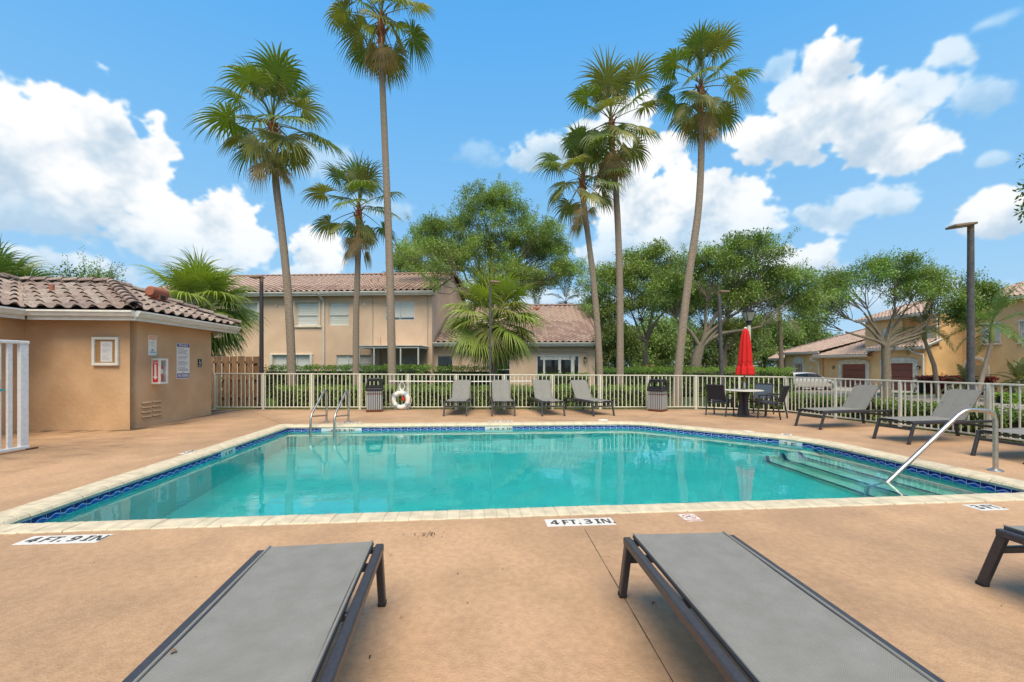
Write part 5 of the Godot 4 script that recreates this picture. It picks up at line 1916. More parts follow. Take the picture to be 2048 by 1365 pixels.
# a fan palm frond hanging under its own weight: stalk plus pleated blade whose tips split and droop
func fan_frond(elev: float, stalk: float, blade: float, droop: float, seed_: int, segs := 30, spread := 2.5, split := 0.5, dead := false) -> ArrayMesh:
	rng.seed = seed_
	var mb := MB.new()
	var dir := Vector3(cos(elev), sin(elev), 0)
	var pts := PackedVector3Array([Vector3.ZERO])
	var p := Vector3.ZERO
	for i in 5:
		dir = (dir + Vector3(0, -0.055 * (1.0 + droop * 0.6) * cos(elev), 0)).normalized()
		p += dir * (stalk / 5.0)
		pts.append(p)
	mb.tint = Color(1.5, 1.25, 0.9)
	mb.tube(pts, PackedFloat32Array([0.026, 0.02, 0.017, 0.015, 0.013, 0.011]), 5)
	var tip := p
	var ax := dir
	var sd := Vector3(0, 0, 1)
	var nn := sd.cross(ax).normalized()
	if nn.y < 0.0:
		nn = -nn
	# the blade is turned a little about its own stalk
	var roll := rnd(-0.5, 0.5)
	sd = sd.rotated(ax, roll)
	nn = nn.rotated(ax, roll)
	var da := spread * 2.0 / segs
	for k in segs:
		var an := -spread + da * (k + 0.5) + rnd(-0.02, 0.02)
		var L := blade * (0.72 + 0.28 * cos(an * 0.62)) * rnd(0.9, 1.06)
		var d0 := (ax * cos(an) + sd * sin(an) + nn * 0.12).normalized()
		var e0 := (sd * cos(an) - ax * sin(an)).normalized()
		var tone := rnd(0.8, 1.2)
		var steps := 7
		var q := tip
		var d := d0
		var prev_l := q
		var prev_r := q
		var prev_m := q
		for s in range(1, steps + 1):
			var f := float(s) / steps
			if f > split * 0.7:
				d = (d + Vector3(0, -1, 0) * (droop * 0.30 * f * (1.0 + rnd(-0.25, 0.35))) + e0 * rnd(-0.05, 0.05)).normalized()
			q += d * (L / steps)
			var w := 0.0
			if f <= split:
				w = (q - tip).length() * da * 0.52
			else:
				w = L * split * da * 0.52 * maxf(0.04, 1.0 - (f - split) / (1.0 - split)) * 0.9
			var up := e0.cross(d).normalized()
			if up.dot(nn) < 0.0:
				up = -up
			var fold := w * 0.55
			var m := q + up * fold
			var l := q - e0 * w
			var r := q + e0 * w
			var yel := 1.0 + 0.5 * smoothstep(0.75, 1.0, f) * (0.0 if dead else 1.0)
			mb.tint = Color(tone * yel, tone, tone * 0.95)
			mb.quad(prev_m, m, l, prev_l, up)
			mb.quad(prev_m, m, r, prev_r, up)
			prev_l = l
			prev_r = r
			prev_m = m
	return mb.mesh()


func feather_frond(len: float, elev: float, droop: float, leaflets: int, wide: float, seed_: int) -> ArrayMesh:
	rng.seed = seed_
	var mb := MB.new()
	var dir := Vector3(cos(elev), sin(elev), 0)
	var p := Vector3.ZERO
	var pts := PackedVector3Array([p])
	var rad := PackedFloat32Array([0.02])
	var n := 10
	for i in n:
		dir = (dir + Vector3(0, -droop / n, 0)).normalized()
		p += dir * len / n
		pts.append(p)
		rad.append(lerpf(0.02, 0.004, float(i + 1) / n))
	mb.tint = Color(1.3, 1.2, 0.8)
	mb.tube(pts, rad, 5)
	for k in leaflets:
		var f := 0.16 + 0.84 * (k + 0.5) / leaflets
		var fi := f * n
		var i := mini(int(fi), n - 1)
		var o := pts[i].lerp(pts[i + 1], fi - i)
		var d := (pts[i + 1] - pts[i]).normalized()
		for s in [-1.0, 1.0]:
			var L := wide * sin(PI * clampf(f * 0.86 + 0.12, 0, 1)) * rnd(0.85, 1.1)
			var side := Vector3(0, 0, s)
			var a := (side * 0.8 + d * 0.65 + Vector3(0, rnd(-0.1, 0.35), 0)).normalized()
			var m := o + a * L * 0.5
			var b := o + a * L * 0.85 + Vector3(0, -0.22 * L, 0) + a * L * 0.1
			var w := d * (0.02 + 0.014 * wide)
			var tone := rnd(0.8, 1.2)
			mb.tint = Color(tone, tone, tone)
			mb.quad(o - w * 0.5, o + w * 0.5, m + w, m - w, Vector3(0, 1, 0))
			mb.face(m - w, m + w, b, Vector3(0, 1, 0))
	return mb.mesh()


var fan_fresh := []
var fan_soft := []
var fan_dead := []


func make_fronds() -> void:
	for k in 12:
		var el: float = [1.45, 1.15, 0.85, 0.6, 0.35, 0.1, -0.15, -0.4, -0.65, 1.3, 0.7, -0.95][k]
		var stalk: float = [1.0, 1.15, 1.3, 1.4, 1.45, 1.4, 1.35, 1.2, 1.05, 1.05, 1.35, 0.9][k]
		fan_fresh.append([el, fan_frond(el, stalk, [0.95, 1.0, 1.02, 1.05, 1.05, 1.05, 1.05, 1.02, 1.0, 0.98, 1.02, 0.95][k], 0.75 + 0.6 * absf(sin(k * 1.7)) + 0.35 * clampf(0.5 - el * 0.5, 0.0, 1.0), 200 + k, 30, 2.35, 0.5)])
		fan_soft.append([el, fan_frond(el, stalk * 0.85, 1.25, 1.15 + 0.3 * sin(k * 2.3), 300 + k, 36, 2.4, 0.40)])
	for k in 4:
		fan_dead.append(fan_frond([-0.9, -1.15, -1.3, -1.0][k], 0.75, 0.85, 1.6, 400 + k, 22, 1.5, 0.35, true))


func fan_crown(t: Node, heart: Vector3, list: Array, n: int, size: float, m: Array, hi: float, lo: float, seed_: int, soft := 0.0) -> void:
	# n fronds from elevation hi (the youngest) down to lo, turned by the golden angle
	rng.seed = seed_
	for i in n:
		var f := float(i) / maxf(1.0, n - 1.0)
		var el := lerpf(hi, lo, pow(f, 1.2 if soft > 0.0 else 0.85)) + rnd(-0.35, 0.3) * f
		var best := 0
		var from: Array = list
		if soft > 0.0 and rnd(0, 1) < soft:
			from = fan_soft
		for k in list.size():
			if absf(list[k][0] - el) < absf(list[best][0] - el):
				best = k
		var yaw := i * 2.39996 + rnd(-0.3, 0.3)
		var s := size * rnd(0.88, 1.1)
		var b := Basis(Vector3.UP, yaw) * Basis(Vector3(0, 0, 1), el - list[best][0])
		put("frond", from[best][1], m[rng.randi_range(0, m.size() - 1)] if f < 0.8 else m[m.size() - 1], t, Transform3D(b.scaled(Vector3(s, s, s)), heart + Vector3(0, 0.25 * (1.0 - f) - 0.18 * f, 0)))


func tall_palm(label: String, path: Array, r0: float, r1: float, fronds: int, dead: int, size: float, lo: float, seed_: int) -> Node3D:
	var base := Vector3(path[0], path[1], path[2])
	var t := thing("fan_palm", label, "palm tree", base, 0.0, "tall fan palms behind the pool fence")
	rng.seed = seed_
	var p := PackedVector3Array()
	var rr := PackedFloat32Array()
	var src := pv(path)
	var cv := Curve3D.new()
	for i in src.size():
		var tan := (src[mini(i + 1, src.size() - 1)] - src[maxi(i - 1, 0)]) / 6.0
		cv.add_point(src[i] - base, -tan, tan)
	var L := cv.get_baked_length()
	var n := 40
	var nz := FastNoiseLite.new()
	nz.seed = seed_
	nz.frequency = 0.5
	for i in n + 1:
		var f := float(i) / n
		p.append(cv.sample_baked(f * L))
		rr.append(lerpf(r0, r1, f) * (1.0 + 0.05 * nz.get_noise_1d(f * L * 3.0)) + r0 * 0.35 * exp(-f * L / 0.35))
	var tr := MB.new()
	tr.tube(p, rr, 14)
	put("trunk", tr, M.palm_bark, t)
	var heart := p[n]
	var down := (p[n - 3] - p[n]).normalized()
	# split leaf bases below the crown
	var bt := MB.new()
	bt.tube(PackedVector3Array([heart + down * 1.0, heart + down * 0.5, heart + down * 0.15, heart + Vector3(0, 0.25, 0)]), PackedFloat32Array([r1 * 1.05, r1 * 1.35, r1 * 1.25, r1 * 0.5]), 10)
	for k in 16:
		var a := k * 2.4
		var o := heart + down * rnd(0.05, 0.75)
		var d := Vector3(cos(a), 1.5, sin(a)).normalized()
		bt.bar(o + Vector3(cos(a), 0, sin(a)) * r1, o + Vector3(cos(a), 0, sin(a)) * r1 + d * rnd(0.15, 0.3), 0.05, 0.02)
	put("leaf_base", bt, M.palm_boot, t)
	fan_crown(t, heart, fan_fresh, fronds, size, [M.palm_green, M.palm_green, M.palm_olive], 1.5, lo, seed_ + 5, 0.2)
	rng.seed = seed_ + 9
	for i in dead:
		var a := rnd(0, TAU)
		put("dry_frond", fan_dead[i % 4], M.palm_dry if i % 4 != 2 else M.palm_olive, t, Transform3D(Basis(Vector3.UP, a).scaled(Vector3.ONE * size * rnd(0.8, 1.15)), heart + down * rnd(0.5, 1.15)))
	return t


func bushy_palm(label: String, base: Vector3, heart: Vector3, r: float, fronds: int, size: float, lo: float, m: Array, seed_: int) -> Node3D:
	var t := thing("fan_palm", label, "palm tree", base, 0.0, "low bushy fan palms")
	rng.seed = seed_
	var tr := MB.new()
	var h := heart - base
	tr.tube(PackedVector3Array([Vector3.ZERO, h * 0.3 + Vector3(0.03, 0, 0), h * 0.7, h + Vector3(0, 0.2, 0)]), PackedFloat32Array([r * 1.4, r, r, r * 0.7]), 12)
	put("trunk", tr, M.palm_bark, t)
	var bt := MB.new()
	for k in 22:
		var a := k * 2.4
		var o := h + Vector3(0, rnd(-0.7, 0.1), 0)
		bt.bar(o, o + Vector3(cos(a) * 0.35, 0.25, sin(a) * 0.35), 0.05, 0.03)
	put("leaf_base", bt, M.dark_bark, t)
	fan_crown(t, h, fan_soft, fronds, size, m, 1.5, lo, seed_ + 5)
	return t


func feather_palm(label: String, base: Vector3, path: Array, r: float, shaft: float, fronds: Array, n: int, lo: float, leaf: String, seed_: int, called := "feather_palm", group := "feather palms by the street") -> Node3D:
	var t := thing(called, label, "palm tree", base, 0.0, group)
	rng.seed = seed_
	var p := pv(path)
	var rr := PackedFloat32Array()
	for i in p.size():
		rr.append(lerpf(r * 1.2, r * 0.75, float(i) / (p.size() - 1)))
	var tr := MB.new()
	tr.tube(p, rr, 10)
	put("trunk", tr, M.palm_bark, t)
	var top := p[p.size() - 1]
	if shaft > 0.0:
		var cs := MB.new()
		cs.tube(PackedVector3Array([top - Vector3(0, 0.05, 0), top + Vector3(0, shaft * 0.3, 0), top + Vector3(0, shaft, 0)]), PackedFloat32Array([r * 0.95, r * 1.1, r * 0.5]), 10)
		put("crownshaft", cs, M.crownshaft, t)
		top += Vector3(0, shaft, 0)
	for i in n:
		var f := float(i) / (n - 1.0)
		var k := mini(int(f * fronds.size()), fronds.size() - 1)
		put("frond", fronds[k], M[leaf], t, Transform3D((Basis(Vector3.UP, i * 2.4 + rnd(-0.2, 0.2)) * Basis(Vector3(0, 0, 1), lerpf(0.3, lo, f))).scaled(Vector3.ONE * rnd(0.9, 1.08)), top - Vector3(0, 0.1 * f, 0)))
	return t


func build_plants() -> void:
	clumps.fine = leaf_clump(16, 0.14, 0.07, 0.24, 901)
	clumps.open = leaf_clump(14, 0.14, 0.062, 0.26, 902, 0.75)
	clumps.big = leaf_clump(14, 0.26, 0.13, 0.5, 903)
	clumps.hedge = leaf_clump(10, 0.065, 0.038, 0.09, 904, 0.4)
	clumps.broad = leaf_clump(8, 0.2, 0.07, 0.14, 905, 0.3)
	make_fronds()
	# the six tall palms just beyond the back fence
	tall_palm("tall fan palm with ragged wide crown rising before the curtained upper window", [-7.8, -0.04, -15.6, -7.84, 1.95, -15.6, -7.96, 4.08, -15.6, -8.17, 6.2, -15.6, -8.37, 7.8, -15.6, -8.42, 9.04, -15.6, -8.49, 10.0, -15.6], 0.148, 0.11, 29, 7, 1.08, -0.75, 1001)
	tall_palm("tallest fan palm, its crown cut off by the top of the photo", [-4.25, -0.04, -15.6, -4.27, 1.95, -15.6, -4.36, 5.49, -15.6, -4.5, 9.04, -15.6, -4.61, 11.7, -15.6, -4.64, 13.0, -15.6, -4.64, 13.75, -15.6], 0.15, 0.10, 29, 10, 0.98, -0.9, 1011)
	tall_palm("small slim fan palm with loose crown and dry skirt, close to the tallest palm trunk", [-5.78, -0.04, -16.3, -5.78, 2.9, -16.3, -5.71, 5.31, -16.3, -5.67, 6.23, -16.3, -5.67, 7.2, -16.3], 0.125, 0.09, 22, 12, 0.86, -0.75, 1021)
	tall_palm("fan palm with curved trunk whose crown sits lowest of the three on the clubhouse side", [3.22, -0.04, -16.0, 3.15, 2.15, -16.0, 2.96, 4.51, -16.0, 2.69, 6.69, -16.0, 2.58, 7.69, -16.0, 2.56, 8.2, -16.0], 0.13, 0.09, 24, 8, 0.84, -0.7, 1031)
	tall_palm("fan palm with straight trunk and shaggy dry skirt between two other palms", [3.93, -0.04, -16.0, 3.93, 3.78, -16.0, 3.85, 6.51, -16.0, 3.71, 8.69, -16.0, 3.6, 9.78, -16.0, 3.6, 10.25, -16.0], 0.14, 0.10, 27, 13, 1.0, -0.85, 1041)
	tall_palm("strongly leaning fan palm with a woodpecker scar on its trunk", [5.8, -0.04, -15.6, 5.99, 2.13, -15.6, 6.26, 4.43, -15.6, 6.61, 6.91, -15.6, 6.72, 9.04, -15.6, 6.7, 10.28, -15.6, 6.7, 11.3, -15.6], 0.15, 0.10, 26, 9, 0.92, -0.85, 1051)
	# bushy ones
	bushy_palm("bright green drooping fan palm in front of the clubhouse", Vector3(-0.75, -0.04, -17.2), Vector3(-0.77, 3.1, -17.2), 0.13, 58, 1.0, -0.95, [M.palm_bright, M.palm_bright, M.palm_olive], 1061)
	bushy_palm("dense fan palm rising behind the pool house roof beside the lamp post", Vector3(-12.2, -0.04, -17.3), Vector3(-12.3, 3.5, -17.3), 0.16, 60, 1.08, -0.95, [M.palm_bright, M.palm_bright, M.palm_green], 1071)
	bushy_palm("fan palm above the wing of the pool house at the edge of the photo", Vector3(-20.4, -0.04, -17.5), Vector3(-20.5, 4.1, -17.5), 0.16, 24, 1.15, -0.3, [M.palm_green], 1081)
	# trees: the large oak behind the houses
	broad_tree("oak_tree", "large spreading oak rising behind the town house and clubhouse roofs", "oaks", Vector3(-2.2, -0.05, -36.0), [0, 0, 0, 0.1, 3.0, 0, 0.0, 5.6, 0, 0.1, 6.9, 0], [0.5, 0.4, 0.36, 0.3], [[-3.6, 10.8, 0, 3.2, 2.8, 2.6], [0.6, 13.2, 0, 3.4, 2.9, 2.6], [3.6, 11.0, 0.4, 3.0, 2.7, 2.4], [6.2, 8.6, 0.5, 2.4, 1.7, 2.0], [-5.6, 8.4, 0.6, 2.3, 1.8, 2.0], [-0.6, 10.0, 1.2, 2.6, 1.7, 1.6], [3.4, 7.8, 1.0, 2.0, 1.3, 1.5], [-2.6, 7.2, 2.6, 1.3, 1.2, 1.1], [-4.2, 7.0, 1.2, 1.9, 1.5, 1.5], [1.2, 8.6, 1.4, 2.2, 1.5, 1.4], [-2.9, 8.2, 9.5, 1.7, 1.1, 1.3], [-1.9, 6.3, 12.2, 0.8, 0.9, 0.7], [-6.2, 9.6, 0.3, 1.7, 1.4, 1.5], [5.0, 10.4, 0.2, 1.8, 1.4, 1.5]], 25, "fine", "oak_leaf", "oak_bark", 0.7, 1.5, 2001)
	# oaks along the path on the right hand
	broad_tree("oak_tree", "oak with forked trunk and dense rounded crown between two palm trunks", "oaks", Vector3(8.8, -0.05, -29.0), [0, 0, 0, 0.05, 1.4, 0, -0.1, 2.5, 0, 0.05, 3.1, 0], [0.26, 0.2, 0.2, 0.2], [[-1.9, 6.4, 0, 1.9, 1.9, 1.8], [0.4, 7.6, 0, 2.1, 1.6, 1.8], [2.2, 6.3, 0, 1.8, 1.6, 1.7], [-0.4, 5.2, 0.7, 1.9, 0.9, 1.5], [-3.1, 5.0, 0.3, 1.1, 1.3, 1.1]], 36, "fine", "oak_leaf", "oak_bark", 0.7, 1.3, 2011)
	broad_tree("oak_tree", "stout oak with wide forking limbs behind the tall grey lamp post", "oaks", Vector3(10.4, -0.1, -25.0), [0, 0, 0, 0.0, 1.2, 0, 0.1, 1.9, 0, 0.3, 2.6, 0], [0.36, 0.28, 0.29, 0.26], [[-1.6, 5.6, 0, 1.6, 1.3, 1.5], [0.8, 7.0, 0, 2.0, 1.3, 1.7], [3.3, 7.6, 0, 1.9, 1.3, 1.6], [4.9, 6.3, 0, 1.7, 1.2, 1.5], [2.4, 5.4, 0.3, 1.6, 0.8, 1.4], [6.1, 4.9, 0.2, 1.2, 0.9, 1.1]], 34, "fine", "oak_leaf", "oak_bark", 0.7, 1.3, 2021)
	broad_tree("oak_tree", "darker oak standing behind the red umbrella and the lantern post", "oaks", Vector3(15.8, -0.3, -33.0), [0, 0, 0, 0.1, 1.6, 0, 0.1, 2.8, 0], [0.28, 0.22, 0.2], [[-2.0, 5.6, 0, 2.0, 1.4, 1.7], [0.6, 6.8, 0, 2.3, 1.6, 1.8], [3.2, 6.4, 0, 2.0, 1.6, 1.7], [1.0, 4.3, 0.4, 2.2, 0.9, 1.6]], 30, "fine", "dark_leaf", "oak_bark", 0.75, 1.35, 2031)
	broad_tree("ornamental_tree", "small round dark green tree at the corner of the clubhouse", "", Vector3(5.9, -0.05, -25.0), [0, 0, 0, 0.03, 1.0, 0, 0.0, 1.5, 0], [0.12, 0.1, 0.09], [[-0.1, 2.7, 0, 1.05, 0.95, 1.0], [0.6, 2.3, 0.1, 0.8, 0.75, 0.8]], 60, "fine", "dark_leaf", "dark_bark", 0.65, 1.15, 2041)
	# the open street tree before the garages
	broad_tree("street_tree", "open umbrella shaped tree with pale forked trunk before the garage doors", "", Vector3(22.6, -0.6, -26.6), [0, 0, 0, 0.05, 1.5, 0, 0.0, 3.2, 0], [0.28, 0.235, 0.215], [[-3.6, 5.6, 0, 1.7, 0.75, 1.4], [-1.8, 7.2, 0, 1.8, 0.8, 1.5], [0.3, 8.0, 0, 1.8, 0.8, 1.5], [2.4, 7.3, 0, 1.9, 0.8, 1.5], [4.6, 6.5, 0, 1.9, 0.9, 1.4], [-3.0, 6.6, 0.2, 1.3, 0.6, 1.1], [3.2, 5.4, 0.4, 1.5, 0.7, 1.2], [0.9, 6.2, 0.5, 1.6, 0.5, 1.2], [-4.6, 5.0, 0.2, 1.2, 0.6, 1.0], [5.6, 5.6, 0.2, 1.4, 0.8, 1.1], [4.0, 4.6, 0.3, 1.2, 0.6, 1.0]], 46, "open", "light_leaf", "oak_bark", 0.75, 1.3, 2051, -1, 20)
	# a tree out of the frame whose branch end hangs in at the upper corner
	broad_tree("overhanging_tree", "tree at the frame edge whose leafy twigs hang into the sky", "", Vector3(15.6, -0.5, -9.0), [0, 0, 0, 0.1, 2.0, 0, 0.0, 3.4, 0], [0.24, 0.18, 0.16], [[-1.5, 6.3, -1.6, 1.35, 0.75, 0.9], [0.6, 7.4, -0.6, 1.6, 1.2, 1.5], [1.6, 6.0, 0.4, 1.4, 1.1, 1.3]], 34, "fine", "dark_leaf", "dark_bark", 0.7, 1.1, 2061)
	broad_tree("airy_tree", "thin airy tree behind the pool house ridge with reddish leaf tips", "", Vector3(-19.6, -0.05, -20.5), [0, 0, 0, 0.0, 2.0, 0, 0.1, 3.0, 0], [0.14, 0.1, 0.09], [[-1.3, 4.8, 0, 1.0, 0.8, 0.8], [0.4, 4.7, 0, 1.1, 0.8, 0.9], [1.9, 4.3, 0, 1.0, 0.6, 0.8], [-0.3, 5.5, 0, 0.8, 0.6, 0.7]], 22, "open", "light_leaf", "dark_bark", 0.6, 1.1, 2071)
	# belt of trees far beyond
	var belt := [[3.0, -54.0, 7.5, 3.4], [9.5, -50.0, 8.0, 4.0], [15.0, -47.0, 7.0, 3.6], [20.0, -52.0, 7.5, 3.8], [24.5, -50.0, 6.5, 3.6], [29.5, -58.0, 8.0, 4.4], [12.5, -40.0, 5.0, 2.6], [19.0, -41.0, 5.2, 2.8], [35.5, -62.0, 9.0, 4.8], [43.0, -66.0, 9.0, 5.0], [6.2, -43.0, 5.5, 2.8]]
	var says := ["beyond the clubhouse roof end", "behind the leaning palm", "behind the tall grey lamp post", "behind the red umbrella", "behind the thin grey palm trunk", "beside the wing of the garage house", "low down under the stout oak", "low down beside the lantern post", "above the wing roof of the garage house", "above the ridge of the garage house", "low down beside the forked oak"]
	for i in belt.size():
		var b: Array = belt[i]
		var w: float = b[3]
		var h: float = b[2]
		broad_tree("background_tree", "distant green tree " + says[i], "distant trees", Vector3(b[0], -0.4, b[1]), [0, 0, 0, 0.1, h * 0.2, 0, 0, h * 0.34, 0], [0.24, 0.18, 0.16], [[-w * 0.45, h * 0.55, 0, w * 0.6, h * 0.26, w * 0.5], [w * 0.4, h * 0.6, 0, w * 0.6, h * 0.28, w * 0.5], [0, h * 0.8, 0, w * 0.55, h * 0.2, w * 0.5], [0, h * 0.34, w * 0.2, w * 0.7, h * 0.14, w * 0.5]], 13, "big", ["light_leaf", "dark_leaf", "oak_leaf"][i % 3], "dark_bark", 0.6, 1.15, 2100 + i, -1, 16)
	# the wood beyond, which closes the view at the horizon
	rng.seed = 2200
	var wt := []
	var wc := []
	for k in 5200:
		var f := rnd(0, 1)
		var x := lerpf(-46.0, 62.0, f)
		var top := 4.2 + 1.3 * sin(x * 0.35) + 0.8 * sin(x * 0.83 + 1.0)
		var y := top * pow(rnd(0.0, 1.0), 0.8)
		wt.append(Transform3D(spin().scaled(Vector3.ONE * rnd(0.9, 1.6)), Vector3(x, y - 0.5, -66.0 - 3.0 * sin(x * 0.2) + rnd(-1.5, 1.5))))
		var s := rnd(0.45, 1.0)
		wc.append(Color(s, s, s * 0.95))
	var wood := scatter("undergrowth", self, clumps.big, M.dark_leaf, wt, wc)
	tag(wood, "far dense green wood closing the view beyond the garden wall", "undergrowth")
	# feather palms
	var ff := []
	for k in 4:
		ff.append(feather_frond(2.3, [1.2, 0.8, 0.45, 0.1][k], [0.9, 1.2, 1.3, 1.3][k], 26, 0.62, 500 + k))
	var fs := []
	for k in 4:
		fs.append(feather_frond(1.25, [1.2, 0.8, 0.4, 0.0][k], [0.8, 1.0, 1.1, 1.0][k], 24, 0.30, 520 + k))
	feather_palm("leaning feather palm with green crownshaft before the upper window", Vector3(25.3, -0.6, -24.0), [0, 0, 0, 0.35, 1.3, 0, 0.9, 3.3, 0], 0.12, 0.9, ff, 12, -0.35, "feather_green", 3001)
	feather_palm("feather palm with yellow crownshaft hidden beside the dark lamp post", Vector3(26.6, -0.6, -27.4), [0, 0, 0, -0.3, 2.0, 0, -0.9, 3.6, 0], 0.12, 0.8, ff, 12, -0.35, "feather_olive", 3011)
	feather_palm("slender grey palm trunk with its crown up among the oak leaves", Vector3(19.6, -0.6, -32.0), [0, 0, 0, 0.0, 2.5, 0, -0.1, 5.2, 0], 0.15, 0.7, ff, 11, -0.3, "feather_olive", 3021)
	feather_palm("far palm with yellowish crown just above the clubhouse ridge", Vector3(4.6, -0.1, -38.0), [0, 0, 0, 0.0, 4.0, 0, 0.05, 7.0, 0], 0.16, 0.0, ff, 13, -0.6, "feather_olive", 3031)
	feather_palm("far palm half hidden behind the big oak and the clubhouse ridge", Vector3(2.2, -0.1, -39.5), [0, 0, 0, 0.0, 4.0, 0, 0.05, 6.4, 0], 0.16, 0.0, ff, 13, -0.6, "feather_green", 3041)
	for e in [[26.9, -23.6, 0.25, 1.15, "leaning towards the street"], [27.5, -24.1, 0.5, 1.3, "with the forked look between its neighbours"], [26.2, -25.2, -0.2, 1.0, "under the leaning feather palm"], [19.2, -36.0, 0.0, 1.5, "under the far trees beyond the umbrella"], [17.0, -37.5, 0.0, 1.5, "behind the red umbrella canopy"]]:
		feather_palm("dwarf date palm with dark trunk " + e[4], Vector3(e[0], -0.6, e[1]), [0, 0, 0, e[2] * 0.6, e[3] * 0.6, 0.05, e[2], e[3], 0], 0.09, 0.0, fs, 18, -0.7, "feather_olive", 3050 + int(e[0] * 10), "date_palm", "dwarf date palms")
	# hedges
	hedge("low clipped hedge right behind the back fence", [-7.9, -14.95, 5.2, -15.05], 0.75, 0.66, 95, "hedge_leaf", "hedge", 0.55, 1.3, 4001)
	hedge("tall clipped hedge in front of the town house windows", [-10.6, -19.2, -5.4, -19.2, -3.6, -19.2], 0.9, 1.36, 66, "hedge_leaf", "hedge", 0.6, 1.5, 4011)
	hedge("clipped hedge piece beside the screened porch", [-3.35, -19.2, -3.3, -19.2, -0.3, -19.3], 0.9, 1.34, 66, "hedge_leaf", "hedge", 0.6, 1.5, 4021)
	hedge("tall hedge behind the leaning palm and the second bin", [3.9, -20.2, 13.0, -20.6], 0.9, 1.26, 60, "hedge_leaf", "hedge", 0.6, 1.45, 4031)
	hedge("clipped hedge block before the french doors", [1.25, -20.5, 3.5, -20.5], 0.9, 0.98, 60, "hedge_leaf", "hedge", 0.6, 1.35, 4041)
	hedge("loose low shrubs at the clubhouse wall under its windows", [-3.4, -22.6, -0.9, -22.6], 0.9, 0.78, 60, "hedge_leaf", "hedge", 0.6, 1.5, 4051, "shrub")
	hedge("low hedge outside the side fence by the loungers", [6.6, -14.75, 8.95, -13.4, 10.0, -8.0, 10.7, -3.2], 0.8, 0.62, 85, "hedge_leaf", "hedge", 0.4, 0.95, 4061, "hedge", -0.12)
	hedge("dark clipped hedge far beyond the umbrella table", [14.5, -33.5, 20.5, -34.5], 1.0, 1.15, 40, "dark_leaf", "hedge", 0.7, 1.3, 4071, "hedge", -0.5)
	hedge("red leaved croton bed under the gas meter of the garage house", [27.4, -29.4, 30.0, -29.0, 30.6, -28.0], 1.1, 1.25, 60, "red_leaf", "broad", 0.5, 1.8, 4081, "croton_shrub", -0.6, "croton beds")
	hedge("green shrubs at the foot of the feather palms", [26.0, -23.4, 30.5, -22.0], 1.0, 0.5, 40, "hedge_leaf", "broad", 0.7, 1.5, 4091, "shrub", -0.6, "")
	hedge("yellow green shrubs below the forked oak", [7.6, -27.2, 10.6, -26.8], 0.9, 1.35, 36, "light_leaf", "broad", 0.6, 1.3, 4101, "shrub", 0.0, "")
	hedge("small red croton shrub below the forked oak", [8.0, -26.0, 8.15, -26.0], 0.4, 1.4, 70, "red_leaf", "broad", 1.0, 2.6, 4111, "croton_shrub", 0.0, "croton beds")
	# mown grass blades where the lawn shows
	rng.seed = 71
	var blade := MB.new()
	for k in 7:
		var a := k * 0.9
		var o := Vector3(cos(a), 0, sin(a)) * 0.02
		var s := Vector3(-sin(a), 0, cos(a)) * 0.004
		blade.face(o - s, o + s, o * 2.2 + Vector3(0, 0.07, 0), Vector3(cos(a), 0.5, sin(a)))
	var tfs := []
	var cols := []
	for k in 16000:
		var r := rnd(0, 1)
		var p := Vector3(rnd(-13, 5), 0, rnd(-19, -14.3))
		if r > 0.75:
			p = Vector3(rnd(24.8, 29.2), 0, rnd(-30.2, -28.2))
		p.y = fall(p.x, p.z) if r <= 0.75 else -0.53
		tfs.append(Transform3D(spin().scaled(Vector3.ONE * rnd(0.6, 1.2)), p))
		var f := rnd(0.6, 1.3)
		cols.append(Color(f, f, f))
	var gr := scatter("grass", self, blade.mesh(), M.hedge_leaf, tfs, cols)
	tag(gr, "short mown grass on the lawn strips beyond the fence", "grass")


# ------------------------------------------------------------------ fences
func railing(t: Node3D, pts: Array, posts: Array, rails: bool) -> void:
	# pts = [x, z, height] corners relative to the thing; posts every 1.55 m
	for i in pts.size() - 1:
		var a := Vector3(pts[i][0], 0, pts[i][1])
		var b := Vector3(pts[i + 1][0], 0, pts[i + 1][1])
		var ha: float = pts[i][2]
		var hb: float = pts[i + 1][2]
		var top := MB.new()
		top.bar(a + Vector3(0, ha - 0.016, 0), b + Vector3(0, hb - 0.016, 0), 0.042, 0.034, 0.005)
		put("top_rail", top, M.fence_paint, t)
		var low := MB.new()
		low.bar(a + Vector3(0, 0.075, 0), b + Vector3(0, 0.075, 0), 0.03, 0.03, 0.004)
		put("bottom_rail", low, M.fence_paint, t)
		var len := a.distance_to(b)
		var d := (b - a).normalized()
		var yaw := atan2(-d.z, d.x)
		var bays := maxi(1, roundi(len / 1.56))
		for k in bays + 1:
			if k == 0 and i > 0:
				continue
			var f := float(k) / bays
			var h := lerpf(ha, hb, f)
			var p := MB.new()
			p.box(Vector3(0, h * 0.5 + 0.004, 0), Vector3(0.062, h - 0.03, 0.05), Basis(), 0.005)
			p.box(Vector3(0, 0.006, 0), Vector3(0.1, 0.012, 0.1), Basis(), 0.003)
			put("post", p, M.fence_paint, t, Transform3D(Basis(Vector3.UP, yaw), a.lerp(b, f)))
		var n := int(len / 0.127)
		var pk := MB.new()
		pk.box(Vector3(0, 0.5, 0), Vector3(0.026, 1.0, 0.018), Basis(), 0.003)
		var pm := pk.mesh()
		for k in n:
			var f := (k + 0.5) / n
			var near := absf(f * bays - roundf(f * bays)) * len / bays
			if near < 0.055:
				continue
			var h := lerpf(ha, hb, f) - 0.095
			put("picket", pm, M.fence_paint, t, Transform3D(Basis(Vector3.UP, yaw) * Basis.from_scale(Vector3(1, h, 1)), a.lerp(b, f) + Vector3(0, 0.068, 0)))


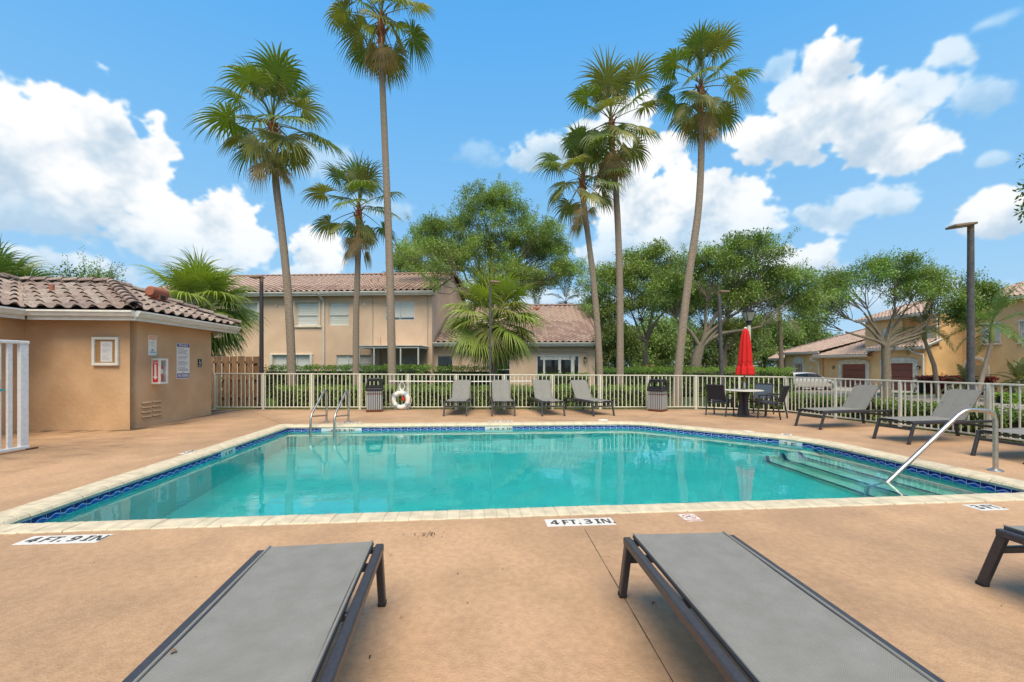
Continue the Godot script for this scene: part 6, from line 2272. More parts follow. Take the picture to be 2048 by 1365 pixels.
func build_fences() -> void:
	var t := thing("picket_fence", "cream metal picket fence along the back of the deck behind the loungers", "fence", Vector3(-9.4, 0, -13.92))
	railing(t, [[0.0, 0.0, 1.155], [15.26, -0.08, 1.085]], [], true)
	var s := thing("picket_fence", "cream metal picket fence running from the umbrella table past the side loungers", "fence", Vector3(5.86, 0, -14.0))
	railing(s, [[0.0, 0.0, 1.08], [2.19, 1.1, 1.068], [3.09, 5.75, 1.065], [3.75, 10.9, 1.065]], [], true)
	# white gate beside the pool house
	var g2 := thing("entry_gate", "tall white gate with wide end post and teal letter beside the pool house", "gate", Vector3(-8.03, 0, -7.22))
	var po := MB.new()
	po.box(Vector3(0, 0.90, 0), Vector3(0.06, 1.74, 0.13), Basis(), 0.008)
	put("post", po, M.gate_white, g2)
	for y in [1.775, 0.05]:
		var r := MB.new()
		r.bar(Vector3(0.004, y, -0.07), Vector3(0.004, y, 1.6), 0.075, 0.05, 0.008)
		put("rail", r, M.gate_white, g2)
	for k in 9:
		var pk := MB.new()
		pk.box(Vector3(0.002, 0.91, 0.2 + 0.155 * k), Vector3(0.035, 1.70, 0.075), Basis(), 0.006)
		put("picket", pk, M.gate_white, g2)
	var sg := MB.new()
	lettering("L", 0.18, M.teal_sign, g2, Transform3D(Basis(Vector3.UP, PI / 2), Vector3(0.024, 1.08, 0.335)))
	var hg := MB.new()
	hg.box(Vector3(0.02, 0.012, -0.12), Vector3(0.05, 0.024, 0.16), Basis(), 0.004)
	put("drop_latch", hg, M.rust, g2)
	# shadow board fence between the pool house and the lamp post
	var w := thing("board_fence", "brown wooden shadow board fence between pool house and hedge", "fence", Vector3(-10.4, 0, -14.85))
	var x := 0.0
	var k := 0
	while x < 1.75:
		for z in [0.03, -0.06]:
			var b := MB.new()
			var h := 1.70 + 0.012 * sin(k * 5.1)
			b.box(Vector3(0, h * 0.5, 0), Vector3(0.162, h, 0.02), Basis(), 0.003)
			put("board", b, M["cedar_%d" % (k % 3)], w, Transform3D(Basis(Vector3(0, 0, 1), 0.004 * sin(k * 3.3)), Vector3(x + (0.0 if z > 0 else 0.13), 0, z)))
			k += 1
		x += 0.262
	for y in [0.35, 0.95, 1.5]:
		var r := MB.new()
		r.bar(Vector3(-0.1, y, -0.015), Vector3(1.85, y, -0.015), 0.04, 0.085, 0.004)
		put("rail", r, M.cedar_1, w)
	var ep := MB.new()
	ep.box(Vector3(1.87, 0.85, -0.015), Vector3(0.1, 1.7, 0.1), Basis(), 0.006)
	put("post", ep, M.cedar_1, w)


# ------------------------------------------------------------------ pool furniture
func make_lounger(label: String, deg: float, group: String, H := 1.33) -> Node3D:
	# foot end at z = 0, head towards +z, ground at y = 0
	var t := thing("sun_lounger", label, "sun lounger", Vector3.ZERO, 0.0, group)
	var fr: Material = M.bronze_frame
	for s in [-1.0, 1.0]:
		var r := MB.new()
		r.box(Vector3(0.312 * s, 0.372, H * 0.5 + 0.345), Vector3(0.046, 0.046, H + 0.69), Basis(), 0.007)
		put("side_rail", r, fr, t)
		var q := MB.new()
		q.tube(pv([0.267 * s, 0.394, 0.004, 0.267 * s, 0.398, 0.6, 0.267 * s, 0.394, H + 0.01]), PackedFloat32Array([0.014, 0.014, 0.014]), 8)
		put("sling_rail", q, fr, t)
		for e in [[0.03, -0.085, 0.0], [H + 0.61, H + 0.70, 1.0]]:
			var l := MB.new()
			l.bar(Vector3(0.312 * s, 0.36, e[0]), Vector3(0.312 * s, 0.012, e[1]), 0.04, 0.05, 0.006, Vector3(0, 0, 1))
			var leg := put("leg", l, fr, t)
			var f := MB.new()
			f.box(Vector3(0.312 * s, 0.012, e[1]), Vector3(0.046, 0.024, 0.054), Basis(), 0.005)
			put("foot_cap", f, M.foot_rubber, leg)
	for e in [[0.0, 0.262], [H + 0.645, 0.262]]:
		var c := MB.new()
		c.bar(Vector3(-0.30, e[1], e[0]), Vector3(0.30, e[1], e[0]), 0.028, 0.042, 0.005)
		put("cross_bar", c, fr, t)
	for z in [0.03, 0.68, H - 0.01]:
		var c := MB.new()
		c.bar(Vector3(-0.29, 0.368, z), Vector3(0.29, 0.368, z), 0.03, 0.03, 0.004)
		put("cross_bar", c, fr, t)
	sling_part(t, "seat_sling", Vector3(0, 0.408, 0.0), Vector3(0, 0, 1), H + 0.02, 0.27, 0.012, 0.0)
	# back rest
	var a := deg_to_rad(deg)
	var d := Vector3(0, sin(a), cos(a))
	var o := Vector3(0, 0.402, H)
	for s in [-1.0, 1.0]:
		var r := MB.new()
		var n := Vector3(0, cos(a), -sin(a))
		r.tube(PackedVector3Array([o + Vector3(0.267 * s, -0.012, 0), o + Vector3(0.267 * s, 0, 0) + d * 0.62 - n * 0.02, o + Vector3(0.267 * s, 0, 0) + d * 0.69 - n * 0.03, o + Vector3(0.262 * s, 0, 0) + d * 0.735 - n * 0.075]), PackedFloat32Array([0.014, 0.014, 0.014, 0.013]), 8)
		put("back_rail", r, fr, t)
		var p := MB.new()
		p.bar(o + Vector3(0.235 * s, 0, 0) + d * 0.34, Vector3(0.235 * s, 0.37, H + 0.34 * cos(a) + 0.16), 0.012, 0.03, 0.002, Vector3(1, 0, 0))
		put("prop_arm", p, fr, t)
	sling_part(t, "back_sling", o, d, 0.72, 0.27, 0.012, 0.08)
	return t


func sling_part(t: Node, called: String, o: Vector3, d: Vector3, len: float, half: float, sag: float, curl: float) -> void:
	var mb := MB.new()
	var nu := 8
	var nv := 14
	var n := Vector3.RIGHT.cross(d)
	if n.y < 0.0:
		n = -n
	var grid := []
	for j in nv + 1:
		var f := float(j) / nv
		var row := []
		for i in nu + 1:
			var u := float(i) / nu * 2.0 - 1.0
			var c := curl * smoothstep(0.8, 1.0, f)
			row.append(o + Vector3(half * u, 0, 0) + d * (len * f) - n * (sag * (1.0 - u * u) * sin(PI * clampf(f, 0.03, 0.97)) + c * (f - 0.8) * 5.0))
		grid.append(row)
	for j in nv:
		for i in nu:
			for s in [0.0, -0.004]:
				var k: Vector3 = n * s
				var nn: Vector3 = n if s == 0.0 else -n
				mb.tri(grid[j][i] + k, grid[j][i + 1] + k, grid[j + 1][i + 1] + k, nn, nn, nn)
				mb.tri(grid[j][i] + k, grid[j + 1][i + 1] + k, grid[j + 1][i] + k, nn, nn, nn)
	put(called, mb, M.sling, t)
	for s in [0, nu]:
		var h := MB.new()
		var p := PackedVector3Array()
		var r := PackedFloat32Array()
		for j in range(0, nv + 1, 2):
			p.append(grid[j][s] + n * 0.002)
			r.append(0.007)
		h.tube(p, r, 6)
		put("hem", h, M.sling, t.get_child(t.get_child_count() - 1) if s == 0 else t.get_child(t.get_child_count() - 1))


func build_loungers() -> void:
	var a := make_lounger("grey sling lounger at the pool edge, a fallen leaf on its seat", 34.0, "loungers on the camera side of the pool")
	a.position = Vector3(-1.055, 0, -2.44)
	a.rotation_degrees.y = 8.0
	copy(a, "grey sling lounger straddling the deck joint below the no diving tile", Vector3(0.985, 0, -2.595), 3.0)
	copy(a, "grey lounger of which only one leg and corner enter the photo", Vector3(3.31, 0, -2.73), 3.0)
	var b := make_lounger("grey sling lounger by the back fence under the end of the rescue pole", 54.0, "loungers along the back fence", 1.19)
	b.position = Vector3(-1.56, 0, -12.15)
	b.rotation_degrees.y = 180.0 + 0.0
	copy(b, "grey sling lounger in line with the drooping fan palm and its lamp post", Vector3(-0.24, 0, -12.15), 184.0)
	copy(b, "grey sling lounger in front of the french doors", Vector3(1.13, 0, -12.18), 188.0)
	copy(b, "grey sling lounger turned most askew, beside the straight palm trunk", Vector3(2.51, 0, -12.2), 196.0)
	for e in b.get_parent().get_children():
		if String(e.name).begins_with("sun_lounger") and e.position.z < -12.0:
			e.set_meta("group", "loungers along the back fence")
	var c := copy(b, "grey sling lounger by the side fence next to the umbrella table chairs", Vector3(6.70, 0, -9.86), 103.0)
	var d := copy(b, "grey sling lounger by the side fence behind the bent handrail", Vector3(7.03, 0, -8.08), 100.0)
	var e2 := copy(b, "grey side lounger cut by the photo edge beyond the handrail foot", Vector3(7.28, 0, -6.52), 100.0)
	for q in [c, d, e2]:
		q.set_meta("group", "loungers along the side fence")


func make_chair(label: String, cloth: Material) -> Node3D:   # faces +z
	var t := thing("patio_chair", label, "chair", Vector3.ZERO, 0.0, "sling chairs round the umbrella table")
	var fr: Material = M.bronze_frame
	for s in [-1.0, 1.0]:
		var f := MB.new()
		f.bar(Vector3(0.27 * s, 0.0, 0.24), Vector3(0.27 * s, 0.60, 0.20), 0.03, 0.035, 0.005, Vector3(0, 0, 1))
		put("leg", f, fr, t)
		var b := MB.new()
		b.bar(Vector3(0.27 * s, 0.0, -0.30), Vector3(0.27 * s, 0.60, -0.20), 0.03, 0.035, 0.005, Vector3(0, 0, 1))
		put("leg", b, fr, t)
		var ar := MB.new()
		ar.tube(pv([0.27 * s, 0.60, -0.24, 0.275 * s, 0.625, -0.05, 0.275 * s, 0.62, 0.12, 0.27 * s, 0.595, 0.24]), PackedFloat32Array([0.018, 0.02, 0.02, 0.018]), 8)
		put("arm", ar, fr, t)
		var rail := MB.new()
		rail.tube(pv([0.235 * s, 0.44, 0.26, 0.235 * s, 0.40, 0.0, 0.235 * s, 0.39, -0.16, 0.235 * s, 0.45, -0.22, 0.235 * s, 0.86, -0.36]), PackedFloat32Array([0.016, 0.016, 0.016, 0.016, 0.016]), 8)
		put("sling_rail", rail, fr, t)
	for e in [[0.36, 0.2], [0.36, -0.24]]:
		var c := MB.new()
		c.bar(Vector3(-0.27, e[0], e[1]), Vector3(0.27, e[0], e[1]), 0.024, 0.03, 0.004)
		put("cross_bar", c, fr, t)
	var tb := MB.new()
	tb.bar(Vector3(-0.24, 0.86, -0.36), Vector3(0.24, 0.86, -0.36), 0.028, 0.03, 0.005)
	put("top_bar", tb, fr, t)
	var st := MB.new()
	st.quad(Vector3(-0.23, 0.445, 0.26), Vector3(0.23, 0.445, 0.26), Vector3(0.23, 0.405, 0.0), Vector3(-0.23, 0.405, 0.0), Vector3.UP)
	st.quad(Vector3(-0.23, 0.405, 0.0), Vector3(0.23, 0.405, 0.0), Vector3(0.23, 0.395, -0.17), Vector3(-0.23, 0.395, -0.17), Vector3.UP)
	put("seat", st, cloth, t)
	var bk := MB.new()
	bk.box(Vector3(0, 0.655, -0.29), Vector3(0.46, 0.44, 0.006), Basis(Vector3.RIGHT, -0.33))
	put("back", bk, cloth, t)
	return t


func build_table() -> void:
	var at := Vector3(6.34, 0, -12.05)
	var t := thing("umbrella_table", "round pale topped table with dark tapered pedestal under the red umbrella", "table", at)
	var top := MB.new()
	top.lathe([Vector2(0.0, 0.695), Vector2(0.47, 0.695), Vector2(0.49, 0.70), Vector2(0.497, 0.712), Vector2(0.49, 0.724), Vector2(0.47, 0.728), Vector2(0.025, 0.728), Vector2(0.025, 0.70)], 36)
	put("tabletop", top, M.stone_top, t)
	for k in 4:
		var l := MB.new()
		var a := k * PI / 2 + 0.5
		l.tf = Transform3D(Basis(Vector3.UP, a), Vector3.ZERO)
		l.prism(p2([0.05, 0.03, 0.15, 0.03, 0.10, 0.35, 0.16, 0.69, 0.05, 0.69]), -0.05, 0.05)
		put("leg", l, M.bronze_frame, t)
	var b := MB.new()
	b.lathe([Vector2(0.0, 0.0), Vector2(0.28, 0.0), Vector2(0.285, 0.015), Vector2(0.06, 0.045), Vector2(0.0, 0.045)], 28)
	put("base_plate", b, M.bronze_frame, t)
	var u := thing("patio_umbrella", "closed bright red umbrella standing in the round table", "umbrella", at + Vector3(0.03, 0, 0))
	var p := MB.new()
	p.tube(pv([0, 0.02, 0, 0, 1.08, 0, 0.0, 1.25, 0]), PackedFloat32Array([0.021, 0.021, 0.021]), 12)
	put("pole", p, M.wood_pole, u)
	var col := MB.new()
	col.lathe([Vector2(0.024, 0.78), Vector2(0.03, 0.79), Vector2(0.03, 0.92), Vector2(0.024, 0.93)], 12)
	put("collar", col, M.galvanised, u)
	var c := MB.new()
	c.lathe([Vector2(0.10, 1.15), Vector2(0.19, 1.135), Vector2(0.215, 1.16), Vector2(0.20, 1.30), Vector2(0.165, 1.42), Vector2(0.15, 1.46), Vector2(0.16, 1.50), Vector2(0.15, 1.70), Vector2(0.125, 2.0), Vector2(0.10, 2.20), Vector2(0.07, 2.34), Vector2(0.035, 2.40), Vector2(0.0, 2.41)], 72, Vector3.ZERO, 0.17, 8)
	put("canopy", c, M.red_canvas, u, Transform3D(Basis(Vector3(0, 0, 1), -0.012), Vector3.ZERO))
	var st := MB.new()
	st.lathe([Vector2(0.166, 1.43), Vector2(0.172, 1.435), Vector2(0.172, 1.465), Vector2(0.166, 1.47)], 40, Vector3.ZERO, 0.06, 8)
	put("tie_strap", st, M.red_canvas, u)
	var fi := MB.new()
	fi.lathe([Vector2(0.0, 2.39), Vector2(0.04, 2.40), Vector2(0.045, 2.425), Vector2(0.02, 2.44), Vector2(0.0, 2.445)], 14, Vector3(0.03, 0, 0))
	put("finial", fi, M.ring_white, u)
	var ch := make_chair("dark sling chair seen from behind, nearest the second bin", M.sling_dark)
	ch.position = at + Vector3(-0.50, 0, -0.28)
	ch.rotation_degrees.y = 132
	var c2 := copy(ch, "dark sling chair seen from behind, nearest the side loungers", at + Vector3(0.52, 0, 0.42), -138.0)
	var c3 := make_chair("blue grey sling chair half hidden behind the dark one at the fence", M.sling_blue)
	c3.position = at + Vector3(0.72, 0, -0.50)
	c3.rotation_degrees.y = -50


func build_bin(label: String, at: Vector3, turn: float, s: float, worn: float) -> void:
	var t := thing("litter_bin", label, "bin", at, turn, "slatted litter bins at the back fence")
	t.scale = Vector3.ONE * s
	var core := MB.new()
	core.box(Vector3(0, 0.31, 0), Vector3(0.40, 0.58, 0.40))
	put("liner", core, M.black_plastic, t)
	for k in 4:
		var b := Basis(Vector3.UP, k * PI / 2)
		for i in 7:
			var sl := MB.new()
			sl.box(Vector3((i - 3) * 0.062, 0.34, 0.222), Vector3(0.044, 0.62, 0.016), Basis(), 0.005)
			put("slat", sl, M.galvanised, t, Transform3D(b, Vector3.ZERO))
		for y in [0.045, 0.555]:
			var bd := MB.new()
			bd.bar(Vector3(-0.228, y, 0.226), Vector3(0.228, y, 0.226), 0.016, 0.03 if y > 0.1 else 0.06, 0.003)
			put("band", bd, M.rust, t, Transform3D(b, Vector3.ZERO))
	var rim := MB.new()
	rim.box(Vector3(0, 0.685, 0), Vector3(0.52, 0.075, 0.52), Basis(), 0.018)
	put("rim", rim, M.black_plastic, t)
	var hd := MB.new()
	for sx in [-1.0, 1.0]:
		for sz in [-1.0, 1.0]:
			hd.bar(Vector3(0.225 * sx, 0.72, 0.225 * sz), Vector3(0.185 * sx, 0.99, 0.185 * sz), 0.06, 0.06, 0.012)
	hd.box(Vector3(0, 1.005, 0), Vector3(0.43, 0.05, 0.43), Basis(), 0.022)
	hd.box(Vector3(0, 0.74, 0), Vector3(0.46, 0.05, 0.46), Basis(), 0.015)
	for k in 4:
		var b := Basis(Vector3.UP, k * PI / 2)
		hd.bar(b * Vector3(-0.2, 0.775, 0.224), b * Vector3(0.2, 0.775, 0.224), 0.02, 0.06, 0.004)
		hd.bar(b * Vector3(-0.19, 0.965, 0.19), b * Vector3(0.19, 0.965, 0.19), 0.02, 0.05, 0.004)
	put("hood", hd, M.black_plastic, t)


func build_rescue() -> void:
	var r := thing("life_ring", "white life ring with blue bands hanging on the back fence post", "life ring", Vector3(-3.49, 0.305, -13.80))
	var n := 48
	var tor := MB.new()
	var bands := [MB.new(), MB.new(), MB.new(), MB.new()]
	for i in n:
		for j in 12:
			var q := []
			var m := []
			for e in [[i, j], [i + 1, j], [i + 1, j + 1], [i, j + 1]]:
				var a: float = TAU * e[0] / n + 0.35
				var b: float = TAU * e[1] / 12.0
				var nn := Vector3(cos(a) * cos(b), sin(a) * cos(b), sin(b))
				m.append(nn)
				q.append(Vector3(cos(a), sin(a), 0) * 0.225 + nn * Vector3(0.075, 0.075, 0.052))
			tor.tri(q[0], q[1], q[2], m[0], m[1], m[2])
			tor.tri(q[0], q[2], q[3], m[0], m[2], m[3])
			if i % 12 in [3, 4, 5]:
				var bd: MB = bands[i / 12]
				for k in 4:
					q[k] += m[k] * 0.004
				bd.tri(q[0], q[1], q[2], m[0], m[1], m[2])
				bd.tri(q[0], q[2], q[3], m[0], m[2], m[3])
	put("ring", tor, M.ring_white, r)
	for b in bands:
		put("band", b, M.ring_blue, r)
	var rp := MB.new()
	var pts := PackedVector3Array()
	var rad := PackedFloat32Array()
	for i in 41:
		var a := TAU * i / 40.0
		var k := absf(sin(2.0 * (a - 0.35 - PI / 8)))
		pts.append(Vector3(cos(a), sin(a), 0.04) * (0.31 + 0.03 * k))
		rad.append(0.006)
	rp.tube(pts, rad, 5)
	put("grab_line", rp, M.rope_white, r)
	var c := MB.new()
	for k in 5:
		var p := PackedVector3Array()
		var q := PackedFloat32Array()
		for i in 17:
			var a := TAU * i / 16.0
			p.append(Vector3(0.03 + cos(a) * (0.055 + 0.008 * k), 0.40 + sin(a) * (0.11 + 0.01 * k), 0.0 + 0.012 * k))
			q.append(0.006)
		c.tube(p, q, 5)
	var rope := thing("throw_rope", "coiled white throw rope hung above the life ring", "rope", Vector3(-3.49, 0.34, -13.86))
	put("coil", c, M.rope_white, rope)
	var ft := MB.new()
	ft.lathe([Vector2(0.0, -0.07), Vector2(0.045, -0.05), Vector2(0.05, 0.0), Vector2(0.03, 0.08), Vector2(0.0, 0.1)], 12)
	put("float", ft, M.signal_red, rope, Transform3D(Basis(), Vector3(0.07, -0.0, 0.03)))
	var pl := thing("rescue_pole", "long pale rescue pole hung level along the back fence pickets", "pole", Vector3(-3.87, 0.895, -13.86))
	var p := MB.new()
	p.tube(pv([0, 0, 0, 2.4, -0.01, 0.0, 4.9, 0.0, 0.0]), PackedFloat32Array([0.019, 0.019, 0.017]), 10)
	put("shaft", p, M.rope_white, pl)
	for x in [0.38, 1.9, 3.4]:
		var h := MB.new()
		h.box(Vector3(x, -0.012, -0.012), Vector3(0.03, 0.05, 0.05), Basis(), 0.006)
		put("hook", h, M.galvanised, pl)


func build_rails() -> void:
	var lad := thing("pool_ladder", "stainless pool ladder with two looped rails at the back edge", "ladder", Vector3(-4.3, 0, -10.45))
	for s in [-0.27, 0.27]:
		var t := MB.new()
		t.tube(pv([s - 0.0, 0.0, -0.38, s, 0.66, -0.40, s, 0.74, -0.37, s, 0.775, -0.30, s, 0.74, -0.20, s, 0.30, 0.40, s, 0.20, 0.46, s, 0.08, 0.475, s, -0.9, 0.475]), PackedFloat32Array([0.025, 0.025, 0.025, 0.025, 0.025, 0.025, 0.025, 0.025, 0.025]), 12)
		put("rail", t, M.stainless, lad)
		var b := MB.new()
		b.tube(pv([s, 0.17, -0.385, s, 0.23, 0.44]), PackedFloat32Array([0.018, 0.018]), 8)
		put("brace", b, M.stainless, lad)
		var e := MB.new()
		e.lathe([Vector2(0.0, 0.03), Vector2(0.03, 0.03), Vector2(0.06, 0.012), Vector2(0.062, 0.0)], 18, Vector3(s, 0, -0.38))
		put("escutcheon", e, M.stainless, lad)
	for y in [-0.3, -0.55, -0.8]:
		var st := MB.new()
		st.box(Vector3(0, y, 0.475), Vector3(0.49, 0.025, 0.09), Basis(), 0.008)
		put("step", st, M.ring_white, lad)
	var h := thing("grab_rail", "bent stainless handrail running from the deck into the entry steps", "handrail", Vector3(6.40, 0, -5.82))
	var t := MB.new()
	t.tube(pv([0, 0, 0, 0, 0.66, 0, -0.03, 0.76, 0, -0.12, 0.80, 0.005, -0.36, 0.812, 0.02, -0.44, 0.79, 0.02, -0.52, 0.74, 0.025, -1.50, -0.12, 0.09, -1.72, -0.32, 0.10, -1.78, -0.42, 0.10, -1.79, -0.75, 0.10]), PackedFloat32Array([0.028, 0.028, 0.028, 0.028, 0.028, 0.028, 0.028, 0.028, 0.028, 0.028, 0.028]), 14)
	put("rail", t, M.stainless, h)
	var e := MB.new()
	e.lathe([Vector2(0.0, 0.034), Vector2(0.04, 0.034), Vector2(0.075, 0.016), Vector2(0.08, 0.0)], 20)
	put("escutcheon", e, M.stainless, h)


func marker(label: String, at: Vector3, turn: float, words: Array) -> void:
	var t := thing("depth_marker", label, "depth marker", at, turn)
	var n := words.size()
	var tl := MB.new()
	tl.box(Vector3(0, 0.0015, 0), Vector3(0.151, 0.003, 0.178), Basis(), 0.001)
	var m := tl.mesh()
	for k in n:
		var x := (k - (n - 1) * 0.5) * 0.154
		put("tile", m, M.marker_white, t, Transform3D(Basis(), Vector3(x, 0.0005, 0)))
		lettering(words[k], 0.105, M.worn_ink, t, Transform3D(Basis(Vector3.RIGHT, -PI / 2), Vector3(x, 0.0042, 0)), "lettering", 0.98 if words[k].length() < 3 else 0.86)


func build_markers() -> void:
	marker("white depth tiles reading 4 FT. 9 IN near the lounger with the leaf", Vector3(-3.595, 0, -3.53), 4.5, ["4", "FT.", "9", "IN"])
	marker("white depth tiles reading 4 FT. 3 IN. at the end of the deck joint", Vector3(0.605, 0, -3.92), 4.6, ["4", "FT.", "3", "IN."])
	marker("white depth tile pair reading 3 FT. at the shallow corner", Vector3(4.66, 0, -4.33), 5.0, ["3", "FT."])
	marker("white depth tile pair on the deck strip beside the pool house", Vector3(-5.18, 0, -7.08), 95.0, ["6", "FT"])
	marker("white depth tiles on the back deck behind the pool ladder", Vector3(-4.0, 0, -10.72), 184.0, ["4", "FT.", "9", "IN."])
	marker("white depth tiles on the back deck in front of the second lounger", Vector3(-0.28, 0, -10.98), 184.0, ["4", "FT.", "3", "IN."])
	marker("white depth tile pair on the deck before the first side lounger", Vector3(5.52, 0, -8.85), -125.0, ["3", "FT."])
	var nd := thing("no_diving_tile", "white deck tile with red no diving symbol at the front coping", "tile", Vector3(1.635, 0, -4.035), 4.8)
	var tl := MB.new()
	tl.box(Vector3(0, 0.002, 0), Vector3(0.152, 0.003, 0.19), Basis(), 0.001)
	put("tile", tl, M.marker_white, nd)
	var rg := MB.new()
	rg.tf = Transform3D(Basis(Vector3.RIGHT, -PI / 2), Vector3(0, 0.0042, -0.018))
	ring_into(rg, Vector3.ZERO, 0.062, 0.052)
	rg.bar(Vector3(-0.04, 0.04, 0), Vector3(0.04, -0.04, 0), 0.009, 0.001, 0.0, Vector3(0, 0, 1))
	put("ring", rg, M.worn_red, nd)
	var dv := MB.new()
	dv.tf = rg.tf
	dv.bar(Vector3(-0.035, -0.015, 0.0003), Vector3(0.02, 0.025, 0.0003), 0.01, 0.001, 0.0, Vector3(0, 0, 1))
	dv.bar(Vector3(0.0, 0.01, 0.0003), Vector3(0.03, -0.02, 0.0003), 0.007, 0.001, 0.0, Vector3(0, 0, 1))
	put("diver_symbol", dv, M.worn_ink, nd)
	lettering("NO DIVING", 0.022, M.worn_red, nd, Transform3D(Basis(Vector3.RIGHT, -PI / 2), Vector3(0, 0.0042, 0.076)), "lettering", 0.9)
	# skimmer lids
	for e in [[4.97, -9.27, "round cream skimmer lid on the deck near the umbrella table"], [2.33, -11.25, "round cream skimmer lid on the back deck by the last lounger"]]:
		var s := thing("skimmer_lid", e[2], "lid", Vector3(e[0], 0, e[1]), 0.0, "skimmer lids")
		var l := MB.new()
		l.lathe([Vector2(0.0, 0.008), Vector2(0.11, 0.008), Vector2(0.125, 0.004), Vector2(0.128, 0.0)], 24)
		put("lid", l, M.ring_white, s)
		var k := MB.new()
		for a in [0.6, 3.7]:
			k.lathe([Vector2(0.0, 0.0095), Vector2(0.012, 0.0095), Vector2(0.012, 0.007)], 8, Vector3(cos(a) * 0.08, 0, sin(a) * 0.08))
		put("finger_hole", k, M.sign_ink, s)


func leaf_mesh(len: float, wide: float, seed_: int) -> MB:
	rng.seed = seed_
	var mb := MB.new()
	var n := 8
	for i in n:
		var a := float(i) / n
		var b := float(i + 1) / n
		for s in [-1.0, 1.0]:
			var w0: float = wide * sin(PI * pow(a, 0.8)) * s
			var w1: float = wide * sin(PI * pow(b, 0.8)) * s
			mb.quad(Vector3(len * a, 0.012 * sin(PI * a), 0), Vector3(len * b, 0.012 * sin(PI * b), 0), Vector3(len * b, 0.012 * sin(PI * b) + absf(w1) * 0.5, w1), Vector3(len * a, 0.012 * sin(PI * a) + absf(w0) * 0.5, w0), Vector3.UP)
	return mb


func build_litter() -> void:
	for e in [["curled tan leaf lying on the sling of the lounger", Vector3(-1.175, 0.404, -1.51), 40.0, 0.022, 0.008, "dead_leaf"], ["small red leaf on the deck under the lounger at the joint", Vector3(0.815, 0.002, -2.565), 15.0, 0.032, 0.009, "red_dead_leaf"], ["thin dark twig on the deck beside the leaf strewn lounger", Vector3(-0.90, 0.002, -3.22), 35.0, 0.03, 0.003, "dirt"], ["dark seed husk on the deck between the two loungers", Vector3(-0.68, 0.002, -2.09), 70.0, 0.02, 0.005, "dirt"], ["pale scrap of leaf further down between the two loungers", Vector3(-0.62, 0.002, -2.42), 30.0, 0.03, 0.003, "dead_leaf"], ["small dark speck of leaf in the middle of the deck", Vector3(-0.36, 0.002, -2.93), 110.0, 0.012, 0.004, "dirt"]]:
		var o := put("fallen_leaf", leaf_mesh(e[3], e[4], 7), M[e[5]], self, Transform3D(Basis(Vector3.UP, deg_to_rad(e[2])), e[1]))
		tag(o, e[0], "leaf", "fallen leaves")
	rng.seed = 91
	var tfs := []
	var cols := []
	for k in 150:
		var p := Vector3(-0.68, 0.003, -3.62) + Vector3(rng.randfn(0, 0.07), 0, rng.randfn(0, 0.03))
		if k > 40:
			var s := rnd(0, 1)
			p = Vector3(rnd(-9.0, 5.5), 0.003, -13.75 + absf(rng.randfn(0, 0.09)))
			if s < 0.3:
				p = Vector3(rnd(-4.5, 3.0), 0.003, rnd(-3.4, -1.6))
		tfs.append(Transform3D(spin().scaled(Vector3.ONE * rnd(0.25, 0.8) * (1.0 if k < 41 else 0.8)), p))
		var f := rnd(0.4, 1.2)
		cols.append(Color(f, f, f))
	var d := scatter("debris", self, leaf_mesh(0.022, 0.006, 4).mesh(), M.dirt, tfs, cols)
	tag(d, "scattered seeds and leaf bits on the deck", "debris")


# ------------------------------------------------------------------ lamps and the car
func area_light_post(label: String, at: Vector3, high: float, w: float, arm: float, paint: Material, turn: float, lean := 0.0) -> void:
	var t := thing("lamp_post", label, "lamp post", at, turn, "square headed lamp posts round the pool")
	var p := MB.new()
	p.tube(PackedVector3Array([Vector3(0, 0, 0), Vector3(lean * 0.5, high * 0.5, 0), Vector3(lean, high - 0.12, 0)]), PackedFloat32Array([w * 0.56, w * 0.5, w * 0.44]), 14)
	put("pole", p, paint, t)
	var b := MB.new()
	b.box(Vector3(0, 0.02, 0), Vector3(w * 2.4, 0.04, w * 2.4), Basis(), 0.006)
	b.lathe([Vector2(w * 0.8, 0.04), Vector2(w * 0.8, 0.16), Vector2(w * 0.56, 0.2)], 14)
	put("base_plate", b, paint, t)
	var hd := MB.new()
	hd.box(Vector3(lean, high - 0.10, 0), Vector3(w * 0.7, 0.22, w * 0.7), Basis(), 0.01)
	put("bracket", hd, M.bronze_head, t)
	var h := MB.new()
	h.tf = Transform3D(Basis(Vector3(0, 0, 1), 0.14 if arm < 0.0 else -0.03), Vector3(lean, high, 0))
	h.box(Vector3(arm * 0.42, 0.03, 0), Vector3(absf(arm), 0.055, 0.28), Basis(), 0.012)
	h.box(Vector3(arm * 0.5, 0.062, 0), Vector3(absf(arm) * 0.72, 0.02, 0.2), Basis(), 0.006)
	put("lamp_head", h, M.bronze_head, t)
	var l := MB.new()
	l.tf = h.tf
	l.box(Vector3(arm * 0.48, 0.0, 0), Vector3(absf(arm) * 0.6, 0.008, 0.2))
	put("lens", l, M.lantern_glass, t)


